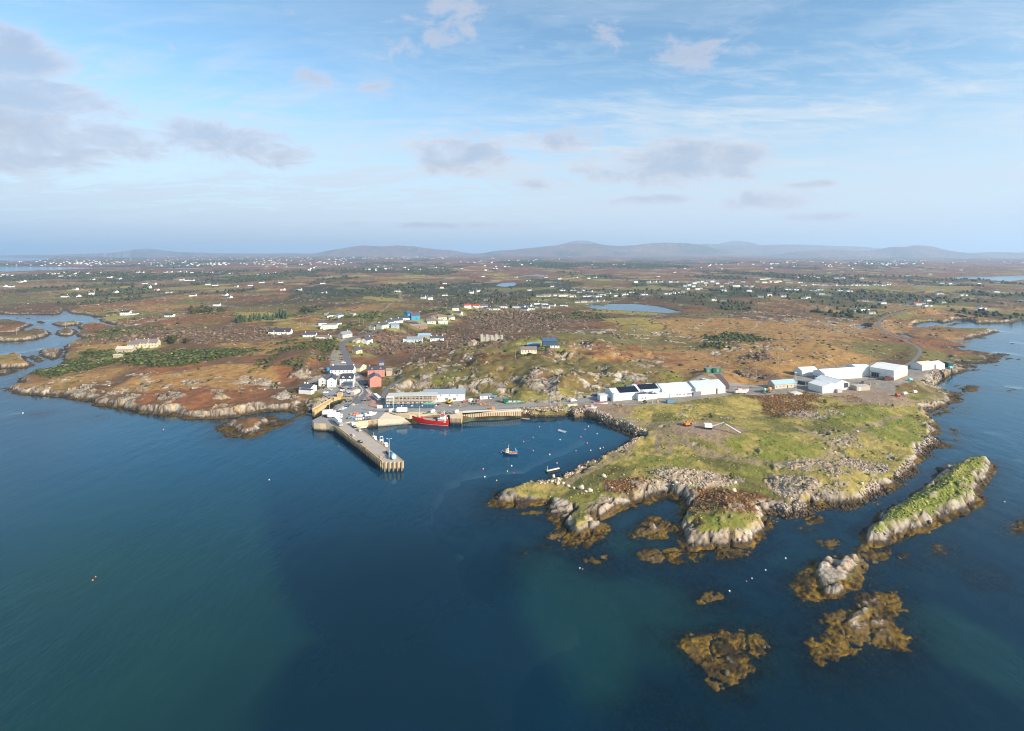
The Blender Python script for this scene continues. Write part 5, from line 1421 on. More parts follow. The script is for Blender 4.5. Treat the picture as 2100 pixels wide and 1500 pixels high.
# blue tank on a cradle at the pier end
t_ = thing('water_tank', 'light blue horizontal storage tank on a cradle at the pier end', 'tank', OnPx('t1', 1030, 1405, 5.1), R(-62))
bl = M('blue tank', (120, 172, 214), .4, .06)
MB().cyl((-2.2, 0, 1.65), (2.2, 0, 1.65), 1.3, n=18).build('shell', bl, t_, True)
for sx in (-2.2, 2.2):
    MB().cyl((sx, 0, 1.65), (sx * 1.16, 0, 1.65), 1.3, .55, n=18).build('end_cap', M('pale blue cap', (168, 206, 232), .4), t_)
MB().box(-1.6, -1.2, -1.0, 1.0, 0, .8).build('cradle', M('dark steel'), t_); MB().box(1.2, 1.6, -1.0, 1.0, 0, .8).build('cradle', M('dark steel'), t_)
MB().cyl((0, 0, 2.9), (0, 0, 3.2), .3, n=10).build('hatch', M('pale blue cap'), t_)
t_ = thing('net_bin', 'dark container bin beside the blue tank on the pier edge', 'bin', OnPx('t1', 985, 1355, 5.1), R(-58))
MB().box(-1.8, 1.8, -1.0, 1.0, .15, 1.6).build('body', M('dark bin', (58, 54, 60), .7), t_)
MB().box(-1.9, 1.9, -1.1, 1.1, 1.6, 1.75).build('rim', M('dark steel'), t_)

# ------------------------------------------------------------------ boats
def boat(name, label, loc, rz, L, B, D, draft, hullc, deckc, railc, cat='boat', group=None, sheer=.25, boot=None, bow=1.0):
    t_ = thing(name, label, cat, loc, rz, group)
    h_, dk, rl = hull_mesh(L, B, D, draft, sheer, bow=bow)
    h_.build('hull', M('hull paint %d %d %d' % hullc, hullc, .35, .05, .6, .4), t_)
    dk.build('deck', M('deck %d %d %d' % deckc, deckc, .8), t_)
    rl.build('rail', M('rail %d %d %d' % railc, railc, .5), t_)
    if boot:
        h2_, _, _ = hull_mesh(L * .993, B * 1.012, D * boot[1], draft, 0, bow=bow * boot[1])
        h2_.build('boot_stripe', M('boot %d %d %d' % boot[0], boot[0], .5), t_)
    return t_


def wheelhouse(t_, x0, x1, w, z0, h_, wall, roofc, rake=.3):
    wm = M('house %d %d %d' % wall, wall, .5, .05)
    mb = MB().add([(x0, -w / 2, z0), (x1 + rake, -w / 2, z0), (x1 + rake, w / 2, z0), (x0, w / 2, z0), (x0, -w / 2 * .92, z0 + h_), (x1, -w / 2 * .92, z0 + h_), (x1, w / 2 * .92, z0 + h_), (x0, w / 2 * .92, z0 + h_)],
                  [(0, 3, 2, 1), (4, 5, 6, 7), (0, 1, 5, 4), (1, 2, 6, 5), (2, 3, 7, 6), (3, 0, 4, 7)])
    wh = mb.build('wheelhouse', wm, t_)
    gm = M('window glass')
    MB().box(x0 + (x1 - x0) * .15, x1 - .1, -w / 2 * 1.0, w / 2 * 1.0, z0 + h_ * .55, z0 + h_ * .82).build('window', gm, wh)
    MB().box(x1 - .1, x1 + rake * .5, -w / 2 * .8, w / 2 * .8, z0 + h_ * .55, z0 + h_ * .84).build('windscreen', gm, wh)
    MB().box(x0 - .15, x1 + .3, -w / 2 * 1.0, w / 2 * 1.0, z0 + h_, z0 + h_ + .14).build('roof', M('house roof %d %d %d' % roofc, roofc, .5), wh)
    return wh


wht = M('white paint', (226, 226, 222), .45)
# red coaster alongside the slip, bow to the left
P0, P1 = OnPx('t1', 1245, 1022, 0), OnPx('t1', 1605, 1052, 0)
v_ = P0 - P1; Ls = v_.length * .99
ship = boat('red_ship', 'long red cargo boat with white wheelhouse aft moored beside the slipway', (P0 + P1) / 2 + Vector((0, -1.5, 0)), math.atan2(v_.y, v_.x), Ls, 5.6, 2.9, 1.2, (196, 32, 28), (150, 70, 58), (190, 36, 30), 'ship', None, .35, ((236, 206, 170), .14), 1.6)
wheelhouse(ship, -Ls * .5 + 1.4, -Ls * .5 + 7.2, 4.6, 2.2, 2.3, (228, 226, 222), (222, 222, 218))
wheelhouse(ship, -Ls * .5 + 2.4, -Ls * .5 + 5.6, 3.4, 4.64, 2.0, (228, 226, 222), (206, 60, 54))
MB().cyl((-Ls * .5 + 3.2, 0, 6.6), (-Ls * .5 + 3.2, 0, 10.2), .14, .07).cyl((-Ls * .5 + 3.2, -1.1, 8.6), (-Ls * .5 + 3.2, 1.1, 8.6), .06).build('aft_mast', wht, ship)
fm_ = MB().cyl((Ls * .33, 0, 2.2), (Ls * .33, 0, 11.8), .2, .1).cyl((Ls * .33, 0, 5), (Ls * .20, 0, 8.4), .1, .07).box(Ls * .33 - .5, Ls * .33 + .5, -.5, .5, 2.2, 4.2).cyl((Ls * .33, -.9, 9.0), (Ls * .33, .9, 9.0), .06).build('fore_mast', M('pale mast', (206, 204, 200), .5), ship)
MB().box(-Ls * .15, Ls * .22, -2.0, 2.0, 2.2, 3.0).build('hold_cover', M('grey green hatch', (150, 160, 150), .7), ship)
for i in range(5):
    MB().box(-Ls * .15 + i * Ls * .085, -Ls * .15 + i * Ls * .085 + .25, -2.1, 2.1, 3.0, 3.1).build('hatch_bar', M('dark steel'), ship)
MB().box(Ls * .25, Ls * .38, -1.6, 1.6, 2.6, 3.7).build('forecastle', M('red deck house', (190, 26, 32), .5), ship)
MB().box(-Ls * .5 - .2, -Ls * .5 + 1.3, -1.8, 1.8, 2.4, 3.2).build('stern_locker', M('red deck house'), ship)
MB().cyl((-Ls * .5 + 1.0, 1.2, 3.2), (-Ls * .5 + 1.0, 1.2, 5.6), .3, n=10).build('funnel', M('funnel red', (196, 54, 48), .5), ship)
# blue fishing boat at anchor in the harbour
b_ = boat('fishing_boat', 'blue fishing boat with white wheelhouse at anchor in the harbour', OnPx('t2', 734, 1163, 0), R(172), 8.6, 3.1, 1.15, .6, (40, 78, 124), (176, 120, 96), (206, 188, 160), 'boat', None, .5, ((26, 50, 92), .22), .8)
wheelhouse(b_, 1.0, 2.6, 1.9, 1.0, 1.9, (234, 224, 206), (222, 160, 70))
MB().cyl((1.2, 0, 2.9), (.9, 0, 6.4), .08, .05).cyl((1.15, -.5, 4.6), (1.15, .5, 4.6), .04).build('mast', wht, b_)
MB().ball((1.6, 0, 3.4), .35).build('radar_dome', wht, b_)
MB().cyl((-3.4, 0, 1.0), (-3.0, 0, 4.2), .06).build('mizzen_pole', wht, b_)
MB().add([(-3.2, -.03, 1.9), (-4.5, -.03, 2.0), (-3.05, -.03, 4.1), (-3.2, .03, 1.9), (-4.5, .03, 2.0), (-3.05, .03, 4.1)], [(0, 1, 2), (5, 4, 3), (0, 3, 4, 1), (1, 4, 5, 2), (2, 5, 3, 0)]).build('mizzen_sail', M('bright blue sail', (54, 150, 214), .7), b_)
for i, (x, y) in enumerate([(.1, .5), (-.6, -.4), (-1.2, .5), (-1.8, -.5), (-2.4, .3), (-.2, -.7)]):
    MB().box(x - .32, x + .32, y - .35, y + .35, .9, 1.55).build('fish_box', M('fish box %d' % (i % 2), ((206, 110, 92), (216, 190, 150))[i % 2], .7), b_)
# dark boat tied under the quay head
b_ = boat('moored_boat', 'black hulled fishing boat with orange deck tied under the quay corner', OnPx('t1', 268, 1088, 0), R(172), 9.5, 3.2, 1.2, .6, (34, 34, 40), (196, 104, 72), (190, 150, 120), 'boat', None, .4)
wheelhouse(b_, 1.6, 3.2, 1.8, 1.0, 1.7, (222, 216, 206), (198, 88, 60))
MB().cyl((0, 0, 1.0), (0, 0, 4.2), .07).build('mast', wht, b_)
MB().box(-2.8, -.6, -.9, .9, .9, 1.4).build('net_pile', M('orange net', (206, 110, 62), .9), b_)
# small boats by the pier
b_ = boat('small_boat', 'white open boat with pink trim nosed against the quay by the pier root', OnPx('t1', 693, 1092, 0), R(5), 8.0, 2.6, .9, .4, (220, 204, 194), (206, 168, 156), (226, 220, 214), 'boat')
wheelhouse(b_, 1.0, 2.2, 1.5, .8, 1.1, (226, 222, 216), (214, 208, 204))
b_ = boat('small_boat', 'white and red motor boat with short mast lying along the pier', OnPx('t1', 832, 1222, 0), R(-40), 8.4, 2.8, 1.1, .5, (224, 218, 214), (206, 150, 140), (196, 84, 74), 'boat')
wheelhouse(b_, -.4, 1.8, 1.9, .9, 2.0, (228, 226, 222), (226, 226, 222))
MB().cyl((0, 0, 3.0), (0, 0, 5.8), .08, .05).build('mast', wht, b_)
b_ = boat('trawler', 'white trawler with tall stern gantry moored behind the pier edge', OnPx('t1', 935, 1290, 0), R(-46), 10.5, 3.4, 1.3, .6, (226, 222, 220), (188, 140, 130), (210, 170, 164), 'boat')
wheelhouse(b_, 1.0, 3.2, 2.3, 1.1, 2.1, (228, 226, 224), (222, 222, 222))
gm_ = MB()
for sy in (-1.3, 1.3):
    gm_.cyl((-3.6, sy, 1.0), (-2.9, sy * .7, 6.0), .14).cyl((-2.0, sy, 1.0), (-2.9, sy * .7, 6.0), .1)
gm_.cyl((-2.9, -.95, 6.0), (-2.9, .95, 6.0), .16).cyl((-3.2, -1.1, 4.0), (-3.2, 1.1, 4.0), .1).box(-3.3, -2.7, -.8, .8, 3.2, 3.9)
gm_.build('gantry', M('white gantry', (222, 224, 226), .5), b_)
b_ = boat('dinghy', 'white open dinghy floating alone in the middle of the harbour', OnPx('t2', 1260, 930, 0), R(-40), 5.6, 2.1, .75, .25, (224, 222, 220), (196, 196, 198), (232, 232, 230), 'dinghy')
MB().box(-.2, .1, -.85, .85, .55, .62).box(-1.9, -1.6, -.8, .8, .55, .62).build('thwart', M('grey seat', (150, 150, 150)), b_)
b_ = boat('dinghy', 'grey dinghy moored in front of the boulder bank by the quay end', OnPx('t2', 892, 806, 0), R(176), 5.8, 2.0, .8, .25, (88, 84, 86), (170, 150, 140), (176, 168, 160), 'dinghy')
MB().box(-.2, .1, -.8, .8, .55, .62).build('thwart', M('grey seat'), b_)
b_ = boat('orange_boat', 'orange open boat hanging against the pale quay wall', OnPx('t2', 418, 778, 0), R(8), 6.2, 2.2, .9, .3, (214, 96, 58), (180, 120, 96), (228, 180, 160), 'boat')
MB().box(-1.4, -.6, -.5, .5, .6, 1.5).build('console', wht, b_)
# pontoon raft
t_ = thing('work_raft', 'long dark raft with pale plank and short post near the peninsula shore', 'raft', OnPx('t2', 1172, 1335, 0), R(28))
MB().box(-4.2, 4.2, -1.5, 1.5, -.4, .55).build('float', M('dark float', (48, 44, 44), .8), t_)
MB().box(-3.0, 4.3, .1, 1.0, .55, .95).build('plank', M('pale plank', (216, 208, 206), .6), t_)
MB().cyl((-3.4, .6, .5), (-3.2, .6, 3.4), .09).build('post', M('pale green post', (196, 214, 196), .6), t_)
MB().box(-3.9, -2.7, .1, 1.0, .55, 1.2).build('winch_box', M('yellow grey box', (176, 168, 120), .7), t_)

# buoys: one of each kind, then copies
def buoy_proto(rgb, r_):
    t_ = thing('mooring_buoy', 'x', 'buoy', (0, 0, 0))
    MB().ball((0, 0, r_ * .55), r_, 10, 7).build('float', M('buoy %d %d %d' % rgb, rgb, .4, .03), t_, True)
    MB().cyl((0, 0, r_ * 1.5), (0, 0, r_ * 1.9), r_ * .16, n=6).build('eye', M('dark steel'), t_)
    return t_
BU = {'pink': (220, 120, 140), 'white': (230, 230, 228), 'yellow': (226, 190, 60), 'magenta': (214, 50, 110), 'orange': (230, 120, 50)}
bp = {k_: proto_tree(buoy_proto(v, .62)) for k_, v in BU.items()}
buoys = [('t2', 627, 1138, 'pink', 'pink buoy by the bow of the blue fishing boat'), ('t2', 641, 1146, 'white', 'white buoy touching the bow of the blue fishing boat'),
         ('t2', 868, 1034, 'pink', 'pink and white pair of floats beyond the blue boat'), ('t2', 965, 989, 'pink', 'pale pink buoy above the blue boat towards the quay'), ('t2', 1030, 882, 'pink', 'pink buoy nearest the boulder bank of the quay'),
         ('t2', 967, 1128, 'pink', 'large pink buoy level with the blue boat on its right'), ('t2', 1242, 1013, 'white', 'white buoy below the white dinghy'), ('t2', 1455, 986, 'pink', 'pink buoy lower of the pair off the breakwater'),
         ('t2', 1497, 909, 'pink', 'small pink buoy off the middle of the breakwater'), ('t2', 1534, 876, 'white', 'white buoy nearest the second slipway and breakwater'), ('t2', 1622, 951, 'white', 'white buoy closest to the end of the breakwater'),
         ('t2', 1521, 1049, 'pink', 'pink buoy midway between dinghy and peninsula'), ('t2', 1405, 1128, 'pink', 'pink buoy off the grassy shore above the raft'), ('t2', 1557, 1122, 'white', 'white buoy off the grassy shore, between two pink ones'),
         ('t2', 1653, 1104, 'white', 'tiny white buoy close under the grassy shore'), ('t2', 1685, 1095, 'pink', 'pink buoy tight against the grassy shore'), ('t2', 1137, 1165, 'white', 'tiny white float alone between blue boat and shore'),
         ('t2', 1210, 1255, 'pink', 'pale pink buoy just above the dark raft'), ('t2', 745, 1282, 'white', 'white buoy straight below the blue fishing boat'), ('t2', 702, 1338, 'yellow', 'small yellow buoy below the blue boat beside a magenta one'),
         ('t2', 768, 1357, 'magenta', 'magenta buoy below the blue fishing boat'), ('t2', 453, 1315, 'pink', 'lilac pink buoy alone towards the pier'), ('t2', 470, 1395, 'white', 'white buoy lowest towards the pier side'), ('t2', 591, 1432, 'yellow', 'bright yellow buoy at the harbour mouth'),
         ('p', 552, 985, 'white', 'white buoy alone in open water beyond the pier'), ('p', 190, 1191, 'orange', 'orange buoy of the pair in open water, lower one'), ('p', 196, 1184, 'orange', 'orange buoy of the pair in open water, upper one'),
         ('p', 1611, 1146, 'white', 'white marker float between the islet and the rocky skerry'), ('p', 1570, 1170, 'white', 'white float in the channel left of the rocky skerry'), ('p', 1542, 1187, 'white', 'white float second along the line below the islet'),
         ('p', 1531, 1193, 'pink', 'reddish float beside a white one below the islet'), ('p', 1496, 1213, 'white', 'white float next to the smallest weed patch'), ('p', 1189, 1166, 'white', 'white float beside the weed patch off the point'),
         ('p', 1195, 1168, 'pink', 'pink float beside the weed patch off the point'), ('p', 2060, 1030, 'white', 'white buoy out beyond the long island'), ('p', 47, 848, 'white', 'white buoy off the left headland'), ('p', 335, 882, 'pink', 'pink buoy in open water off the headland rocks')]
for i, (tl, x, y, c, lb) in enumerate(buoys):
    dup(bp[c], OnPx(tl, x, y, 0), i * .7, lb, 'mooring buoys', (.34 if tl == 'p' and y > 980 else .58) + .2 * (i * 37 % 10) / 10)
for t_ in bp.values():
    purge(t_)
# ------------------------------------------------------------------ town
def on_yard(tile, x, y, z=5.06):
    return Vector(gz(px(tile, [(x, y)])[0], z))


def facing(tile, a, b, z):
    """world angle of a wall foot running through two tile points, and its centre and length"""
    A_, B_ = on_yard(tile, *a, z), on_yard(tile, *b, z)
    d_ = B_ - A_
    return math.atan2(d_.y, d_.x), (A_ + B_) / 2, d_.length


def house_on(name, label, tile, a, b, z, W, e, rise, gable_front=False, **k_):
    """house whose front foot runs a -> b in the tile"""
    ang, mid, L = facing(tile, a, b, z)
    back = Vector((-math.sin(ang), math.cos(ang), 0))
    if gable_front:
        return house(name, label, mid + back * (W / 2), ang + R(90), W, L, e, rise, **k_)
    return house(name, label, mid + back * (W / 2), ang, L, W, e, rise, **k_)


PINK = (198, 128, 112)
house_on('hotel', 'long white slate-roofed hotel building between the two car parks', 'q', (465, 415), (940, 410), 5.1, 9, 5.6, 3.2, chim=(-.85, .95))
house_on('gabled_hotel_wing', 'white gable-fronted wing, left of a pair, facing the water', 'q', (232, 632), (405, 640), 5.1, 15, 6.2, 2.4, gable_front=True, door=False)
house_on('gabled_hotel_wing', 'white gable-fronted wing, right of a pair, facing the car park', 'q', (412, 648), (580, 640), 5.1, 12, 6.2, 2.2, gable_front=True, porch=None)
house_on('dormer_inn', 'white inn with two dormers and glass porch above the parked cars', 'q', (668, 602), (940, 596), 5.1, 9, 5.4, 3.6, dormers=2, chim=(.95, -.95), porch=(-2, 5.5, 2.6, 2.4), roofc=(58, 62, 72))
house_on('seaside_house', 'low white house with grey roof on the lawn by the basin', 't1', (70, 712), (185, 722), 5.6, 8, 3.4, 2.0, chim=(-.6, -.1), annex=(-3, 9, -8, -4, 2.6))
house_on('pink_house', 'salmon pink gable-fronted house beside the town road', 'q', (1285, 640), (1520, 618), 5.4, 12, 7.0, 2.6, gable_front=True, wall=PINK, roofc=(96, 96, 104), door=False)
house_on('pink_terrace', 'long salmon pink house with white dormers behind the gabled one', 'q', (1240, 425), (1590, 405), 5.6, 8, 5.8, 2.8, wall=PINK, dormers=2, chim=(-.8,), roofc=(66, 70, 82))
house_on('stone_shed', 'grey stone shed at the end of the pink terrace', 'q', (1620, 375), (1740, 370), 6.2, 7, 3.4, 1.2, wall=(176, 162, 144), roofc=(150, 138, 124), wins=False)
house_on('brown_roofed_cottage', 'cream cottage with brown roof at the road bend above the pink houses', 'q', (1080, 330), (1215, 270), 6.0, 11, 3.6, 2.6, gable_front=True, wall=(212, 196, 164), roofc=(112, 96, 88), door=False)
house_on('blue_roofed_hut', 'small hut with dark blue roof on the slope above the pink houses', 'q', (1480, 185), (1575, 180), 9.0, 5, 2.2, 1.2, wall=(150, 150, 150), roofc=(64, 80, 118), wins=False)
# white market hall and the co-op under construction with its scaffold
house_on('market_hall', 'long white hall with blue-grey metal roof below the rock face', 't1', (1340, 822), (1768, 812), 5.1, 11, 5.6, 2.4, roofc=(134, 144, 158), wins=False, door=False)
mh = COL.objects['market_hall']
for x in (-3, 4, 10):
    put('window', window_mesh(1.0, 1.3, 'window glass'), mh, x, -5.5, 3.8)
for x in (-6, 2, 8):
    put('shop_window', window_mesh(2.6, 2.0, 'window glass'), mh, x, -5.5, .7)
ang, mid, L = facing('t1', (960, 868), (1470, 858), 5.1)
t_ = thing('scaffolded_building', 'unfinished pale building wrapped in scaffolding behind a blue hoarding', 'building', mid, ang)
MB().box(-L / 2, L / 2, 1.2, 12, -1, 3.0).build('ground_floor', M('bare render', (206, 198, 186), .9), t_)
MB().box(-L / 2, L / 2, 3.0, 12, 3.0, 3.3).build('floor_slab', M('raw concrete', (176, 170, 162), .9), t_)
MB().box(-L / 2, L / 2, 4.5, 12, 3.3, 6.2).build('upper_storey', M('bare block', (158, 140, 124), .9), t_)
MB().box(-L / 2 - .4, L / 2 + .4, 3.6, 12.6, 6.2, 6.7).build('roof', M('pale roof membrane', (190, 190, 188), .7), t_)
MB().box(-L / 2 - .1, -L / 2 + 5, .8, 11, 3.0, 6.3).build('stair_tower', M('white render', (222, 220, 212), .85), t_)
for i in range(9):
    put('opening', MB().box(-.9, .9, -.06, .06, 0, 1.7).mesh('opening', M('dark opening', (64, 52, 46), .9)), t_, -L / 2 + 7 + i * (L - 9) / 9, 4.5, 3.9)
    put('opening', MB().box(-1.0, 1.0, -.06, .06, 0, 1.9).mesh('opening', M('dark opening')), t_, -L / 2 + 3.5 + i * (L - 5) / 9, 1.2, .6)
pole = MB().cyl((0, 0, 0), (0, 0, 7.4), .07, n=5).mesh('scaffold_pole', M('scaffold steel', (200, 198, 194), .5))
nsc = int(L / 2.4)
for i in range(nsc + 1):
    for yy in (.0, -1.1):
        put('scaffold_pole', pole, t_, -L / 2 + i * L / nsc, yy, 0)
for z in (2.1, 4.2, 6.3):
    MB().box(-L / 2, L / 2, -1.1, 0, z, z + .08).box(-L / 2, L / 2, -1.14, -1.08, z + .95, z + 1.05).build('scaffold_deck', M('scaffold board', (188, 172, 146), .9), t_)
MB().box(L * .25, L * .46, -1.25, -1.16, 1.2, 2.6).build('green_netting', M('green netting', (118, 168, 140), .9), t_)
# blue hoarding: panels one by one
ang, mid, L = facing('t1', (922, 888), (1455, 882), 5.1)
h_ = thing('site_hoarding', 'dark blue site hoarding with white notices along the harbour road', 'fence', mid, ang)
pm_ = MB().box(-1.18, 1.18, -.05, .05, 0, 2.5).mesh('panel', M('hoarding blue', (58, 88, 116), .6, .08))
n = int(L / 2.42)
for i in range(n):
    put('panel', pm_, h_, -L / 2 + (i + .5) * L / n, (i % 2) * .03, 0)
nm_ = MB().box(-.45, .45, -.04, 0, 0, .8).mesh('notice', M('white notice', (232, 232, 228), .6))
for i in (1, 5, 8, 11, 15, 19):
    put('notice', nm_, h_, -L / 2 + (i + .5) * L / n, -.08, 1.2)
MB().box(-L / 2 - 4, -L / 2, -.05, .05, 0, 2.2).build('white_panel', M('white notice'), h_)
# site hut, green netted compound
house_on('site_cabin', 'small white cabin with grey roof right of the market hall', 't2', (422, 596), (540, 590), 5.1, 4, 2.7, .9, roofc=(120, 124, 134))
t_ = thing('blue_awning', 'blue canopy shelter at the end of the small white cabin', 'shelter', on_yard('t2', 568, 592), 0)
for sx in (-1.8, 1.8):
    for sy in (-1.4, 1.4):
        MB().box(sx - .06, sx + .06, sy - .06, sy + .06, 0, 2.4).build('post', M('dark steel'), t_)
MB().slab((-2.2, -1.8, 2.3), (2.2, -1.8, 2.3), (2.2, 0, 2.9), (-2.2, 0, 2.9), .08).slab((2.2, 1.8, 2.3), (-2.2, 1.8, 2.3), (-2.2, 0, 2.9), (2.2, 0, 2.9), .08).build('canopy', M('blue canopy', (88, 140, 196), .7), t_)
ang, mid, L = facing('t2', (690, 640), (880, 628), 5.2)
t_ = thing('netted_compound', 'green mesh fence round a yard of bins at the foot of the rock', 'fence', mid, ang)
pm_ = MB().box(-.06, .06, -.06, .06, 0, 2.4).mesh('post', M('fence post green', (60, 110, 90), .6))
nt_ = MB().box(-L / 16 + .1, L / 16 - .1, -.015, .015, .1, 1.0).mesh('mesh_panel', M('green mesh', (112, 150, 132), .8))
for i in range(9):
    put('post', pm_, t_, -L / 2 + i * L / 8, 0, 0)
    if i < 8:
        put('mesh_panel', nt_, t_, -L / 2 + (i + .5) * L / 8, 0, 0)
tt = thing('green_hut', 'dark green hut at the corner of the netted yard', 'hut', on_yard('t2', 680, 630), ang)
MB().box(-1.6, 1.6, -1.4, 1.4, 0, 3.6).build('wall', M('dark green clad', (20, 92, 72), .6), tt)
MB().box(-1.75, 1.75, -1.55, 1.55, 3.6, 3.8).build('roof', M('dark steel'), tt)
for i, (x, lb) in enumerate([(730, 'white bin inside the netted yard, nearest the green hut'), (775, 'white bin inside the netted yard, second from the green hut'), (820, 'white bin inside the netted yard, third from the green hut')]):
    b_ = thing('yard_bin', lb, 'bin', on_yard('t2', x, 628), .1, 'bins in the netted yard')
    MB().box(-1.3, 1.3, -.8, .8, .15, 1.3).build('body', M('pale bin', (214, 220, 216), .6), b_)
    MB().box(-1.35, 1.35, -.85, .85, 1.3, 1.42).build('lid', M('bin lid', (150, 160, 156), .6), b_)

# ------------------------------------------------------------------ fish factory: one long range of blocks
o0 = on_yard('t3', 275, 728, 5.6); o1 = on_yard('t3', 1885, 615, 5.6)
fa = math.atan2((o1 - o0).y, (o1 - o0).x); FL = (o1 - o0).length
fx = lambda x: (x - 275) / (1885 - 275) * FL
fac_ = thing('fish_factory', 'long white fish factory with dark solar roofs at its harbour end', 'factory', o0, fa)
WH, GR = (222, 222, 218), (196, 202, 206)
shed_block(fac_, 'a', 0, fx(655), 1.5, 17, 5.2, 2.6, WH, (206, 208, 210))
shed_block(fac_, 'b', fx(655) + .02, fx(985), 6, 20, 5.4, 2.6, WH, (206, 208, 210))
shed_block(fac_, 'c', fx(985) + .02, fx(1440), 4, 20, 5.2, 3.0, WH, GR)
shed_block(fac_, 'd', fx(1440) + .02, fx(1885), 1, 19, 5.6, 3.6, (216, 212, 202), (190, 198, 204))
for nm, x0, x1, y0, y1, z in (('front_block', fx(590), fx(712), -2.5, 6, 5.2), ('front_block', fx(716), fx(862), -.5, 6, 4.0), ('front_block', fx(864), fx(1062), 1.0, 6, 3.4), ('lean_to', fx(1064), fx(1440), .5, 4, 3.0)):
    b_ = MB().box(x0, x1, y0, y1, -1.5, z).build(nm, M('clad 222 222 218'), fac_)
    MB().box(x0 - .12, x1 + .12, y0 - .12, y1 - .02, z, z + .2).build('flat_roof', M('dark flat roof', (72, 82, 100), .6) if z > 3.9 else M('pale sheet', (200, 204, 206), .5), b_)
sol = M('solar panel', (24, 26, 38), .18, .04, 1.0, .5)
def solar(x0, x1, y0, y1, e, rise, nx, ny):
    cy = (y0 + y1) / 2
    w = (x1 - x0) / nx; hh = (cy - y0) / ny
    sl_ = math.atan2(rise, cy - y0)
    me_ = MB().box(-w / 2 + .05, w / 2 - .05, -hh / 2 / math.cos(sl_) + .05, hh / 2 / math.cos(sl_) - .05, 0, .08).mesh('solar_panel', sol)
    for i in range(nx):
        for j in range(ny):
            o = link('solar_panel', me_, fac_, (x0 + w * (i + .5), y0 + hh * (j + .5), e + rise * (j + .5) / ny + .32))
            o.rotation_euler = (sl_, 0, 0)
solar(fx(370), fx(640), 2.2, 17.2, 5.4, 2.5, 9, 4)
solar(fx(690), fx(960), 6.6, 20.4, 5.6, 2.5, 9, 4)
for x in (600, 660, 735, 815, 905, 1000):
    MB().box(fx(x) + .3, fx(x) + 2.0, 1.6, 3.0, 5.4 if x < 712 else (4.2 if x < 862 else 3.6), 5.6 if x < 712 else (4.4 if x < 862 else 3.8)).build('skylight', M('skylight', (210, 216, 222), .3), fac_)
for x in (645, 690, 1165, 1205, 1270, 1310, 1330, 1350, 1370, 1390):
    put('window', window_mesh(1.1 if x > 1300 else 1.5, 1.2, 'window glass'), fac_, fx(x), -2.5 if x < 700 else .5, 1.2)
for x in (1545, 1600, 1700):
    put('roller_door', MB().box(-1.8, 1.8, -.06, .06, 0, 3.6).mesh('roller_door', M('door cream', (206, 200, 184), .6)), fac_, fx(x), 1.0, 0)
MB().box(fx(1745), fx(1765), .9, 1.02, .2, 4.6).build('dark_door', M('dark opening'), fac_)
MB().box(fx(1440) - 3, fx(1440) + 4, -.5, .9, 0, 3.2).build('porch', M('grey clad', (120, 124, 132), .6), fac_)
for i, (x, y, r_, h__, lb) in enumerate([(262, 690, 1.5, 5.5, 'pale grey silo at the harbour end of the factory'), (300, 640, 1.8, 6.5, 'taller grey silo behind the harbour end of the factory')]):
    s_o = thing('silo', lb, 'silo', on_yard('t3', x, y + 30, 5.6), 0)
    MB().cyl((0, 0, 0), (0, 0, h__), r_, n=14).build('shell', M('silo grey', (188, 190, 192), .4), s_o, False)
    MB().cyl((0, 0, h__), (0, 0, h__ + .7), r_, .3, n=14).build('roof', M('galvanised'), s_o)
b_ = thing('cold_store', 'small white flat-roofed cold store at the factory harbour end', 'shed', on_yard('t3', 165, 715, 5.5), fa)
MB().box(-5, 5, 0, 6, -1, 4.0).build('wall', M('clad 222 222 218'), b_); MB().box(-5.15, 5.15, -.15, 6.15, 4.0, 4.2).build('roof', M('pale sheet'), b_); put('door', MB().box(-1, 1, -.06, .06, 0, 2.4).mesh('door', M('grey clad')), b_, 2, 0, 0)
lorry('long white lorry trailer parked on the terrace behind the factory', on_yard('t3', 1180, 515, 5.8), fa + .05, 14.5, trailer=True, name='lorry_trailer', cat='trailer')
lorry('white box lorry behind the factory, in front of the slanted trailer', on_yard('t3', 1430, 492, 5.8), fa, 10.0)
lorry('white lorry trailer parked at a slant by the lane entrance', on_yard('t3', 1635, 475, 5.9), R(-50), 12.0, trailer=True, name='lorry_trailer', cat='trailer')
b_ = thing('transformer_compound', 'dark green clad sheds at the top of the lane', 'shed', on_yard('t3', 1690, 300, 12.2), .1)
MB().box(-7, 7, -2.0, 3, -1, 3.4).build('wall', M('bright green clad', (30, 112, 86), .6), b_); MB().box(-7.2, 7.2, -2.2, 3.2, 3.4, 3.65).build('roof', M('dark steel'), b_)
MB().box(-6, -4, -2.06, -2.0, .1, 2.8).build('door', M('dark steel'), b_); MB().box(3, 5, -2.06, -2.0, .1, 2.8).build('door', M('dark steel'), b_)
MB().box(-1, 1.5, -3.2, -2.1, 0, 3.9).build('tank', M('dark green clad'), b_)

# ------------------------------------------------------------------ warehouse estate on the right
def block3(name, label, tile, A3, B3, C3, z, e, rise, wall, roofc, ridge='long', plinth=None, cat='warehouse'):
    """left foot, front corner foot, right foot in the tile -> rectangular block"""
    a_, b_, c_ = (on_yard(tile, *q, z) for q in (A3, B3, C3))
    va, vc = a_ - b_, c_ - b_
    la, lc = va.length, vc.length
    # keep the bisector, square the corner
    anga, angc = math.atan2(va.y, va.x), math.atan2(vc.y, vc.x)
    mid = (anga + angc) / 2
    angc2 = mid - math.pi / 4
    t_ = thing(name, label, cat, b_, angc2)
    shed_block(t_, name, 0, lc, 0, la, e, rise, wall, roofc, ridge)
    return t_, lc, la
PW = (224, 223, 216)
w1, lc, la = block3('warehouse', 'largest white warehouse with concrete plinth near the right shore', 'b', (1325, 318), (1545, 352), (1702, 312), 6.0, 8.6, 2.2, PW, (226, 226, 220), 'y')
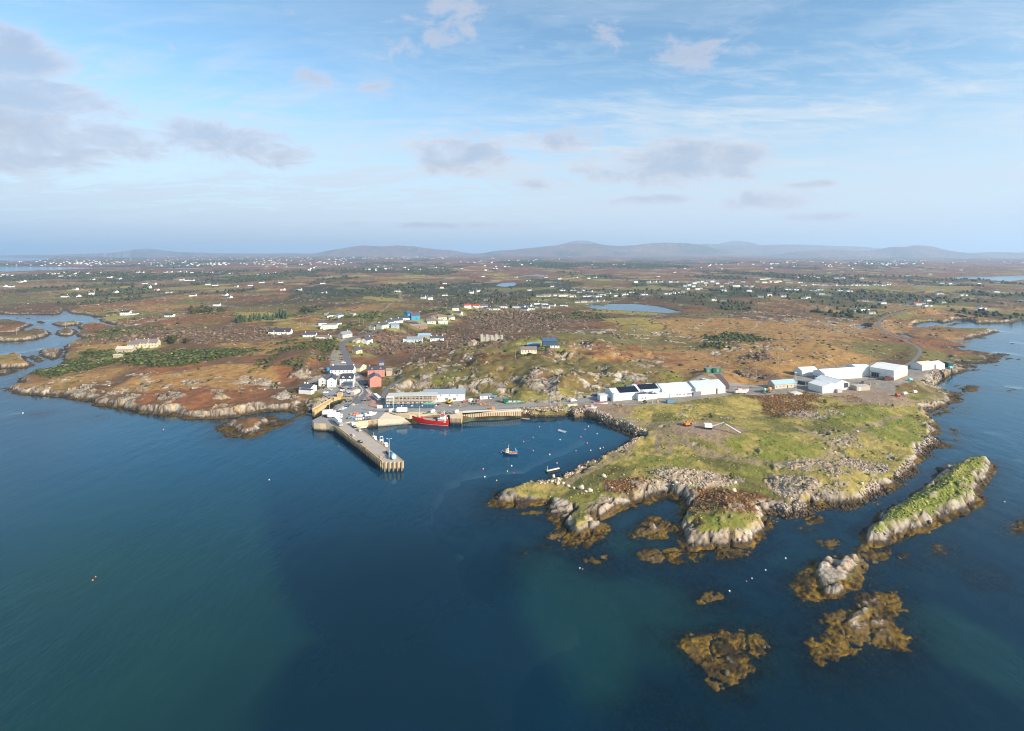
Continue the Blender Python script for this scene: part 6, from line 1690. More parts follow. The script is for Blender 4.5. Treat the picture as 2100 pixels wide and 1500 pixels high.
MB().box(-.08, lc + .08, -.08, la + .08, -1, 2.0).build('plinth', M('plinth concrete', (178, 170, 158), .9), w1)
MB().box(-.12, -.05, la * .62, la * .95, .2, 4.2).build('loading_dock', M('grey clad'), w1)
MB().box(-2.0, 0, la * .55, la * .98, 4.3, 4.6).build('canopy', M('dark steel'), w1)
for i in range(3):
    MB().box(-.16, -.1, la * (.64 + i * .1), la * (.71 + i * .1), .3, 3.8).build('dock_door', M('dark opening'), w1)
MB().box(-2.2, -.4, la * .1, la * .32, 0, 2.8).build('red_container', M('red container', (150, 44, 40), .6), w1)
w2, lc, la = block3('warehouse', 'long white shed with ribbed pale roof behind the yard', 'b', (830, 318), (925, 350), (1222, 318), 6.0, 5.2, 3.0, PW, (214, 218, 220), 'x')
MB().box(4, lc - 2, 4, la * .45, 6.9, 7.2).build('rooflight_band', M('skylight'), w2)
for i in range(3):
    MB().box(-3.2, -.05, 1 + i * 3.3, 3.4 + i * 3.3, 0, 3.4).build('chiller_box', M('clad 222 222 218'), w2)
    MB().box(-3.26, -3.2, 1.5 + i * 3.3, 2.9 + i * 3.3, .3, 2.6).build('door', M('dark opening'), w2)
w3, lc, la = block3('warehouse', 'low white shed in front with dark panel on its rear gable', 'b', (770, 432), (905, 470), (1070, 458), 6.0, 5.4, 2.2, PW, (226, 226, 222), 'y')
shed_block(w3, 'b', lc + .03, lc + 15, 4, 24, 5.4, 2.6, PW, (228, 228, 224), 'y')
MB().box(lc + 9, lc + 14, 3.9, 4.0, 1.6, 5.6).build('dark_panel', M('charcoal panel', (62, 66, 76), .5), w3)
MB().box(lc - 5, lc + .0, -2.4, -.05, -1, 2.8).build('lean_to', M('raw concrete'), w3)
w4, lc, la = block3('warehouse', 'small white shed tucked between the long shed and largest warehouse', 'b', (1175, 275), (1225, 312), (1320, 300), 6.0, 7.0, 1.6, PW, (220, 222, 222), 'x')
w5, lc, la = block3('warehouse', 'small white shed at the left end behind the long one', 'b', (672, 292), (720, 315), (835, 300), 6.0, 5.0, 2.2, PW, (220, 222, 222), 'x')
w6, lc, la = block3('workshop', 'white workshop with patched rusty roof by the shore road', 'b', (1705, 240), (1800, 262), (1885, 245), 6.2, 4.6, 2.4, (222, 220, 212), (206, 196, 180), 'x', cat='workshop')
for i in range(6):
    put('window', window_mesh(.9, 1.1, 'window glass'), w6, 1.5 + i * 1.7, 0, 1.6)
shed_block(w6, 'b', lc + .03, lc + 13, -1, la - 1, 4.2, 2.2, (196, 196, 192), (222, 222, 218), 'x')
w7, lc, la = block3('store_hut', 'small grey concrete hut in the yard before the warehouses', 'b', (1168, 425), (1212, 446), (1300, 432), 6.0, 3.4, .4, (176, 164, 146), (178, 176, 170), 'x', cat='hut')
MB().box(2.0, 4.0, -.06, 0, .1, 2.4).build('door', M('white notice'), w7)
w8, lc, la = block3('store_hut', 'green container store at the end of the shore road', 'b', (1984, 216), (2036, 228), (2062, 222), 6.0, 3.6, .3, (36, 66, 58), (96, 132, 116), 'x', cat='hut')
house_on('blue_roofed_cottage', 'stone cottage with pale blue roof left of the warehouses', 'b', (476, 428), (672, 412), 6.0, 8, 3.4, 2.6, wall=(190, 178, 156), roofc=(150, 176, 190))
# lattice mast on pale plinth
t_ = thing('lattice_mast', 'slim grey lattice mast on a pale concrete plinth', 'mast', on_yard('b', 662, 470, 6.0), .3)
MB().box(-4, 4, -3, 3, -1, .9).build('plinth', M('pale concrete'), t_)
ms = MB()
for sx in (-.5, .5):
    for sy in (-.5, .5):
        ms.cyl((sx, sy, .9), (sx * .5, sy * .5, 17), .07, n=5)
for i in range(12):
    z = 1 + i * 1.3
    ms.cyl((-.5, -.5, z), (.5, -.5, z + 1.3), .04, n=4).cyl((-.5, .5, z), (-.5, -.5, z + 1.3), .04, n=4)
ms.build('lattice', M('galvanised pole'), t_)
MB().box(-.9, .9, -.9, .9, 17, 17.3).build('head_frame', M('galvanised pole'), t_)
# boat on the hard, mixer lorries, tanks
t_ = boat('laid_up_boat', 'white boat with red gunwale laid up ashore by the lane', on_yard('b', 178, 452, 7.6), R(4), 11, 3.4, 1.6, 1.5, (222, 216, 214), (190, 180, 176), (196, 44, 44), 'boat', None, .3)
wheelhouse(t_, -3, -.5, 2.2, 1.5, 1.6, (226, 224, 220), (206, 60, 56))
MB().box(-3, -2.6, -1.2, 1.2, -1.6, -.8).build('cradle', M('dark timber'), t_); MB().box(2.2, 2.6, -1.0, 1.0, -1.6, -.6).build('cradle', M('dark timber'), t_)
for lb, x, y, dc in (('cement mixer lorry with green and white drum beside an orange one', 385, 462, (120, 160, 130)), ('cement mixer lorry with orange drum and cab', 432, 456, (222, 128, 44))):
    t_ = thing('mixer_lorry', lb, 'lorry', on_yard('b', x, y, 6.0), R(60))
    MB().box(-4, 4, -.5, .5, .7, 1.1).build('chassis', M('dark steel'), t_)
    MB().box(2.4, 4.2, -1.2, 1.2, .7, 3.0).build('cab', M('mixer cab %d' % dc[0], dc, .4), t_)
    MB().box(4.18, 4.24, -1.0, 1.0, 1.8, 2.7).build('windscreen', M('car glass'), t_)
    MB().cyl((2.0, 0, 2.2), (.2, 0, 2.6), .7, 1.3, 12).cyl((.2, 0, 2.6), (-2.0, 0, 3.0), 1.3, 1.2, 12).cyl((-2.0, 0, 3.0), (-3.6, 0, 3.5), 1.2, .5, 12).build('drum', M('mixer drum %d' % dc[0], tuple(min(255, c + 30) for c in dc), .5), t_)
    wmm = MB().cyl((0, -.15, 0), (0, .15, 0), .5, n=10).mesh('wheel', M('tyre'))
    for sx in (-3, -1.9, 3):
        for sy in (-1, 1):
            put('wheel', wmm, t_, sx, sy, .5)
for lb, x, y, rgb in (('turquoise water tank on the grass below the largest warehouse', 1690, 358, (110, 190, 206)), ('pale grey tank on the grass by the shore track', 1730, 470, (206, 206, 204)), ('white tank on the grass by the shore track', 1640, 485, (224, 222, 218)), ('red tank lying at the end of the row by the track', 1580, 497, (176, 60, 60)), ('turquoise fish tank on the foreshore stones', 2052, 282, (96, 190, 206))):
    t_ = thing('storage_tank', lb, 'tank', G(*px('b', [(x, y)])[0]), R(15))
    MB().cyl((-1.7, 0, 1.3), (1.7, 0, 1.3), 1.15, n=14).build('shell', M('tank %d %d %d' % rgb, rgb, .5), t_)
    MB().box(-1.2, -.9, -.9, .9, -.4, .5).build('cradle', M('dark steel'), t_); MB().box(.9, 1.2, -.9, .9, -.4, .5).build('cradle', M('dark steel'), t_)

# excavator and stone crusher at the gravel patch on the peninsula
def excavator(label, loc, rz, rgb):
    t_ = thing('excavator', label, 'excavator', loc, rz)
    tr = MB()
    for sy in (-1.1, 1.1):
        tr.profile_x([(sy - .3, .15), (sy + .3, .15), (sy + .3, .85), (sy - .3, .85)], -1.9, 1.9)
    tr.build('tracks', M('track black', (36, 34, 34), .9), t_)
    cm_ = M('plant paint %d %d %d' % rgb, rgb, .5)
    MB().box(-2.0, 1.4, -1.3, 1.3, .95, 2.1).build('house', cm_, t_)
    MB().box(-.1, 1.5, .2, 1.25, 2.1, 3.1).build('cab', M('car glass'), t_)
    MB().cyl((1.2, -.4, 1.6), (3.6, -.4, 4.4), .3, .25, 6).build('boom', cm_, t_)
    MB().cyl((3.6, -.4, 4.4), (5.8, -.4, 2.0), .24, .18, 6).build('stick', cm_, t_)
    MB().profile_x([(-.9, 1.0), (.1, 1.0), (-.1, 2.0), (-.7, 2.0)], 5.3, 6.3).build('bucket', M('dark steel'), t_)
    return t_
excavator('orange tracked excavator at work on the gravel patch', G(1409, 874), R(20), (226, 128, 38))
excavator('small yellow excavator in the lot beside the market hall', on_yard('t1', 1600, 840), R(-40), (224, 176, 40))
t_ = thing('stone_crusher', 'white stone crusher with long conveyor arms on the gravel patch', 'machine', G(1453, 880), R(-8))
MB().box(-2.6, 2.0, -1.4, 1.4, 1.2, 3.4).build('hopper', M('white paint'), t_)
MB().box(-2.4, 1.8, -1.6, -1.0, .1, 1.0).box(-2.4, 1.8, 1.0, 1.6, .1, 1.0).build('tracks', M('track black'), t_)
MB().slab((2.0, -.5, 2.0), (9.5, -.5, 5.0), (9.5, .5, 5.0), (2.0, .5, 2.0), .35).build('conveyor', M('pale conveyor', (206, 206, 208), .6), t_)
MB().slab((9.5, -3.0, 4.6), (17, -8.5, 1.2), (17.6, -7.7, 1.2), (10.1, -2.2, 4.6), .35).build('conveyor', M('pale conveyor'), t_)
MB().cyl((8.4, 0, 0), (9.0, 0, 4.4), .12).cyl((12, -4.8, 0), (12, -4.8, 3.2), .12).build('support', M('dark steel'), t_)

# ------------------------------------------------------------------ vehicles in the town
CARS = {'black': (28, 29, 33), 'navy': (32, 46, 84), 'silver': (176, 180, 184), 'white': (226, 226, 224), 'red': (158, 26, 38), 'grey': (96, 100, 106), 'teal': (44, 92, 104), 'blue': (86, 140, 184)}
cp_ = {k_: proto_tree(car_proto(v, 'x')) for k_, v in CARS.items()}
cars = [('q', 540, 1172, 'teal', 8, 'teal car in the quay edge row, next to the white lorries'), ('q', 622, 1150, 'navy', 8, 'navy car in the quay edge row, second from the lorries'), ('q', 690, 1115, 'silver', 8, 'silver car in the quay edge row, third from the lorries'),
        ('q', 745, 1085, 'white', 8, 'white car in the quay edge row, fourth from the lorries'), ('q', 795, 1050, 'navy', 8, 'dark blue car in the quay edge row, fifth from the lorries'), ('q', 850, 1012, 'teal', 8, 'teal car at the inland end of the quay edge row'), ('q', 858, 938, 'black', 20, 'black car alone at the head of the basin'),
        ('q', 690, 655, 'black', 80, 'black car at the left end of the row under the inn'), ('q', 738, 668, 'black', 80, 'black car next to the red one under the inn'), ('q', 768, 672, 'red', 80, 'red car in the row under the inn'), ('q', 820, 668, 'silver', 80, 'silver car right of the red one under the inn'), ('q', 868, 668, 'navy', 80, 'navy car in the row under the inn porch'), ('q', 925, 668, 'grey', 80, 'grey car at the right end of the row under the inn'),
        ('q', 960, 632, 'white', 60, 'white car by the inn corner, left of a dark one'), ('q', 1022, 628, 'grey', 60, 'grey car nearest the road by the inn corner'),
        ('q', 672, 748, 'black', 20, 'black car at the left end of the middle row'), ('q', 710, 720, 'white', 20, 'white car behind the black one in the middle row'), ('q', 752, 752, 'teal', 20, 'teal car in the middle row of the car park'), ('q', 835, 738, 'silver', 20, 'silver car in the middle row of the car park'), ('q', 885, 760, 'white', 20, 'white car at the right end of the middle row'),
        ('q', 798, 840, 'black', 20, 'black car in the front row by the basin wall'), ('q', 858, 840, 'teal', 20, 'dark teal car in the front row by the basin wall'), ('q', 922, 838, 'grey', 20, 'grey car at the roadside end of the front row'), ('q', 512, 812, 'grey', 10, 'grey car parked left of the stone pile'),
        ('q', 380, 762, 'white', 10, 'white car at the far left of the car park'), ('q', 462, 708, 'silver', -20, 'silver car below the gabled wing'), ('q', 200, 590, 'red', 10, 'red car in the yard left of the gabled wing'), ('q', 130, 572, 'black', 10, 'black car in the yard left of the gabled wing'),
        ('q', 695, 58, 'black', 5, 'black car farthest up in the upper car park'), ('q', 712, 108, 'red', 5, 'red car in the upper car park'), ('q', 718, 142, 'black', 5, 'black car below the red one in the upper car park'), ('q', 745, 200, 'white', 15, 'white car nearest the hotel in the upper car park'), ('q', 552, 150, 'grey', 20, 'grey car alone on the left of the upper car park'),
        ('q', 1000, 270, 'white', 110, 'white car driving on the hill road past the hotel'), ('q', 1195, 585, 'navy', 110, 'navy car parked under the pink house, upper one'), ('q', 1222, 650, 'black', 110, 'black car parked under the pink house, lower one'),
        ('q', 1185, 922, 'black', 15, 'black car on the roundabout island, left one'), ('q', 1245, 912, 'navy', 15, 'navy car on the roundabout island, right one'),
        ('t1', 615, 1172, 'silver', 130, 'silver car parked halfway along the pier edge'), ('t1', 692, 1238, 'black', 130, 'black car parked on the pier farthest out'), ('t1', 680, 1118, 'silver', 130, 'silver car beside the white boat at the pier root'), ('t1', 632, 1085, 'black', 130, 'black car behind the white van at the pier root'),
        ('q', 880, 1285, 'teal', 40, 'teal car among the gear on the quay'), ('q', 940, 1275, 'blue', 20, 'light blue car among the gear on the quay'), ('q', 1240, 1305, 'navy', 20, 'navy car beside the white bulk bags'),
        ('t1', 1765, 825, 'red', 40, 'red car at the corner of the market hall'), ('t1', 1866, 815, 'grey', 60, 'grey car between a white van and a red car'), ('t1', 1898, 812, 'red', 60, 'red car beside the grey one right of the market hall'), ('t2', 1618, 560, 'black', 30, 'black car on the road under the rock near the factory'),
        ('t1', 1520, 935, 'grey', 80, 'grey car on the quay behind the red ship'), ('t1', 1590, 938, 'teal', 80, 'dark teal car on the quay behind the ship wheelhouse'), ('t1', 1640, 940, 'grey', 80, 'grey car on the quay left of the white van'), ('t1', 1490, 852, 'navy', 10, 'navy car by the end of the blue hoarding'), ('t1', 1860, 845, 'black', 10, 'black car in the storage lot by the road'),
        ('b', 1210, 310, 'white', 20, 'white car parked in the warehouse yard'), ('b', 640, 290, 'red', 20, 'red car by the small shed left of the warehouses'), ('h', 250, 250, 'red', 10, 'red car at the end of the lane by the inlet'), ('h', 205, 252, 'white', 10, 'white car at the end of the lane by the inlet')]
for tl, x, y, c, rz, lb in cars:
    if tl in ('h', 'b'):
        p_ = G(*px(tl, [(x, y)])[0], .05)
    else:
        p_ = on_yard(tl, x, y, 5.15)
    p_.z = max(p_.z, Hat(p_.x, p_.y) + .1)
    dup(cp_[c], p_, R(rz), lb, 'cars parked about the harbour')
for t_ in cp_.values():
    purge(t_)
van('white van at the root of the pier in front of a black car', on_yard('t1', 612, 1062, 5.12), R(130))
van('white van on the quay road left of the ship wheelhouse', on_yard('t1', 1440, 932, 5.2), R(80))
van('white van on the quay at the stern of the red ship', on_yard('t1', 1686, 935, 5.2), R(80))
van('white van in the lot right of the market hall', on_yard('t1', 1826, 818, 5.2), R(60))
van('white pickup van driving on the harbour road below the rock', on_yard('t2', 1378, 618, 5.3), R(18))
van('small white van beside the long white trailer', on_yard('t1', 1022, 922, 5.2), R(20))
lorry('white box lorry on the quay, farther of two side by side', on_yard('q', 455, 1215, 5.12), R(12), 9)
lorry('white box lorry on the quay, nearer of two side by side', on_yard('q', 575, 1275, 5.12), R(-2), 10)
lorry('white lorry with grey cab standing along the pier root', on_yard('q', 640, 1400, 5.12), R(-56), 13, cabc=(150, 156, 162))
lorry('large white trailer parked beside the slip road', on_yard('t1', 1138, 935, 5.2), R(0), 9.5, trailer=True, name='lorry_trailer', cat='trailer')
# coach on the plaza
A_, B_ = on_yard('q', 1385, 850, 5.2), on_yard('q', 1480, 930, 5.2)
d_ = B_ - A_
t_ = thing('coach', 'white and black coach parked on the red plaza', 'bus', (A_ + B_) / 2, math.atan2(d_.y, d_.x))
MB().box(-6, 6, -1.25, 1.25, .4, 1.5).build('body', M('white paint'), t_)
MB().box(-5.9, 5.9, -1.23, 1.23, 1.5, 2.7).build('windows', M('car glass'), t_)
MB().box(-6, 6, -1.25, 1.25, 2.7, 3.2).build('roof', M('white paint'), t_)
MB().box(5.9, 6.05, -1.1, 1.1, 1.3, 2.7).build('windscreen', M('car glass'), t_)
wmm = MB().cyl((0, -.15, 0), (0, .15, 0), .5, n=10).mesh('wheel', M('tyre'))
for sx in (-3.6, 3.8):
    for sy in (-1.15, 1.15):
        put('wheel', wmm, t_, sx, sy, .5)

# gear on the quay
for i in range(5):
    t_ = thing('bulk_bag', ['white bulk bag on the quay, first from the pier', 'white bulk bag on the quay, second from the pier', 'white bulk bag on the quay, middle of five', 'white bulk bag on the quay, fourth from the pier', 'white bulk bag on the quay, farthest from the pier'][i], 'bag', on_yard('q', 1010 + i * 47, 1315 - i * 4, 5.1), .2 * i, 'row of white bulk bags')
    MB().add([(-.5, -.5, 0), (.5, -.5, 0), (.5, .5, 0), (-.5, .5, 0), (-.62, -.62, .6), (.62, -.62, .6), (.62, .62, .6), (-.62, .62, .6), (-.4, -.4, 1.2), (.4, -.4, 1.2), (.4, .4, 1.2), (-.4, .4, 1.2)],
             [(3, 2, 1, 0), (8, 9, 10, 11)] + [(a_ + j, a_ + (j + 1) % 4, a_ + 4 + (j + 1) % 4, a_ + 4 + j) for a_ in (0, 4) for j in range(4)]).build('bag', M('bag cloth', (216, 208, 194), .9), t_)
    MB().box(-.15, .15, -.03, .03, 1.2, 1.45).build('loop', M('bag cloth'), t_)
t_ = boat('dinghy', 'white dinghy lying ashore among the gear on the quay', on_yard('q', 1090, 1240, 5.3), R(10), 5.5, 2.1, .8, .2, (224, 224, 222), (186, 186, 186), (230, 230, 228), 'dinghy')
MB().box(-.2, .1, -.85, .85, .6, .68).build('thwart', M('grey seat'), t_)
t_ = boat('laid_up_boat', 'white cabin boat on the quay beside the slip road', on_yard('q', 1290, 1215, 5.9), R(25), 7.5, 2.6, 1.1, .6, (222, 222, 222), (190, 190, 190), (222, 222, 222), 'boat')
wheelhouse(t_, -.8, 1.2, 1.8, 1.0, 1.3, (222, 226, 230), (222, 222, 222))
t_ = boat('laid_up_boat', 'white and crimson boat laid on the gravel by the factory', on_yard('t3', 80, 755, 5.3), R(-14), 10, 2.8, 1.0, .4, (220, 220, 228), (150, 60, 70), (196, 60, 80), 'boat')
MB().box(-3.4, -1.4, -.9, .9, .9, 1.6).build('cover', M('crimson cover', (150, 52, 66), .8), t_)
t_ = boat('laid_up_boat', 'white half-decked boat laid on the bank beside the far slipway', on_yard('t2', 1555, 685, 5.2), R(-20), 8, 2.8, 1.1, .5, (224, 222, 220), (196, 120, 100), (226, 226, 226), 'boat')
wheelhouse(t_, .5, 1.8, 1.6, .9, 1.2, (226, 226, 224), (222, 222, 222))
for lb, tl, x, y, rgb, sx, sz in (('orange net heap beside the white dinghy on the quay', 'q', 975, 1235, (222, 120, 60), 1.8, 1.2), ('coral net heap at the back of the quay gear', 'q', 990, 1180, (216, 110, 80), 2.2, 1.0), ('tan heap of ropes beside the bags', 'q', 1080, 1185, (196, 150, 110), 3.0, .6), ('dark heap of pots near the quay lorries', 'q', 360, 1255, (110, 70, 62), 2.4, .9), ('green net heap on the slip road behind the ship', 't1', 1365, 940, (60, 120, 84), 2.0, .9),
                                     ('orange cone of nets on the pale quay apron', 't2', 555, 700, (228, 120, 76), 1.6, 2.6), ('rusty heap of pots on the lot by the road', 't2', 490, 655, (200, 130, 70), 3.0, .9), ('ochre heap of creels on the pale apron', 't2', 500, 703, (160, 140, 90), 3.4, .8), ('orange heap of gear by the road near the far slipway', 't2', 1060, 668, (196, 96, 62), 5.0, .8), ('yellow heap of gear beside the far slipway', 't2', 1245, 660, (214, 160, 70), 3.0, .8), ('coral heap of floats on the bank by the far slipway', 't2', 1515, 668, (204, 92, 66), 3.0, .9)):
    p_ = on_yard(tl, x, y, 5.1)
    mb = MB(); rr = random.Random(x)
    for k_ in range(7):
        mb.ball((rr.uniform(-sx, sx) * .7, rr.uniform(-1.2, 1.2), rr.uniform(.05, .4) * sz), rr.uniform(.45, .8) * min(1.2, .6 + sz * .4), 7, 5, sz * .8)
    o = mb.build('gear_heap', M('gear %d %d %d' % rgb, rgb, .95, .35, 3.0)); o.location = p_
    tag(o, lb, 'gear heap')
t_ = thing('stone_pillar', 'pinkish stone enclosure wall beside the roadside car park', 'wall', on_yard('q', 990, 770, 5.1), R(75))
MB().box(-4.5, 4.5, -1.8, 1.8, 0, 2.2).build('stone_wall', M('pink stone', (206, 180, 164), .9, .2, 2.0), t_); MB().box(-4.6, 4.6, -1.9, 1.9, 2.2, 2.4).build('coping', M('pale concrete'), t_)
t_ = thing('stone_pile', 'tan stone-built planter at the edge of the car park by the basin', 'planter', on_yard('q', 672, 830, 5.1), 0)
MB().box(-1.8, 1.8, -1.6, 1.6, 0, 2.6).build('stone_wall', M('tan stone'), t_); MB().box(-1.9, 1.9, -1.7, 1.7, 2.6, 2.8).build('coping', M('tan stone'), t_)
t_ = thing('water_butt', 'bright blue tank standing on the rock by the hotel', 'tank', on_yard('q', 422, 300, 6.0), 0)
MB().cyl((0, 0, 0), (0, 0, 2.6), 1.4, n=14).build('shell', M('vivid blue', (40, 138, 206), .4), t_); MB().cyl((0, 0, 2.6), (0, 0, 3.0), 1.4, .3, n=14).build('lid', M('vivid blue'), t_)
# roadside wall of the hill road
wp = [on_yard('q', x, y, z) for x, y, z in ((740, 5, 5.6), (790, 110, 5.5), (850, 240, 5.3))]
t_ = thing('roadside_wall', 'pale low wall between the upper car park and hill road', 'wall', wp[0], 0)
mb = MB()
for a_, b_ in zip(wp[:-1], wp[1:]):
    a_, b_ = a_ - wp[0], b_ - wp[0]; n_ = (b_ - a_).normalized(); s_v = Vector((-n_.y, n_.x, 0)).normalized() * .5
    mb.add([(q.x, q.y, z) for z in (-1.2, 1.2) for q in (a_ - s_v, b_ - s_v, b_ + s_v, a_ + s_v)], [(0, 3, 2, 1), (4, 5, 6, 7), (0, 1, 5, 4), (1, 2, 6, 5), (2, 3, 7, 6), (3, 0, 4, 7)])
mb.build('stone_wall', M('pale concrete'), t_)

# pallets, skips and containers about the yards
def container(p_, rz, rgb, lb, L=6.0):
    t_ = thing('shipping_container', lb, 'container', p_, R(rz))
    MB().box(-L / 2, L / 2, -1.2, 1.2, .1, 2.6).build('body', M('container %d %d %d' % rgb, rgb, .6, .15), t_)
    rb = MB()
    for i in range(int(L / .5)):
        rb.box(-L / 2 + .15 + i * .5, -L / 2 + .35 + i * .5, -1.24, 1.24, .2, 2.5)
    rb.build('side_ribs', M('container %d %d %d' % rgb), t_)
    MB().box(L / 2, L / 2 + .05, -1.1, 1.1, .2, 2.5).build('door', M('container %d %d %d' % rgb), t_)
def pallets(p_, rz, n, lb, rgb=(176, 150, 112)):
    t_ = thing('pallet_stack', lb, 'pallet stack', p_, R(rz))
    for i in range(n):
        MB().box(-.6, .6, -.5, .5, i * .34, i * .34 + .24).build('pallet', M('pallet wood %d' % rgb[0], rgb, .9, .3, 2.0), t_)
for a in [('b', 1290, 382, 10, (120, 116, 110), 'grey container at the edge of the warehouse yard'), ('b', 1480, 350, 5, (96, 60, 52), 'rust brown container beside the largest warehouse'), ('b', 720, 385, -50, (70, 84, 96), 'slate grey container left of the front warehouse'), ('b', 1130, 300, 12, (206, 206, 204), 'white container in the yard behind the long shed'), ('t3', 560, 520, 15, (190, 190, 192), 'pale container on the factory terrace'), ('t3', 620, 512, 15, (186, 60, 90), 'crimson container on the factory terrace'), ('t3', 780, 510, 15, (206, 206, 206), 'white container beside the cabins on the factory terrace'), ('t3', 900, 512, 20, (60, 62, 70), 'dark container on the factory terrace'), ('t3', 480, 528, 20, (96, 102, 100), 'grey green container at the harbour end of the terrace'), ('t3', 1080, 745, 14, (96, 132, 150), 'blue-grey container in front of the factory')]:
    container(on_yard(a[0], a[1], a[2], 5.8 if a[0] == 't3' else 6.05), a[3], a[4], a[5])
for a in [('t3', 820, 750, 5, 'pallet stack before the factory, left of the blue-grey container'), ('t3', 900, 740, 6, 'tall pallet stack at the middle of the factory front'), ('t3', 1640, 690, 4, 'pallet stack before the cream end of the factory'), ('t3', 320, 775, 4, 'pallet stack on the shore gravel before the factory'), ('t3', 400, 780, 3, 'low pallet stack on the shore gravel before the factory'), ('b', 1220, 395, 5, 'pallet stack behind the grey hut in the warehouse yard'), ('b', 1330, 400, 6, 'tall pallet stack in the open warehouse yard'), ('b', 1380, 385, 3, 'low pallet stack in the open warehouse yard'), ('t1', 1930, 855, 4, 'pallet stack in the lot right of the market hall'), ('t1', 1720, 858, 3, 'low pallet stack in the lot below the market hall'), ('t1', 1960, 845, 5, 'orange fish box stack in the lot right of the market hall'), ('t2', 330, 645, 4, 'pallet stack by the road below the white cabin'), ('q', 1150, 1190, 4, 'blue fish box stack among the quay gear'), ('q', 900, 1210, 4, 'pallet stack beside the net heaps on the quay'), ('t1', 760, 1300, 3, 'fish box stack halfway along the pier'), ('t1', 905, 1395, 3, 'fish box stack near the pier end')]:
    p_ = on_yard(a[0], a[1], a[2], 5.62 if a[0] == 't3' else 6.05 if a[0] == 'b' else 5.12)
    pallets(p_, a[1] % 40, a[3], a[4], (222, 120, 70) if 'orange' in a[4] else (70, 120, 170) if 'blue fish' in a[4] else (176, 150, 112))
# ------------------------------------------------------------------ stones and plants
def rock_proto(seed, n=13):
    r_ = random.Random(seed)
    bm = bmesh.new()
    for _ in range(n):
        v = Vector((r_.gauss(0, 1), r_.gauss(0, 1), r_.gauss(0, 1))).normalized()
        bm.verts.new((v.x * r_.uniform(.75, 1.15), v.y * r_.uniform(.6, 1.0), v.z * r_.uniform(.5, .8)))
    ret = bmesh.ops.convex_hull(bm, input=bm.verts[:])
    bmesh.ops.delete(bm, geom=[e for e in ret['geom_interior'] if isinstance(e, bmesh.types.BMVert)], context='VERTS')
    bmesh.ops.triangulate(bm, faces=bm.faces[:])
    bm.verts.ensure_lookup_table(); bm.verts.index_update()
    V = np.array([v.co[:] for v in bm.verts]); Fc = np.array([[v.index for v in f.verts] for f in bm.faces])
    bm.free()
    return V, Fc


def ico_proto(seed, sub=1, jit=.28, flat=.8):
    r_ = random.Random(seed)
    bm = bmesh.new()
    bmesh.ops.create_icosphere(bm, subdivisions=sub, radius=1)
    V = []
    for v in bm.verts:
        k_ = 1 + r_.uniform(-jit, jit)
        V.append((v.co.x * k_, v.co.y * k_, v.co.z * k_ * flat))
    bm.verts.index_update()
    Fc = np.array([[v.index for v in f.verts] for f in bm.faces])
    bm.free()
    return np.array(V), Fc


def conifer_proto(seed, tiers=5, sides=8):
    r_ = random.Random(seed); vs = []; fs = []
    for t_ in range(tiers):
        z0 = .12 + .8 * t_ / tiers; z1 = min(1.0, z0 + .34); rr = .30 * (1 - t_ / (tiers + .6))
        b = len(vs)
        for i in range(sides):
            k_ = rr * (1 if i % 2 else .62) * r_.uniform(.75, 1.2)
            a_ = 6.2832 * i / sides + t_
            vs.append((k_ * math.cos(a_), k_ * math.sin(a_), z0 + r_.uniform(-.03, .03)))
        vs.append((r_.uniform(-.015, .015), r_.uniform(-.015, .015), z1))
        for i in range(sides):
            fs.append((b + i, b + (i + 1) % sides, b + sides))
    return np.array(vs), np.array(fs)


def leafy_proto(seed, n=46, rz_=.9):
    """crown of many small ragged leaf clumps spread through a volume"""
    r_ = random.Random(seed); vs = []; fs = []
    for _ in range(n):
        d = Vector((r_.gauss(0, 1), r_.gauss(0, 1), r_.gauss(0, 1))).normalized() * r_.uniform(.45, 1.0)
        c = Vector((d.x, d.y, d.z * rz_))
        s_ = r_.uniform(.22, .42)
        b = len(vs)
        for k_ in range(4):
            q = Vector((r_.gauss(0, 1), r_.gauss(0, 1), r_.gauss(0, 1))).normalized() * s_
            vs.append(tuple(c + q))
        fs += [(b, b + 1, b + 2), (b, b + 2, b + 3), (b, b + 3, b + 1), (b + 1, b + 3, b + 2)]
    return np.array(vs), np.array(fs)


def tri_mesh(name, V, Fc, cols=None, mat_=None, smooth=False):
    me_ = bpy.data.meshes.new(name)
    me_.vertices.add(len(V)); me_.vertices.foreach_set('co', V.astype(np.float32).ravel())
    n = len(Fc)
    me_.loops.add(n * 3); me_.loops.foreach_set('vertex_index', Fc.astype(np.int32).ravel())
    me_.polygons.add(n); me_.polygons.foreach_set('loop_start', np.arange(0, n * 3, 3, dtype=np.int32))
    me_.update(calc_edges=True)
    if cols is not None:
        at_ = me_.color_attributes.new('Col', 'FLOAT_COLOR', 'POINT')
        at_.data.foreach_set('color', np.concatenate([cols, np.ones((len(cols), 1))], 1).astype(np.float32).ravel())
    if mat_:
        me_.materials.append(mat_)
    return me_


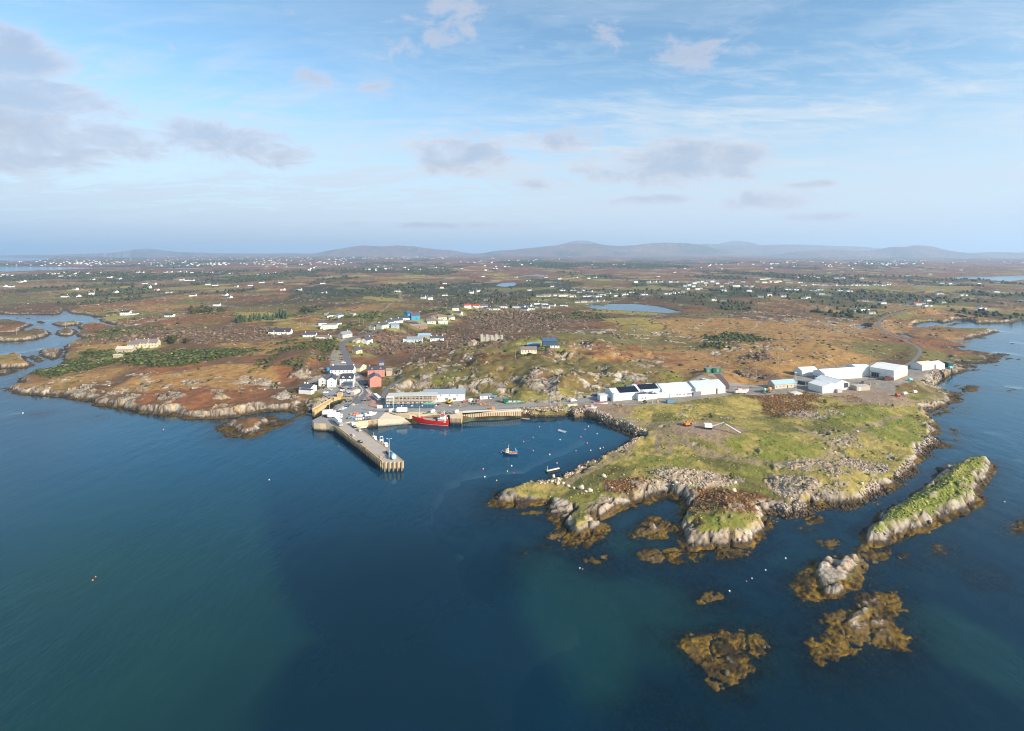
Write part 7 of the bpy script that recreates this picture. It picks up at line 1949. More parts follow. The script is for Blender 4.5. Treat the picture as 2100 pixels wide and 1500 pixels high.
def scatter(name, protos, P, scl, cols, mat_, tilt=.0, kind='stuff', zs=None, smooth=False):
    """one mesh out of many placed pieces (kind stuff)"""
    allv, allf, allc = [], [], []
    off = 0
    ang = rng.random(len(P)) * 6.283
    which = rng.integers(0, len(protos), len(P))
    zs = np.ones(len(P)) if zs is None else zs
    for k_, (V, Fc) in enumerate(protos):
        m_ = np.nonzero(which == k_)[0]
        if not len(m_):
            continue
        c_, s_ = np.cos(ang[m_]), np.sin(ang[m_])
        x = (V[None, :, 0] * c_[:, None] - V[None, :, 1] * s_[:, None]) * scl[m_][:, None]
        y = (V[None, :, 0] * s_[:, None] + V[None, :, 1] * c_[:, None]) * scl[m_][:, None]
        z = np.repeat(V[None, :, 2], len(m_), 0) * (scl[m_] * zs[m_])[:, None]
        if tilt:
            tx = rng.normal(0, tilt, len(m_))[:, None]; ty = rng.normal(0, tilt, len(m_))[:, None]
            z = z + x * tx + y * ty
        W = np.stack([x + P[m_][:, 0:1], y + P[m_][:, 1:2], z + P[m_][:, 2:3]], 2).reshape(-1, 3)
        allv.append(W)
        allf.append((Fc[None] + (np.arange(len(m_)) * len(V))[:, None, None] + off).reshape(-1, 3))
        allc.append(np.repeat(cols[m_], len(V), 0))
        off += len(W)
    o = link(name, tri_mesh(name, np.concatenate(allv), np.concatenate(allf), np.concatenate(allc), mat_))
    if smooth:
        o.data.polygons.foreach_set('use_smooth', np.ones(len(o.data.polygons), bool))
    o['kind'] = kind
    return o


def pick(weight, n):
    """n ground vertices drawn with the given weight (per visible area)"""
    area = (X * 0 + Y) ** 2
    w = np.clip(weight, 0, None) * area
    w = w / w.sum()
    ii = rng.choice(len(X), size=n, replace=True, p=w)
    jx = (rng.random(n) - .5) * Y[ii] * .0022; jy = (rng.random(n) - .5) * Y[ii] * .003
    return ii, np.stack([X[ii] + jx, Y[ii] + jy, hf[ii]], 1)


stonem = MC('stone')
plantm = MC('foliage')
rocks = [rock_proto(s_) for s_ in range(8)]
rmesh = []
# stone banks
banks = [('boulder bank below the harbour road', [(1120, 845, 56, 12, 1)]), ('breakwater of rough boulders', [(1225, 850, 40, 20, 1), (1285, 880, 50, 26, 1)]), ('stone wall bank on the eastern shore', [(1905, 900, 40, 60, 1), (1880, 960, 40, 40, 1), (1830, 1005, 50, 26, .9)]),
         ('stone bank on the southern shore', [(1690, 1038, 90, 20, 1), (1760, 1032, 60, 20, 1)]), ('stony grass edge on the harbour shore', [(1260, 925, 60, 24, .7), (1180, 962, 50, 16, 1.0), (1140, 985, 40, 14, 1.0)]), ('stone foreshore by the shore track', [(1905, 785, 22, 16, 1), (1925, 765, 26, 10, .8)])]
TONES = np.array([lin(c) for c in [(192, 174, 152), (170, 150, 132), (146, 134, 122), (184, 152, 126), (122, 108, 96), (204, 192, 176)]]) * .82
P_all, S_sz, G_lb, C_all = [], [], [], []
shore = (s_ > -1.2) & (s_ < 7.0)
smain = g(S_main)
for lb, bl in banks:
    bf = g(blobfield(bl))
    wt = np.where(bf > .05, bf, 0) * ((smain > -1.3) & (smain < 6.5))
    n = 1500 if 'breakwater' in lb or 'eastern' in lb else 700
    ii, P_ = pick(wt, n)
    P_all.append(P_); S_sz.append(rng.lognormal(-.35, .32, n)); G_lb += [lb] * n
    cc = TONES[rng.integers(0, len(TONES), n)]
    wetf = np.clip((1.9 - P_[:, 2]) / 1.2, 0, 1)[:, None]
    C_all.append(cc * (1 - wetf) + np.array(lin((74, 62, 50)))[None] * wetf)
# spoil heaps
ii, P_ = pick(rubm * (.25 + rng.random(len(X))), 3600)
P_all.append(P_); S_sz.append(rng.lognormal(-.8, .42, 3600)); G_lb += ['loose stone spoil on the peninsula'] * 3600
C_all.append(TONES[rng.integers(0, len(TONES), 3600)])
# blocks fallen along the natural shore
wt = rock * ((s_ > .5) & (s_ < 12) & (Y < 620)) * (smain < 60)
NSH = 420
ii, P_ = pick(wt, NSH)
P_all.append(P_); S_sz.append(rng.lognormal(-.25, .45, NSH)); G_lb += ['natural rocky shore'] * NSH
cc = TONES[rng.integers(0, len(TONES), NSH)] * .98
wetf = np.clip((2.0 - P_[:, 2]) / 1.2, 0, 1)[:, None]
C_all.append(cc * (1 - wetf) + np.array(lin((70, 58, 44)))[None] * wetf)
# scattered outcrop stones inland
wt = np.maximum(outc, .015 * veg) * ((Y < 1300) & (smain > 10))
ii, P_ = pick(wt, 1700)
P_all.append(P_); S_sz.append(rng.lognormal(-.2, .5, 1700)); G_lb += ['pale rock outcrop on the heath'] * 1700
C_all.append(TONES[rng.integers(0, len(TONES), 1700)])
P_all = np.concatenate(P_all); S_sz = np.concatenate(S_sz); C_all = np.concatenate(C_all); G_lb = np.array(G_lb)
P_all[:, 2] -= S_sz * .15
vis = S_sz / P_all[:, 1]
clear = (np.abs(P_all[:, 0] / P_all[:, 1]) < .99)
order = np.argsort(-vis * clear)
big = order[:290]; rest = np.ones(len(vis), bool); rest[big] = False
RL = {'boulder bank below the harbour road': 'rough boulder in the bank below the harbour road', 'breakwater of rough boulders': 'rough boulder in the breakwater round the harbour', 'stone wall bank on the eastern shore': 'pale boulder in the stone bank along the eastern shore',
      'stone bank on the southern shore': 'pale boulder in the stone bank on the southern shore', 'stony grass edge on the harbour shore': 'pale boulder along the grassy harbour shore', 'stone foreshore by the shore track': 'boulder on the foreshore below the shore track',
      'loose stone spoil on the peninsula': 'pale broken stone in the spoil heaps on the peninsula', 'natural rocky shore': 'weathered granite block on the rocky shore', 'pale rock outcrop on the heath': 'pale outcrop stone on the brown heath'}
def where(q):
    x, y = CX + F * q[0] / q[1], HY + F * (CH - q[2]) / q[1]
    if 430 < x < 592 and y > 842:
        return 'on the small skerry off the left headland'
    if x < 250:
        return 'on the western half of the left headland' if y > 700 else 'on the islets of the inlet'
    if x < 640:
        return 'on the left headland towards the town'
    if x < 1000:
        return 'on the rocks behind the quay' if y < 1000 else 'near the quay'
    if y < 1000 and x < 1340:
        return 'on the rock face above the harbour road' if y < 835 else 'beside the harbour'
    if x < 1128 and y > 1000:
        return 'on the outermost point of the peninsula'
    if x < 1290 and y > 990:
        return 'on the rocky spur beside the narrow inlet'
    if x < 1620 and y > 1030:
        return 'round the heather-topped islet'
    if 1600 < x < 1800 and y > 1130:
        return 'on the rock skerry before the long island'
    if x > 1750 and 930 < y < 1135:
        return 'along the long grassy island' if x > 1756 and (y > 1000 or x > 1925) else 'on the eastern shore of the peninsula'
    if x > 1860:
        return 'on the dark eastern shore'
    return 'on the golden heath behind the factory' if y < 800 else 'on the grassy peninsula'


tone_m = [M('granite %d' % i, c, .9, .22, 1.4) for i, c in enumerate([(196, 182, 162), (166, 150, 134), (138, 128, 118), (86, 74, 60)])]
rm_ = {}
for i in big:
    pk = int(rng.integers(0, len(rocks)))
    lum = C_all[i].mean()
    tk = 0 if lum > .42 else 1 if lum > .3 else 2 if lum > .16 else 3
    if (pk, tk) not in rm_:
        rm_[(pk, tk)] = tri_mesh('boulder', rocks[pk][0], rocks[pk][1], None, tone_m[tk])
    o = link('boulder', rm_[(pk, tk)], None, tuple(P_all[i]), float(rng.random() * 6.28))
    sc_ = float(S_sz[i]); o.scale = (sc_, sc_, sc_)
    wh_ = where(P_all[i]); szw = 'large' if sc_ > 2.2 else 'small' if sc_ < 1.2 else 'mid-sized'
    tag(o, {'stone wall bank on the eastern shore': szw + ' pale boulder in the eastern stone bank ' + ('towards the shore track' if P_all[i][1] > 330 else 'below the bright green slope' if P_all[i][1] > 285 else 'opposite the long island'), 'natural rocky shore': szw + ' weathered granite block ' + wh_, 'pale rock outcrop on the heath': szw + ' pale outcrop stone ' + wh_}.get(G_lb[i], szw + ' ' + RL[G_lb[i]]), 'boulder', G_lb[i] + (' ' + wh_ if G_lb[i][0] in 'np' else ''))
scatter('loose_stones', rocks, P_all[rest], S_sz[rest], C_all[rest], stonem, .25)
# the big pale boulders one can point at
for tl, x, y, r_, lb in [('t5', 1085, 498, 2.2, 'large pale boulder alone on the grass above the heather'), ('t5', 650, 500, 1.9, 'tan boulder at the seaward top of the boulder row'), ('t5', 695, 520, 2.0, 'round tan boulder near the top of the boulder row'), ('t5', 640, 545, 1.8, 'white boulder at the water end of the boulder row'),
                         ('t5', 690, 565, 1.8, 'white boulder third along the boulder row'), ('t5', 735, 560, 1.8, 'white boulder fourth along the boulder row'), ('t5', 780, 575, 2.0, 'white boulder in the middle of the boulder row'), ('t5', 830, 600, 1.7, 'white boulder before the largest in the row'), ('t5', 890, 603, 2.8, 'largest white boulder of the row on the neck of the point'),
                         ('t5', 925, 632, 1.7, 'white boulder at the inland end of the boulder row'), ('t5', 960, 620, 2.2, 'pinkish upright boulder beside the row on the neck'), ('t5', 630, 765, 2.4, 'pale boulder on the dark shingle under the point'), ('t6', 290, 410, 2.0, 'pale boulder on the heather mound of the islet'), ('t6', 355, 658, 1.2, 'round boulder on the bare rock slope of the islet'), ('t6', 320, 690, 1.2, 'second round boulder on the bare slope of the islet'),
                         ('t6', 1005, 1078, 1.6, 'dark rounded boulder on the weed skerry'), ('t6', 805, 172, 1.3, 'pale boulder at the meeting of the tracks'), ('t6', 868, 192, 1.4, 'pale boulder by the dirt bend below the tracks'), ('t6', 1020, 370, 1.6, 'grey boulder at the foot of the spoil slope'), ('s', 885, 940, 1.3, 'brown boulder on the right of the rock skerry'), ('s', 1550, 110, 3.4, 'big dark boulder against the north side of the long island'), ('t6', 995, 75, 1.6, 'upright pale boulder at the top of the rubble patch')]:
    pk = int(rng.integers(0, len(rocks)))
    p_ = G(*px(tl, [(x, y)])[0])
    o = link('boulder', tri_mesh('boulder', rocks[pk][0], rocks[pk][1], None, tone_m[3 if ('dark' in lb or 'brown' in lb) else 0]), None, p_ + Vector((0, 0, r_ * .15)), x * .37); r_ *= .78
    o.scale = (r_, r_, r_ * 1.05)
    tag(o, lb, 'boulder', None)

# ------------------------------------------------------------------ scrub
bush = [ico_proto(s_, 1, .36, .6) for s_ in range(6)]
Cg = lambda arr, n: np.array([lin(c) for c in arr])[rng.integers(0, len(arr), n)] * (.75 + .5 * rng.random(n))[:, None]
GOR = [(74, 84, 44), (62, 72, 40), (88, 92, 50), (70, 76, 44)]
BRU = [(124, 104, 90), (108, 92, 80), (130, 110, 92), (100, 86, 72), (112, 92, 74), (104, 100, 66)]
HEA = [(134, 96, 66), (120, 88, 62), (146, 110, 74), (112, 92, 60)]
GRS = [(142, 140, 76), (118, 126, 60), (156, 144, 90), (100, 110, 52)]
Ps, Ss, Cs = [], [], []
def add(weight, n, arr, mu, sd, sink=.2):
    ii, P_ = pick(weight, n)
    s2 = rng.lognormal(mu, sd, n) * (1 + .25 * (P_[:, 1] > 900))
    P_[:, 2] += s2 * sink
    Ps.append(P_); Ss.append(s2); Cs.append(Cg(arr, n))
seen = (np.abs(X / Y) < 1.02) * (h > 1.6)
add(gor * veg * seen * (Y < 1300), 4600, GOR, .25, .35)
add(bru * veg * seen * (Y < 1500), 3600, BRU, .2, .4)
add(veg * seen * (Y > 420) * (Y < 1500) * (n20 > .5), 2600, GOR + BRU, .1, .4)
hm = sst(g(heath) + (n20 - .5) * .9, .5, .8) * veg * seen * (Y < 520)
add(hm, 1800, HEA, -.8, .35, .0)
add((Y < 420) * (X > -30) * veg * seen * (n5 > .45) * (smain > 3), 2600, GRS, -.95, .35, .0)
add((Y < 340) * veg * seen * (smain < 0), 900, GRS, -.9, .35, .0)
Ps = np.concatenate(Ps); Ss = np.concatenate(Ss); Cs = np.concatenate(Cs)
scatter('scrub', bush, Ps, Ss, Cs, plantm, .1, smooth=True)

# ------------------------------------------------------------------ trees
con = [conifer_proto(s_) for s_ in range(5)]
leafy = [leafy_proto(s_) for s_ in range(5)]
trunkm = M('bark', (84, 68, 54), .95)
conm = [M('conifer green %d' % i, c, .95, .35, 1.1) for i, c in enumerate([(62, 76, 54), (74, 86, 58), (52, 66, 50)])]
lefm = [M('leaf green %d' % i, c, .95, .35, 1.1) for i, c in enumerate([(78, 84, 46), (96, 96, 54), (66, 76, 46)])]
con_me = [tri_mesh('crown', *con[i], None, conm[i % 3]) for i in range(5)]
lef_me = [tri_mesh('crown', *leafy[i], None, lefm[i % 3]) for i in range(5)]
con_tr = MB().cyl((0, 0, -.1), (0, 0, .35), .035, .02, 6).mesh('trunk', trunkm)
lef_tr = MB().cyl((0, 0, -.3), (0, 0, .5), .06, .035, 6).cyl((0, 0, .3), (.28, .1, .8), .03, .015, 5).cyl((0, 0, .3), (-.22, -.16, .8), .03, .015, 5).mesh('trunk', trunkm)
def conifer(p_, h_, lb, grp):
    t_ = thing('conifer', lb, 'tree', p_, float(rng.random() * 6.28), grp)
    t_.scale = (h_, h_, h_)
    link('trunk', con_tr, t_); link('crown', con_me[int(rng.integers(0, 5))], t_)
def broadleaf(p_, h_, lb, grp, name='tree'):
    t_ = thing(name, lb, 'tree', p_, float(rng.random() * 6.28), grp)
    t_.scale = (h_ / 1.7,) * 3
    link('trunk', lef_tr, t_); c_ = link('crown', lef_me[int(rng.integers(0, 5))], t_, (0, 0, .85)); c_.scale = (.8, .8, .75)
rt = random.Random(5)
for i in range(46):
    x = rt.uniform(1275, 1830); y = 225 - (x - 1275) * .09 + rt.uniform(-26, 4)
    conifer(G(*px('h', [(x, y)])[0], -.3), rt.uniform(9, 15), 'tall dark conifer in the plantation on the brown slope', 'conifer plantation')
for (x0, x1, y0, y1, n, lb, grp) in [(740, 1040, 70, 135, 26, 'dark bushy tree in the clump beside the pale crag', 'trees by the crag'), (1085, 1160, 70, 110, 8, 'dark tree beside the white house above the crag', 'trees by the white house'), (540, 740, 400, 450, 12, 'dark pine among the scrub right of the ruined manor', 'pines near the manor'), (1990, 2090, 70, 115, 9, 'dark tree at the edge of the heath above the hill road', 'trees above the hill road')]:
    for i in range(n):
        broadleaf(G(*px('h', [(rt.uniform(x0, x1), rt.uniform(y0, y1))])[0], -.3), rt.uniform(6, 10), lb, grp)
for tl, x, y, h_, lb in [('h', 185, 205, 6, 'round green tree left of the lane by the inlet'), ('h', 420, 205, 5, 'round green bush by the lane end'), ('h', 665, 245, 7, 'round green tree on the rust slope'), ('h', 1690, 925, 7, 'bright green bush by the headland path'), ('h', 1890, 985, 5, 'green bush before the low white house'), ('t1', 320, 690, 5, 'palm-like green tree in front of the gabled wings'), ('t1', 262, 700, 4, 'dark green shrub at the edge of the lawn'), ('t3', 720, 770, 4, 'brown leafless shrub at the foot of the factory wall'), ('m', 240, 80, 9, 'dark green tree alone in the brown thicket'),
                         ('b', 930, 560, 4, 'dark brown shrub below the front warehouse'), ('b', 510, 690, 4, 'dark brown shrub on the heath below the lattice mast'), ('t6', 285, 345, 4, 'grey leafless shrub at the back of the heather islet'), ('t6', 690, 400, 3, 'brown shrub on the spoil slope'), ('t3', 1660, 960, 4, 'brown leafless bush behind the stone heap')]:
    broadleaf(G(*px(tl, [(x, y)])[0], -.2), h_, lb, None, 'shrub' if 'shrub' in lb or 'bush' in lb else 'tree')
# thickets of trees inland and the woods of the far plain
wl = [(130, 568, 120, 8, .9), (30, 575, 30, 8, .9), (170, 590, 60, 8, 1), (235, 600, 60, 9, 1), (215, 617, 42, 10, 1), (300, 590, 40, 8, .9), (380, 566, 60, 8, 1), (470, 577, 40, 6, 1), (575, 566, 45, 9, 1.1), (690, 575, 30, 6, 1), (420, 540, 60, 5, 1), (480, 597, 25, 8, .8), (340, 605, 20, 8, .8), (650, 635, 20, 8, .9),
      (780, 595, 50, 8, 1), (860, 585, 70, 6, .9), (940, 620, 30, 8, 1), (1010, 618, 80, 12, 1.1), (1080, 540, 70, 4, 1), (1130, 547, 50, 5, 1), (1250, 545, 60, 5, 1), (1320, 545, 40, 5, 1), (740, 557, 40, 4, 1), (890, 560, 40, 4, 1), (1340, 600, 80, 5, .9), (1390, 612, 40, 10, 1), (1450, 612, 40, 14, 1.1), (1520, 602, 50, 8, 1), (1490, 628, 40, 8, .9),
      (1580, 565, 60, 8, 1), (1640, 570, 60, 8, 1), (1680, 577, 50, 8, 1), (1560, 597, 40, 8, 1), (1660, 610, 40, 10, 1), (1700, 617, 50, 12, 1.1), (1760, 602, 40, 8, .9), (1830, 612, 90, 9, 1.1), (1900, 610, 50, 8, 1), (1960, 614, 40, 8, 1), (2060, 607, 50, 8, 1), (2040, 645, 40, 9, 1.1), (2000, 643, 20, 8, 1), (1700, 642, 30, 8, .9), (2030, 580, 40, 5, 1), (1930, 585, 40, 5, 1), (1760, 637, 20, 7, .9), (1470, 570, 40, 5, 1)]
wf = sst(g(blobfield(wl)) + (n60 - .5) * .9, .38, .62) * (g(lake_s) < -6) * (h > 1.5)
wf = np.maximum(wf, woods * .16 * (Y > 1200))
ii, P_ = pick(wf * (np.abs(X / Y) < 1.03) * (Y < 7000), 12000)
sz_ = rng.uniform(1.7, 3.2, len(P_)) * (1 + P_[:, 1] / 6000)
P_[:, 2] += sz_ * .7
scatter('far_woods', [ico_proto(80 + s_, 1, .4, 1.15) for s_ in range(5)], P_, sz_, Cg([(58, 68, 46), (48, 58, 42), (70, 78, 50), (84, 80, 56)], len(P_)), plantm)
ii, P_ = pick(bru * veg * seen * (Y < 1500) * (Y > 480), 1000)
sz_ = rng.uniform(1.2, 2.4, len(P_)); P_[:, 2] += sz_ * .45
scatter('bare_thicket', leafy, P_, sz_, Cg([(128, 110, 96), (116, 98, 86), (136, 114, 94), (104, 100, 70)], len(P_)), plantm)
# ------------------------------------------------------------------ houses of the hinterland
CREAM, YEL, GREY, BLUEW = (216, 206, 180), (212, 200, 150), (176, 172, 162), (186, 208, 214)
def H1(tl, x, y, L, W, e, rise, yaw, label, wall=WHITE, roofc=SLATE, name='house', **k_):
    p_ = G(*px(tl, [(x, y)])[0])
    p_.z += .1
    return house(name, label, p_, R(yaw), L, W, e, rise, wall=wall, roofc=roofc, **k_)
H1('w', 715, 592, 9, 7, 3.6, 3, 60, 'yellow gabled cottage beside the bend of the hill road', YEL, chim=(.8,))
H1('w', 860, 448, 12, 8, 3.2, 3, 70, 'white gable-ended cottage on the gravel terrace by the hill road', chim=(.8,))
H1('w', 715, 440, 10, 6, 2.4, 1.6, 75, 'low cream outbuilding left of the white gable-ended cottage', CREAM, (150, 130, 110), wins=False)
H1('w', 545, 355, 15, 9, 3.2, 3.4, 58, 'cream house with pale grey roof where the hill road turns', CREAM, (126, 130, 134), chim=(.5,))
H1('w', 235, 392, 18, 10, 3.4, 2.0, 5, 'white house with brown roof and annex by the road turn', WHITE, (120, 104, 98), annex=(3, 12, -8, -5, 2.8), chim=(.7,))
H1('w', 40, 358, 17, 8, 3.0, 2.6, 5, 'white bungalow with dark slate roof at the left of the road turn', chim=(-.7,))
H1('w', 320, 238, 22, 10, 5.6, 1.6, 8, 'large white modern house with flat-roofed wings on the hill', WHITE, (146, 140, 134), annex=(-12, -4, -9, -5, 2.9))
H1('w', 215, 186, 12, 8, 3.2, 2.8, 30, 'white gabled house left behind the large modern one')
H1('w', 425, 190, 13, 8, 3.4, 2.8, 60, 'white gabled house right behind the large modern one')
H1('w', 975, 245, 15, 10, 4.4, 3.2, 62, 'cream end house of the village street nearest the hill road', CREAM, chim=(.9,))
H1('w', 1085, 235, 15, 10, 5.2, 3.2, 62, 'yellow two-storey house second in the village street', (216, 210, 178), chim=(.9, -.9))
H1('w', 1165, 195, 15, 9, 5.0, 3.0, 60, 'white two-storey house third in the village street', chim=(.9,))
H1('w', 1255, 160, 24, 8, 3.6, 3.0, 32, 'white terrace with slate roof in the middle of the village street', (222, 216, 200), chim=(-.5, .5))
H1('w', 1370, 120, 22, 8, 3.4, 2.2, 28, 'white low building at the far end of the village street')
H1('w', 1250, 215, 12, 8, 3.0, 2.4, 30, 'grey-blue roofed house below the village terrace', (150, 164, 172), (120, 134, 146))
H1('w', 1600, 225, 26, 9, 3.0, 2.2, 5, 'long red brick bungalow with grey roof below the turquoise house', (176, 124, 108), (136, 132, 132), annex=(-16, -11, -4, 2, 2.6))
TUR = (58, 146, 168)
H1('w', 1440, 78, 10, 9, 6.4, 4.0, 62, 'turquoise gabled wing, smaller left block of the turquoise house', TUR, (64, 84, 118), chim=(.8,))
H1('w', 1548, 112, 14, 10, 6.6, 4.0, 24, 'turquoise main block, larger right half of the turquoise house', TUR, (92, 78, 108), chim=(.9, -.9))
H1('w', 1770, 165, 15, 10, 3.4, 3.6, 28, 'pale green-grey house with dormer gable right of the red bungalow', (186, 190, 174), (104, 104, 108), chim=(.9,))
H1('w', 1935, 108, 15, 9, 3.4, 3.0, 18, 'cream house with brown roof, left of two near the village end', CREAM, (124, 112, 106), chim=(-.9,))
H1('w', 2050, 108, 16, 9, 3.6, 3.4, 62, 'cream gable-fronted house at the right end of the village', CREAM, (116, 106, 104), chim=(.9,))
H1('w', 1950, 172, 15, 8, 2.8, 1.8, 10, 'pale green low house below the cream pair', (196, 208, 190), (212, 216, 210))
H1('w', 1545, 435, 20, 7, 3.4, 3.0, 2, 'long pale blue cottage with grey roof on the heath', BLUEW, (134, 134, 140), chim=(.4,))
H1('w', 1440, 432, 11, 5, 2.6, .6, 2, 'low pale blue flat-roofed annex left of the blue cottage', BLUEW, (206, 216, 220), wins=False)
H1('w', 1685, 380, 16, 8, 3.4, 2.4, 2, 'grey house with pale blue roof behind the blue cottage', GREY, (142, 170, 190))
H1('w', 1862, 408, 18, 7, 3.0, 2.6, 12, 'white house with several chimneys right of the blue cottage', chim=(-.8, 0, .8), annex=(4, 8, -6, -3.4, 2.6))
H1('w', 360, 72, 15, 9, 3.2, 2.4, 22, 'white house with grey lower wing among trees above the large white house', annex=(-9, -5, -6, 0, 2.6))
H1('w', 455, 76, 13, 9, 3.6, 2.4, 62, 'white house with blue-grey roof above the large white house', WHITE, (84, 104, 136))
H1('w', 275, 48, 6, 6, 5, 1.8, 0, 'small square stone tower house above the white houses', (150, 144, 136), wins=False)
H1('w', 655, 50, 10, 7, 2.6, 1.8, -30, 'ruined grey shed beside a small green field', GREY, (150, 146, 140), wins=False)
H1('h', 1760, 342, 30, 10, 3.0, 4.2, 4, 'white house with black roof and gabled ends, alone left of the road', WHITE, (64, 64, 72), dormers=2)
H1('h', 95, 138, 16, 9, 5.2, 2.6, 5, 'white two-storey house with black roof above the inlet', WHITE, (52, 56, 66), annex=(8, 22, -4, 2, 2.8), chim=(-.8,))
H1('h', 568, 158, 14, 8, 3.0, 2.4, 2, 'white cottage with black roof by the bend of the inlet lane', WHITE, (56, 62, 76))
H1('h', 1075, 45, 14, 7, 3.2, 2.4, 4, 'white cottage among dark trees above the crag')
STN = (176, 162, 138)
H1('h', 95, 548, 18, 8, 3.6, 2.8, 8, 'roofless stone ruin on the headland below the manor', STN, (186, 176, 158), chim=(-.95, .9))
H1('h', 12, 592, 7, 6, 2.6, .8, 8, 'small square stone shed below the ruin on the headland', STN, (190, 182, 168), wins=False)
H1('h', 195, 482, 14, 8, 3.2, 2.8, 4, 'low left wing of the pale manor on the headland', (196, 184, 156), (118, 108, 108), chim=(-.9,))
H1('h', 272, 488, 15, 9, 4.8, 4.0, 8, 'left gabled block of the pale manor on the headland', (198, 186, 158), (118, 108, 108), chim=(.9, -.9))
H1('h', 368, 488, 17, 9, 4.8, 4.0, 8, 'right gabled block of the pale manor on the headland', (198, 186, 158), (116, 108, 110), chim=(.9, -.9))
H1('m', 100, 344, 17, 9, 2.9, 2.6, 2, 'cream bungalow with grey-brown roof on a green lawn', (216, 208, 178), (128, 114, 108))
H1('m', 145, 300, 15, 8, 3.0, 1.6, 0, 'blue-grey shed behind the cream bungalow', (120, 136, 150), (120, 148, 168), wins=False)
H1('m', 280, 290, 16, 12, 6.0, 2.6, 0, 'tall dark blue farm shed right of the cream bungalow', (64, 88, 112), (66, 96, 124), wins=False, name='farm_shed')
H1('m', 325, 306, 10, 6, 2.6, 1.4, 0, 'small white shed before the dark blue farm shed')
H1('t8', 1590, 572, 11, 8, 3.2, 2.4, 70, 'stone cottage with red-edged gable left of the castle house', (182, 164, 148), (150, 120, 108))
cs = H1('t8', 1745, 538, 24, 10, 5.2, .5, 2, 'grey castle-like house with turrets and battlements on the heath', (178, 172, 158), (150, 146, 140), name='castle_house')
for sx in (-13, -6, 0, 6, 13):
    MB().box(sx - 1.5, sx + 1.5, -5.6, -2.8, -2, 6.6 + (sx % 4) * .4).build('turret', M('wall 178 172 158'), cs)
    for q in (-1.2, 0, 1.2):
        MB().box(sx + q - .32, sx + q + .32, -5.6, -5.0, 6.6 + (sx % 4) * .4, 7.4 + (sx % 4) * .4).build('merlon', M('wall 178 172 158'), cs)
# farther villages: four kinds of house, copied
kinds = {
    'bung': house('house', 'x', (0, 0, 0), 0, 15, 8, 2.9, 2.6, chim=(.7,)), 'two': house('house', 'x', (0, 0, 0), 0, 12, 8, 5.2, 3.0, chim=(.9, -.9)),
    'dorm': house('house', 'x', (0, 0, 0), 0, 14, 8, 3.2, 3.6, dormers=2, chim=(-.9,)), 'annex': house('house', 'x', (0, 0, 0), 0, 15, 8, 3.0, 2.6, annex=(4, 9, -7, -4, 2.6), chim=(.6,)),
    'cream': house('house', 'x', (0, 0, 0), 0, 13, 8, 4.4, 3.0, wall=CREAM, chim=(.9,)), 'grey': house('house', 'x', (0, 0, 0), 0, 14, 8, 3.0, 2.6, wall=(196, 192, 184), roofc=(96, 92, 92)),
    'red': house('house', 'x', (0, 0, 0), 0, 13, 8, 4.0, 2.8, roofc=(168, 70, 56)), 'long': house('house', 'x', (0, 0, 0), 0, 22, 8, 3.2, 2.6, wall=(214, 206, 182), roofc=(128, 120, 112))}
kt = {k_: proto_tree(o) for k_, o in kinds.items()}
hl = []
def hs_(tl, pts, kind, label, group):
    hl.append((tl, pts, kind, label, group))
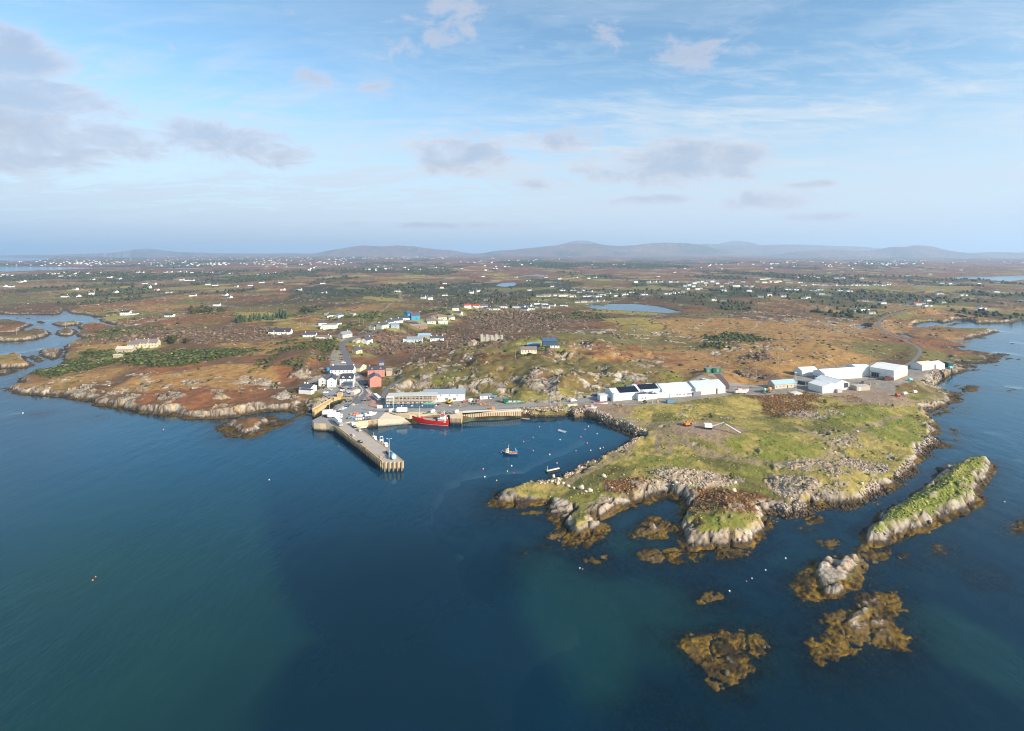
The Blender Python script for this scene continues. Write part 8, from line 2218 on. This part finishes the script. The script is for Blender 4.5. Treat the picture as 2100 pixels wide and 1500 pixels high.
# single houses that can be told apart
for tl, x, y, kd, lb in [('B', 505, 402, 'two', 'white gabled house, left of a pair on the brown slope'), ('B', 545, 405, 'two', 'white gabled house, right of a pair on the brown slope'), ('B', 618, 335, 'red', 'white house with red roof on the far slope'), ('B', 632, 310, 'annex', 'white house above the red-roofed one on the far slope'), ('B', 345, 358, 'annex', 'white house at the end of a lane among scrub'), ('B', 637, 382, 'bung', 'long white bungalow on the slope below the red-roofed house'),
                         ('B', 842, 358, 'two', 'pale gabled house alone among trees left of the pond'), ('B', 800, 368, 'two', 'narrow white house left of the pale gabled one'), ('B', 895, 412, 'grey', 'grey bungalow among bare trees above the village'), ('B', 700, 470, 'cream', 'pale house at the left end of the white bungalow row'), ('B', 775, 455, 'red', 'small white house with red porch in the bungalow row'), ('B', 830, 455, 'red', 'white two-storey house with orange roof in the bungalow row'), ('B', 875, 452, 'grey', 'grey house right of the orange-roofed one'),
                         ('B', 720, 495, 'grey', 'white house below the pale end house of the row'), ('B', 900, 468, 'bung', 'small white flat house below the grey one'), ('B', 1298, 328, 'two', 'white gabled house alone above the yellow terrace'), ('B', 1158, 352, 'cream', 'cream house in trees left of the yellow terrace'), ('B', 1685, 348, 'grey', 'grey house alone beyond the lake'), ('B', 1858, 378, 'annex', 'white house with green garden beyond the lake'), ('B', 2000, 372, 'annex', 'white house at the right end beyond the lake'), ('B', 1810, 303, 'two', 'small white gabled house at the left of the far gable row'),
                         ('a', 400, 390, 'annex', 'white house by a bright green field on the left'), ('a', 480, 388, 'annex', 'white house right of the green field house'), ('a', 465, 345, 'bung', 'cream house on a pale track at the left'), ('a', 565, 375, 'two', 'white gabled house in dark trees on the left'), ('a', 712, 362, 'annex', 'white house behind the dark grove on the left'), ('a', 890, 308, 'annex', 'white house on the left plain below the far woods'), ('a', 1188, 385, 'bung', 'white bungalow on the rust heath'), ('a', 1385, 380, 'annex', 'white house, upper of a pair on the rust heath'), ('a', 1412, 393, 'bung', 'white house, lower of a pair on the rust heath'), ('a', 965, 350, 'red', 'house with tan roof among left plain bushes'),
                         ('a', 920, 336, 'two', 'narrow white house on the left plain'), ('a', 1040, 365, 'grey', 'white house beside a round clump on the left plain'), ('a', 1455, 328, 'dorm', 'white house on the middle plain, left of a narrow one'), ('a', 1740, 350, 'red', 'white house with red roof beside a green patch'), ('a', 1840, 348, 'annex', 'white house right of the red-roofed one with green patch'), ('a', 1995, 365, 'bung', 'small white house on the brown middle plain'), ('a', 1725, 302, 'dorm', 'white house before the far dark woods'), ('a', 1985, 308, 'bung', 'long white house against a dark hedge'),
                         ('C', 1058, 482, 'cream', 'yellow house left of the white farm on the right'), ('C', 1110, 470, 'annex', 'white farmhouse by a dark round tree on the right'), ('C', 1160, 492, 'grey', 'white sheds below the farmhouse by the round tree'), ('C', 1228, 432, 'bung', 'white gabled cottage alone in the right woods'), ('C', 1122, 418, 'bung', 'grey and white house left of the gabled cottage'), ('C', 1448, 442, 'red', 'red-fronted house in the farm cluster on the right'), ('C', 1470, 438, 'two', 'white gabled house beside the red-fronted one'), ('C', 1498, 445, 'annex', 'white house right end of the farm cluster'), ('C', 1508, 418, 'cream', 'yellow house above the farm cluster'), ('C', 1400, 440, 'grey', 'grey sheds left of the red-fronted house'),
                         ('C', 1580, 370, 'dorm', 'white house with black roof on the right plain'), ('C', 1720, 385, 'annex', 'white house before trees on the right plain'), ('C', 1598, 430, 'grey', 'grey house in rough ground on the right'), ('C', 1830, 462, 'annex', 'white house beside a pale rocky patch on the right'), ('C', 2085, 415, 'grey', 'grey house at the right edge'), ('C', 188, 412, 'cream', 'yellow house at the edge of the dark wood'), ('C', 255, 415, 'grey', 'pale cottage right of the yellow house by the wood'), ('C', 530, 385, 'cream', 'tan gabled house below the town'), ('C', 480, 390, 'cream', 'small tan house left of the gabled one below the town'), ('C', 620, 390, 'dorm', 'large white house with black dormers below the town'), ('C', 735, 400, 'grey', 'pale house left of a white gable on the town edge'), ('C', 768, 400, 'two', 'white gabled house on the town edge'), ('C', 855, 380, 'two', 'white house right of the town edge gable'), ('C', 405, 355, 'bung', 'long pale house below the town on a green field'), ('C', 250, 352, 'bung', 'row house below the town left of the green field')]:
    hs_(tl, [(x, y)], kd, lb, None)
# clusters whose members look alike
hs_('B', [(955, 468), (998, 455), (1070, 455), (1112, 455), (1130, 470), (1165, 465), (1150, 452), (1200, 435), (1250, 435), (1215, 455), (1260, 455), (1370, 445), (1295, 445)], 'bung', 'white bungalow in the row on the green rise', 'white bungalow row')
hs_('B', [(1225, 388), (1258, 385), (1290, 383), (1322, 383), (1355, 385), (1388, 385), (1420, 388)], 'long', 'yellow terrace house in the row left of the lake', 'yellow terrace')
hs_('B', [(1450, 425), (1490, 422), (1525, 420), (1560, 418), (1600, 418)], 'grey', 'small grey chalet in the row above the lake', 'lakeside chalets')
hs_('B', [(1355, 350), (1425, 350), (1470, 365), (1500, 388), (1540, 385), (1575, 388), (1605, 380), (1530, 358), (1690, 385), (1715, 382), (1740, 375), (1785, 365), (1640, 370), (1495, 352)], 'annex', 'white house in the cluster on the near side of the lake village', 'lake village houses')
hs_('B', [(1890, 300), (1930, 300), (1968, 300), (2025, 300), (2060, 300)], 'two', 'white gabled house in the far row beyond the lake', 'far gable row')
hs_('B', [(2035, 370), (2060, 365), (2090, 362)], 'annex', 'white house at the right end of the lake village', 'lake village right end')
hs_('C', [(15, 325), (40, 320), (70, 310), (95, 300), (120, 300), (140, 308), (65, 330), (30, 345), (90, 345), (110, 340), (150, 320), (210, 310), (240, 330), (270, 310), (300, 305), (340, 325), (370, 300), (390, 325), (430, 330), (460, 300), (320, 325), (180, 300)], 'two', 'white house in the middle of the far town', 'far town houses')
hs_('C', [(490, 285), (520, 280), (545, 300), (570, 300), (590, 298), (500, 302), (640, 288), (655, 305)], 'long', 'large pale town building beside the dark woods', 'far town large buildings')
hs_('C', [(640, 345), (665, 345), (690, 348), (715, 345), (740, 318), (800, 315), (820, 315), (870, 318), (900, 318), (945, 318), (970, 320), (1020, 318), (1045, 318), (1070, 318), (1095, 318), (1120, 318), (1185, 318), (1225, 320), (1255, 315), (800, 352), (840, 350), (960, 352), (1020, 355), (715, 305)], 'annex', 'white house in the long row right of the far town', 'long white row right of town')
hs_('C', [(900, 240), (980, 238), (800, 265), (830, 270), (945, 278), (985, 275), (1100, 275), (1385, 258), (1520, 250), (1210, 250), (700, 270), (760, 258), (1590, 310), (1640, 312), (1700, 312), (1450, 322), (1820, 310), (1925, 360), (1950, 300)], 'bung', 'small white house scattered on the right-hand plain', 'right plain houses')
hs_('a', [(8, 262), (25, 252), (48, 255), (70, 258), (210, 262), (300, 245), (330, 250), (360, 248), (390, 242), (415, 245), (430, 262), (460, 250), (480, 240), (510, 240), (535, 245), (375, 262), (450, 262), (620, 240), (675, 272), (735, 280), (120, 300), (150, 296), (30, 325), (70, 328)], 'annex', 'small white house in the far left village', 'far left village')
hs_('a', [(850, 240), (880, 240), (1020, 240), (1050, 238), (1105, 235), (1140, 238), (1180, 240), (1240, 238), (1275, 238), (1300, 240), (1350, 245), (1380, 235), (1420, 245), (1590, 250), (1640, 245), (1690, 240), (1700, 205), (1640, 205), (1760, 205), (1120, 288), (1150, 290), (1180, 290), (1280, 315), (1325, 320), (1540, 320), (1610, 302), (570, 285), (950, 312), (1940, 205), (2040, 190)], 'bung', 'small white house scattered on the left-hand plain', 'left plain houses')
hs_('B', [(85, 205), (150, 220), (210, 230), (265, 200), (320, 190), (480, 220), (580, 212), (620, 212), (740, 215), (300, 215), (1030, 205), (940, 215), (1260, 270), (1340, 280), (1440, 272), (1520, 275), (1560, 272), (1150, 290), (870, 265), (1075, 268), (1600, 200), (1690, 190), (1740, 190), (1800, 205), (1950, 265), (2050, 240)], 'bung', 'tiny white house far out on the middle plain', 'middle plain houses')
cnt = 0
for tl, pts, kd, lb, grp in hl:
    for (x, y) in pts:
        p_ = G(*px(tl, [(x, y)])[0])
        if p_.z <= .05:
            p_.z = 1.0
        cnt += 1
        dup(kt[kd], p_ + Vector((0, 0, .1)), R(rt.uniform(-32, 32)), lb, grp, (1 + .12 * (p_.y > 1800)) * rt.uniform(.92, 1.1))
for t_ in kt.values():
    purge(t_)
# the specks of the farthest settlements: too many and too small to pick apart
Pd = []
for (x0, x1, y0, y1, n) in [(330, 720, 527, 545, 170), (0, 330, 531, 546, 60), (700, 920, 526, 532, 90), (920, 1300, 526, 545, 40), (1430, 2100, 525, 545, 70), (1750, 1900, 535, 545, 30), (300, 480, 540, 547, 40), (100, 230, 538, 544, 30), (1300, 2000, 545, 556, 14), (600, 1100, 545, 556, 14)]:
    for _ in range(n):
        p_ = G(rt.uniform(x0, x1), rt.uniform(y0, y1))
        if p_.z > .3 and p_.y < 22000:
            Pd.append((p_.x, p_.y, p_.z, rt.uniform(-.6, .6), rt.uniform(9, 15) * (1 + p_.y / 30000)))
mb = MB()
for x, y, z, a_, L in Pd:
    ca, sa = math.cos(a_), math.sin(a_); W = L * .6; e = 4; r_ = 7
    vs = [(-L / 2, -W / 2, -3), (L / 2, -W / 2, -3), (L / 2, W / 2, -3), (-L / 2, W / 2, -3), (-L / 2, -W / 2, e), (L / 2, -W / 2, e), (L / 2, W / 2, e), (-L / 2, W / 2, e), (-L / 2, 0, r_), (L / 2, 0, r_)]
    mb.add([(x + vx * ca - vy * sa, y + vx * sa + vy * ca, z + vz) for vx, vy, vz in vs], [(0, 1, 5, 4), (1, 2, 6, 9, 5), (2, 3, 7, 6), (3, 0, 4, 8, 7), (4, 5, 9, 8), (6, 7, 8, 9)])
dh = mb.build('distant_houses', M('far white', (222, 220, 214), .85)); dh['kind'] = 'stuff'

# ------------------------------------------------------------------ poles and turbines
pole_me = MB().cyl((0, 0, -1), (0, 0, 9.0), .17, .12, 6).mesh('pole', M('weathered pole', (168, 158, 144), .9))
arm_me = MB().box(-.9, .9, -.06, .06, 8.3, 8.5).mesh('crossarm', M('weathered pole'))
PL = [('t1', 1258, 305, 'beside the pale blue cottage'), ('t1', 1588, 275, 'on the green heath above the rocks'), ('t1', 1350, 465, 'above the rocks behind the market hall'), ('t2', 788, 190, 'below the cream bungalow'), ('t2', 1425, 255, 'on the brown heath right of the bungalow'), ('t2', 1005, 420, 'on the brow of the harbour rocks'), ('m', 1465, 410, 'in the scrub left of the tan grass'), ('m', 1637, 390, 'at the edge of the tan grass'), ('m', 1075, 335, 'on the heath below the green field'), ('m', 1122, 605, 'behind the factory terrace'), ('m', 2060, 590, 'right of the lane in the brush'),
      ('b', 310, 355, 'above the laid-up boat'), ('b', 532, 290, 'behind the blue-roofed cottage'), ('b', 803, 225, 'behind the leftmost warehouse shed'), ('b', 935, 95, 'on the heath, highest behind the warehouses'), ('b', 548, 185, 'on the tan heath, right of a close pair'), ('b', 510, 215, 'on the tan heath, left of a close pair'), ('b', 1108, 180, 'behind the long warehouse roof'), ('b', 1335, 200, 'left of the largest warehouse roof'), ('b', 1358, 165, 'behind the largest warehouse'), ('C', 657, 580, 'on the golden heath, farther of two'), ('C', 727, 612, 'on the golden heath, nearer of two'), ('C', 1107, 540, 'left of the shore road bend'),
      ('L', 270, 540, 'on the left islet of the inlet'), ('L', 1085, 430, 'on the small round islet of the inlet'), ('L', 1640, 345, 'on the islet nearest the inlet lane'), ('h', 1368, 372, 'left of the black-roofed white house'), ('h', 1978, 275, 'right of the black-roofed white house'), ('w', 112, 105, 'in the gorse left of the large white house'), ('w', 752, 185, 'in the thicket, left of a pair'), ('w', 810, 185, 'in the thicket, right of a pair'), ('h', 115, 240, 'by the inlet lane, lower'), ('h', 272, 165, 'by the inlet lane, upper')]
for tl, x, y, lb in PL:
    t_ = thing('power_pole', 'wooden power pole ' + lb, 'power pole', G(*px(tl, [(x, y)])[0]), .3, 'power poles')
    link('pole', pole_me, t_); link('crossarm', arm_me, t_)
for i, (x, lb) in enumerate([(757, 'white wind turbine, leftmost on the far hill'), (765, 'white wind turbine, second from left on the far hill'), (793, 'white wind turbine, third from left on the far hill'), (826, 'white wind turbine, second from right on the far hill'), (857, 'white wind turbine, rightmost on the far hill')]):
    p_ = Vector(((x - CX) / F * 15800, 15800, 0)); p_.z = Hat(p_.x, p_.y)
    t_ = thing('wind_turbine', lb, 'wind turbine', p_, 0, 'wind turbines on the far hill')
    wm = M('turbine white', (232, 232, 232), .5)
    MB().cyl((0, 0, -5), (0, 0, 62), 3.2, 2.0, 8).build('tower', wm, t_)
    MB().box(-2, 2, -5, 3, 61, 65).build('nacelle', wm, t_)
    for k_ in range(3):
        a_ = 2.094 * k_ + i
        MB().cyl((0, -5.5, 63), (34 * math.sin(a_), -5.5, 63 + 34 * math.cos(a_)), 1.5, .5, 5).build('blade', wm, t_)
print('TRIS terrain', len(quads) * 2, 'houses', cnt)

# gardens and gravel round the houses: the ground itself is lawn or drive there
ca_ = terr_me.color_attributes['Col']
buf = np.zeros(len(X) * 4, np.float32); ca_.data.foreach_get('color', buf); buf = buf.reshape(-1, 4)
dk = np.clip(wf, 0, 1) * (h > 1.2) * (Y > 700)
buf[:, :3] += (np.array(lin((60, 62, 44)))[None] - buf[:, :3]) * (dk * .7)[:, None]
for o in COL.objects:
    if o.get('category') != 'house' or o.parent is not None or o.location.y < 560:
        continue
    hx, hy = o.location.x, o.location.y
    rr = 13 + (sum(map(ord, o.name)) * 31) % 9 + hy * .003
    m_ = np.nonzero((np.abs(X - hx) < rr * 1.6) & (np.abs(Y - hy) < rr * 1.6))[0]
    if not len(m_):
        continue
    d_ = np.hypot((X[m_] - hx - ((sum(map(ord, o.name)) * 31) % 7 - 3)) / 1.25, Y[m_] - hy + 4) + (n5[m_] - .5) * 9
    f_ = (1 - sst(d_, rr * .55, rr)) * .5
    tgt = np.array(lin([(132, 142, 68), (160, 150, 134), (146, 146, 84), (120, 132, 62)][len(o.name) * 7 % 4 if '.' not in o.name else int(o.name[-1]) % 4]))
    buf[m_, :3] += (tgt[None] - buf[m_, :3]) * f_[:, None]
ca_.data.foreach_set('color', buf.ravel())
